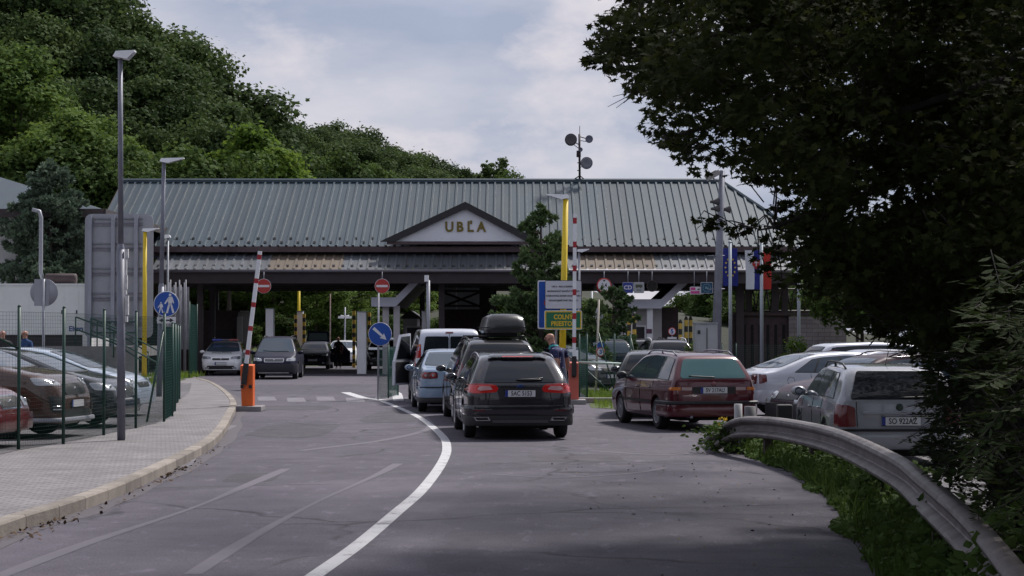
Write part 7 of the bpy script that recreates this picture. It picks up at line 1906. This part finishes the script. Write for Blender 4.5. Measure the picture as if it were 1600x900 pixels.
for i in range(10, n - 12, 11):
    p = gp_[i]; t_ = (gp_[i + 1] - gp_[i - 1]); a_ = math.atan2(t_.y, t_.x); mb = MB(); x, y = p.x + .11, p.y
    mb.box(x - .05, x + .05, y - .06, y + .06, -.2, p.z - .10, rot=a_); mb.box(x - .11, x - .051, y - .03, y + .03, p.z - .22, p.z - .12, rot=0); tl(e, mb, 'post', mat('rusted_post', (.055, .042, .040), .7, .2, var=.3))
    mb = MB()
    for dy in (-.09, .09):
        for dz in (-.03, -.25): mb.ell((p.x - .072, p.y + dy, p.z + dz - .03), (.012, .022, .016), 8, 5)
    tl(e, mb, 'bolts', mat('dark_bolt', (.04, .035, .035), .6, .4))
for i in (26, 48, 68):
    p = gp_[i]; t_ = (gp_[i + 1] - gp_[i - 1]).normalized(); nn = Vector((t_.y, -t_.x, 0)); vs = []
    for s_ in (-.16, .16):
        for (o_, dz) in secp: vs.append(p + t_ * s_ + nn * (o_ - .007) + Vector((0, 0, dz)))
    mb = MB(); mb.add(vs, [(j, j + 1, k + j + 1, k + j) for j in range(k - 1)], 0, True); tl(e, mb, 'joint_plate', M_rail, fix=False)
Y = 29.4; x = xat(1153, Y)
mb = MB(); mb.tube([(x, Y, 0), (x, Y, zat(631, Y))], .062, 12); e = empty('bollard', (x, Y, 0), 'short pale capped post standing at the end of the guardrail', 'bollard'); tl(e, mb, 'post', mat('pale_post', (.36, .36, .38), .7, var=.2))
mb = MB(); mb.tube([(x + .22, Y + .3, 0), (x + .22, Y + .3, zat(636, Y))], .09, 12); e = empty('bollard', (x + .22, Y + .3, 0), 'short dark round post behind the pale capped post', 'bollard'); tl(e, mb, 'post', mat('grey_post', (.10, .10, .115), .7))
mb = MB(); X_ = xat(1225, 30.5); mb.box(X_ - .12, X_ + .12, 30.4, 30.6, 0, zat(632, 30.5)); e = empty('marker_post', (X_, 30.5, 0), 'short black marker post standing behind the guardrail curve', 'post'); tl(e, mb, 'post', M_black, bevel=.02)
# yellow flowers by the guardrail end
rg = np.random.default_rng(77); P = np.column_stack([xat(1135, 29.5) + rg.normal(size=26) * .06, 29.5 + rg.normal(size=26) * .05, rg.uniform(.35, .55, 26)])
fl = empty('flowering_weed', (xat(1135, 29.5), 29.5, 0), 'weed with small yellow flowers at the tip of the guardrail', 'plant'); q_ = P - np.array(fl.location)
link('flowers', leaf_mesh('flowers', q_, rg.normal(size=(26, 3)), rg.uniform(.03, .05, 26), T_leaf, mat('petal_yellow', (.70, .48, .02), .6), rg, asp=1.5), fl)
n = 500; P = np.column_stack([rg.normal(size=n) * .22, rg.normal(size=n) * .3, rg.uniform(.02, .42, n)]); link('leaves', leaf_mesh('leaves', P, rg.normal(size=(n, 3)) * .5 + np.array([0, 0, .8]), rg.uniform(.05, .12, n), T_leaf, L_weed, rg), fl)

# ------------------------------------------------------------------ people
def person(label, loc, face, h, J, mats, hair=None):
    """one continuous body grown over a jointed skeleton. J: joint -> (x, y, z, radius, material), in metres, x right, y forward"""
    e = empty('person', loc, label, 'person', rz=face)
    order = ['pelvis', 'belly', 'chest', 'neck', 'head0', 'head1', 'crown', 'sl', 'el', 'wl', 'hl', 'sr', 'er', 'wr', 'hr', 'kl', 'al', 'tl', 'kr', 'ar', 'tr', 'pl', 'pr']
    E = [('pelvis', 'belly'), ('belly', 'chest'), ('chest', 'neck'), ('neck', 'head0'), ('head0', 'head1'), ('head1', 'crown'), ('chest', 'sl'), ('sl', 'el'), ('el', 'wl'), ('wl', 'hl'), ('chest', 'sr'), ('sr', 'er'), ('er', 'wr'), ('wr', 'hr'), ('pelvis', 'pl'), ('pl', 'kl'), ('kl', 'al'), ('al', 'tl'), ('pelvis', 'pr'), ('pr', 'kr'), ('kr', 'ar'), ('ar', 'tr')]
    me = bpy.data.meshes.new('body'); me.from_pydata([J[k][:3] for k in order], [(order.index(a), order.index(b)) for a, b in E], [])
    o = bpy.data.objects.new('body', me); COL.objects.link(o)
    md = o.modifiers.new('skin', 'SKIN'); sv = me.skin_vertices[0].data
    for i, k in enumerate(order):
        r = J[k][3]; sv[i].radius = (r if not isinstance(r, tuple) else r[0], r if not isinstance(r, tuple) else r[1]); sv[i].use_root = (i == 0)
    sb = o.modifiers.new('smooth', 'SUBSURF'); sb.levels = 2; sb.render_levels = 2
    bpy.context.view_layer.update(); dg = bpy.context.evaluated_depsgraph_get()
    m2 = bpy.data.meshes.new_from_object(o.evaluated_get(dg)); bpy.data.objects.remove(o)
    bm = bmesh.new(); bm.from_mesh(m2)
    hx, hy, hz0 = J['head1'][:3]; nf = Vector(J['head1'][:3]) - Vector(J['head0'][:3])
    hc = Vector(J['head0'][:3]) * .2 + Vector(J['head1'][:3]) * .8
    b = MB()
    # face: nose, brow, ears, eyes, mouth; then fingers
    b.ell((hc.x, hc.y + .108, hc.z - .01), (.015, .022, .028), 8, 6); b.ell((hc.x, hc.y + .086, hc.z + .030), (.048, .014, .010), 10, 6)
    for s_ in (-1, 1): b.ell((hc.x + s_ * .082, hc.y - .005, hc.z - .005), (.012, .024, .034), 8, 6); b.ell((hc.x + s_ * .034, hc.y + .092, hc.z + .012), (.013, .008, .008), 8, 6, mi=1)
    b.ell((hc.x, hc.y + .093, hc.z - .055), (.026, .010, .007), 8, 6, mi=1)
    for hn, wn in (('hl', 'wl'), ('hr', 'wr')):
        H_, W2 = Vector(J[hn][:3]), Vector(J[wn][:3]); d_ = (H_ - W2).normalized(); sd = d_.cross(Vector((0, 1, .2))).normalized(); up = sd.cross(d_)
        for q in range(4):
            off = sd * (-.027 + .018 * q); Lf = (.062, .075, .070, .055)[q]
            b.tube([H_ + off - d_ * .02, H_ + off + d_ * Lf * .5, H_ + off + d_ * Lf * .9 + up * -.018], [.010, .009, .007], 6)
        b.tube([H_ - sd * .032 - d_ * .03, H_ - sd * .055 + d_ * .005, H_ - sd * .052 + d_ * .035], [.012, .011, .008], 6)
    nv = len(bm.verts)
    vv = [bm.verts.new(p) for p in b.v]; bm.verts.ensure_lookup_table()
    for f, mi in zip(b.f, b.m):
        try: fc = bm.faces.new([vv[i] for i in f]); fc.material_index = 3 + mi if mi else 3; fc.smooth = True
        except ValueError: pass
    keys = [k for k in order if len(J[k]) > 4]
    for fc in bm.faces:
        if any(v.index >= nv or v.index < 0 for v in fc.verts): continue
        c_ = fc.calc_center_median(); k = min(keys, key=lambda q: (Vector(J[q][:3]) - c_).length / 1.0); fc.material_index = J[k][4]; fc.smooth = True
    bm.to_mesh(m2); bm.free()
    for m_ in mats: m2.materials.append(m_)
    link('body', m2, e); 
    return e
M_skin = mat('skin', (.42, .22, .16), .55, var=.08, vscale=9); M_face = mat('face_features', (.10, .05, .04), .6)
M_dpolo, tt = newmat('navy_patterned_polo')
vo = tt.n('ShaderNodeTexVoronoi'); vo.inputs['Scale'].default_value = 11; tcx = tt.n('ShaderNodeTexCoord'); tt.l(tcx.outputs['Object'], vo.inputs['Vector'])
tt.l(tt.mix(tt.rng(vo.outputs['Distance'], .12, .18, 1, 0), (.014, .018, .075), (.42, .46, .55)), tt.p.inputs['Base Color']); tt.p.inputs['Roughness'].default_value = .85
M_jeans = mat('jeans', (.03, .04, .07), .85, var=.2); M_blackc = mat('dark_cloth', (.022, .02, .024), .85, var=.2); M_bluec = mat('blue_tshirt', (.02, .055, .17), .85, var=.15)
M_shoe = mat('shoe', (.03, .028, .028), .6)
def joints(arms, lean=0., s=1.0, belly=.125, head=(0, 0)):
    J = {'pelvis': (0, 0, .96, (.165, .115), 2), 'belly': (0, .01 + lean * .3, 1.12, (.158, belly), 1), 'chest': (0, lean * .7, 1.36, (.185, .120), 1), 'neck': (0, lean + .01, 1.52, (.062, .062), 1), 'head0': (head[0] * .3, lean + .03 + head[1] * .3, 1.595, (.058, .070), 0), 'head1': (head[0], lean + .02 + head[1], 1.69, (.080, .098), 0), 'crown': (head[0], lean + .012 + head[1], 1.765, (.052, .068), 0),
         'pl': (-.095, 0, .88, (.105, .105), 2), 'kl': (-.10, .01, .50, (.068, .068), 2), 'al': (-.105, -.03, .10, (.048, .048), 2), 'tl': (-.115, .12, .04, (.045, .035), 4),
         'pr': (.095, 0, .88, (.105, .105), 2), 'kr': (.10, .01, .50, (.068, .068), 2), 'ar': (.105, -.03, .10, (.048, .048), 2), 'tr': (.115, .12, .04, (.045, .035), 4)}
    J.update(arms)
    return {k: (v[0] * s, v[1] * s, v[2] * s, v[3] if not isinstance(v[3], tuple) else tuple(q * s for q in v[3]), v[4]) for k, v in J.items()}
arms_down = {'sl': (-.19, 0, 1.44, (.062, .062), 1), 'el': (-.26, -.02, 1.15, (.045, .045), 0), 'wl': (-.24, .12, .94, (.028, .028), 0), 'hl': (-.22, .17, .87, (.034, .02), 0), 'sr': (.19, 0, 1.44, (.062, .062), 1), 'er': (.27, -.03, 1.15, (.045, .045), 0), 'wr': (.27, .08, .92, (.028, .028), 0), 'hr': (.26, .12, .84, (.034, .02), 0)}
pm = [M_skin, M_dpolo, M_jeans, M_skin, M_face]
# material slots: 0 skin, 1 shirt, 2 trousers, 3 features, 4 dark features/shoes
e = person('bald man in navy patterned polo with turquoise collar beside the black people carrier', (.97, 38.4, 0), R(62), 1.8, joints(arms_down, .15, 1.04, .15, (0, .06)), pm)
mb = MB(); mb.lathe([(.105, 1.49), (.092, 1.55), (.086, 1.575), (.078, 1.55)], 18, 'z', (0, .15, .03)); mb.build('collar', mat('turquoise_collar', (.02, .26, .26), .8), e)
cross = {'sl': (-.19, 0, 1.44, (.062, .062), 1), 'el': (-.27, .02, 1.16, (.047, .047), 0), 'wl': (-.04, .20, 1.14, (.03, .03), 0), 'hl': (.06, .21, 1.16, (.034, .02), 0), 'sr': (.19, 0, 1.44, (.062, .062), 1), 'er': (.27, .02, 1.15, (.047, .047), 0), 'wr': (.05, .22, 1.09, (.03, .03), 0), 'hr': (-.06, .23, 1.10, (.034, .02), 0)}
person('short-haired man in a blue T-shirt with folded arms behind the pale blue car', (xat(40, 52), 52, .15), R(150), 1.8, joints(cross), [M_skin, M_bluec, M_jeans, M_skin, M_face])
hips = dict(arms_down); hips.update({'er': (.40, -.06, 1.18, (.045, .045), 0), 'wr': (.22, .06, 1.02, (.03, .03), 0), 'hr': (.15, .10, 1.0, (.034, .02), 0), 'el': (-.40, -.06, 1.18, (.045, .045), 0), 'wl': (-.22, .06, 1.02, (.03, .03), 0), 'hl': (-.15, .10, 1.0, (.034, .02), 0)})
person('man in a black T-shirt with hand on hip at the left edge of the photo', (xat(4, 51), 51, .15), R(-150), 1.8, joints(hips), [M_skin, M_blackc, M_jeans, M_skin, M_face])
person('dark-clothed person standing behind the open door of the dark hatchback', (xat(529, 100.5), 100.5, 0), R(170), 1.7, joints(arms_down, 0, .95), [M_skin, M_blackc, M_blackc, M_skin, M_face])
print('objects', len(bpy.data.objects))
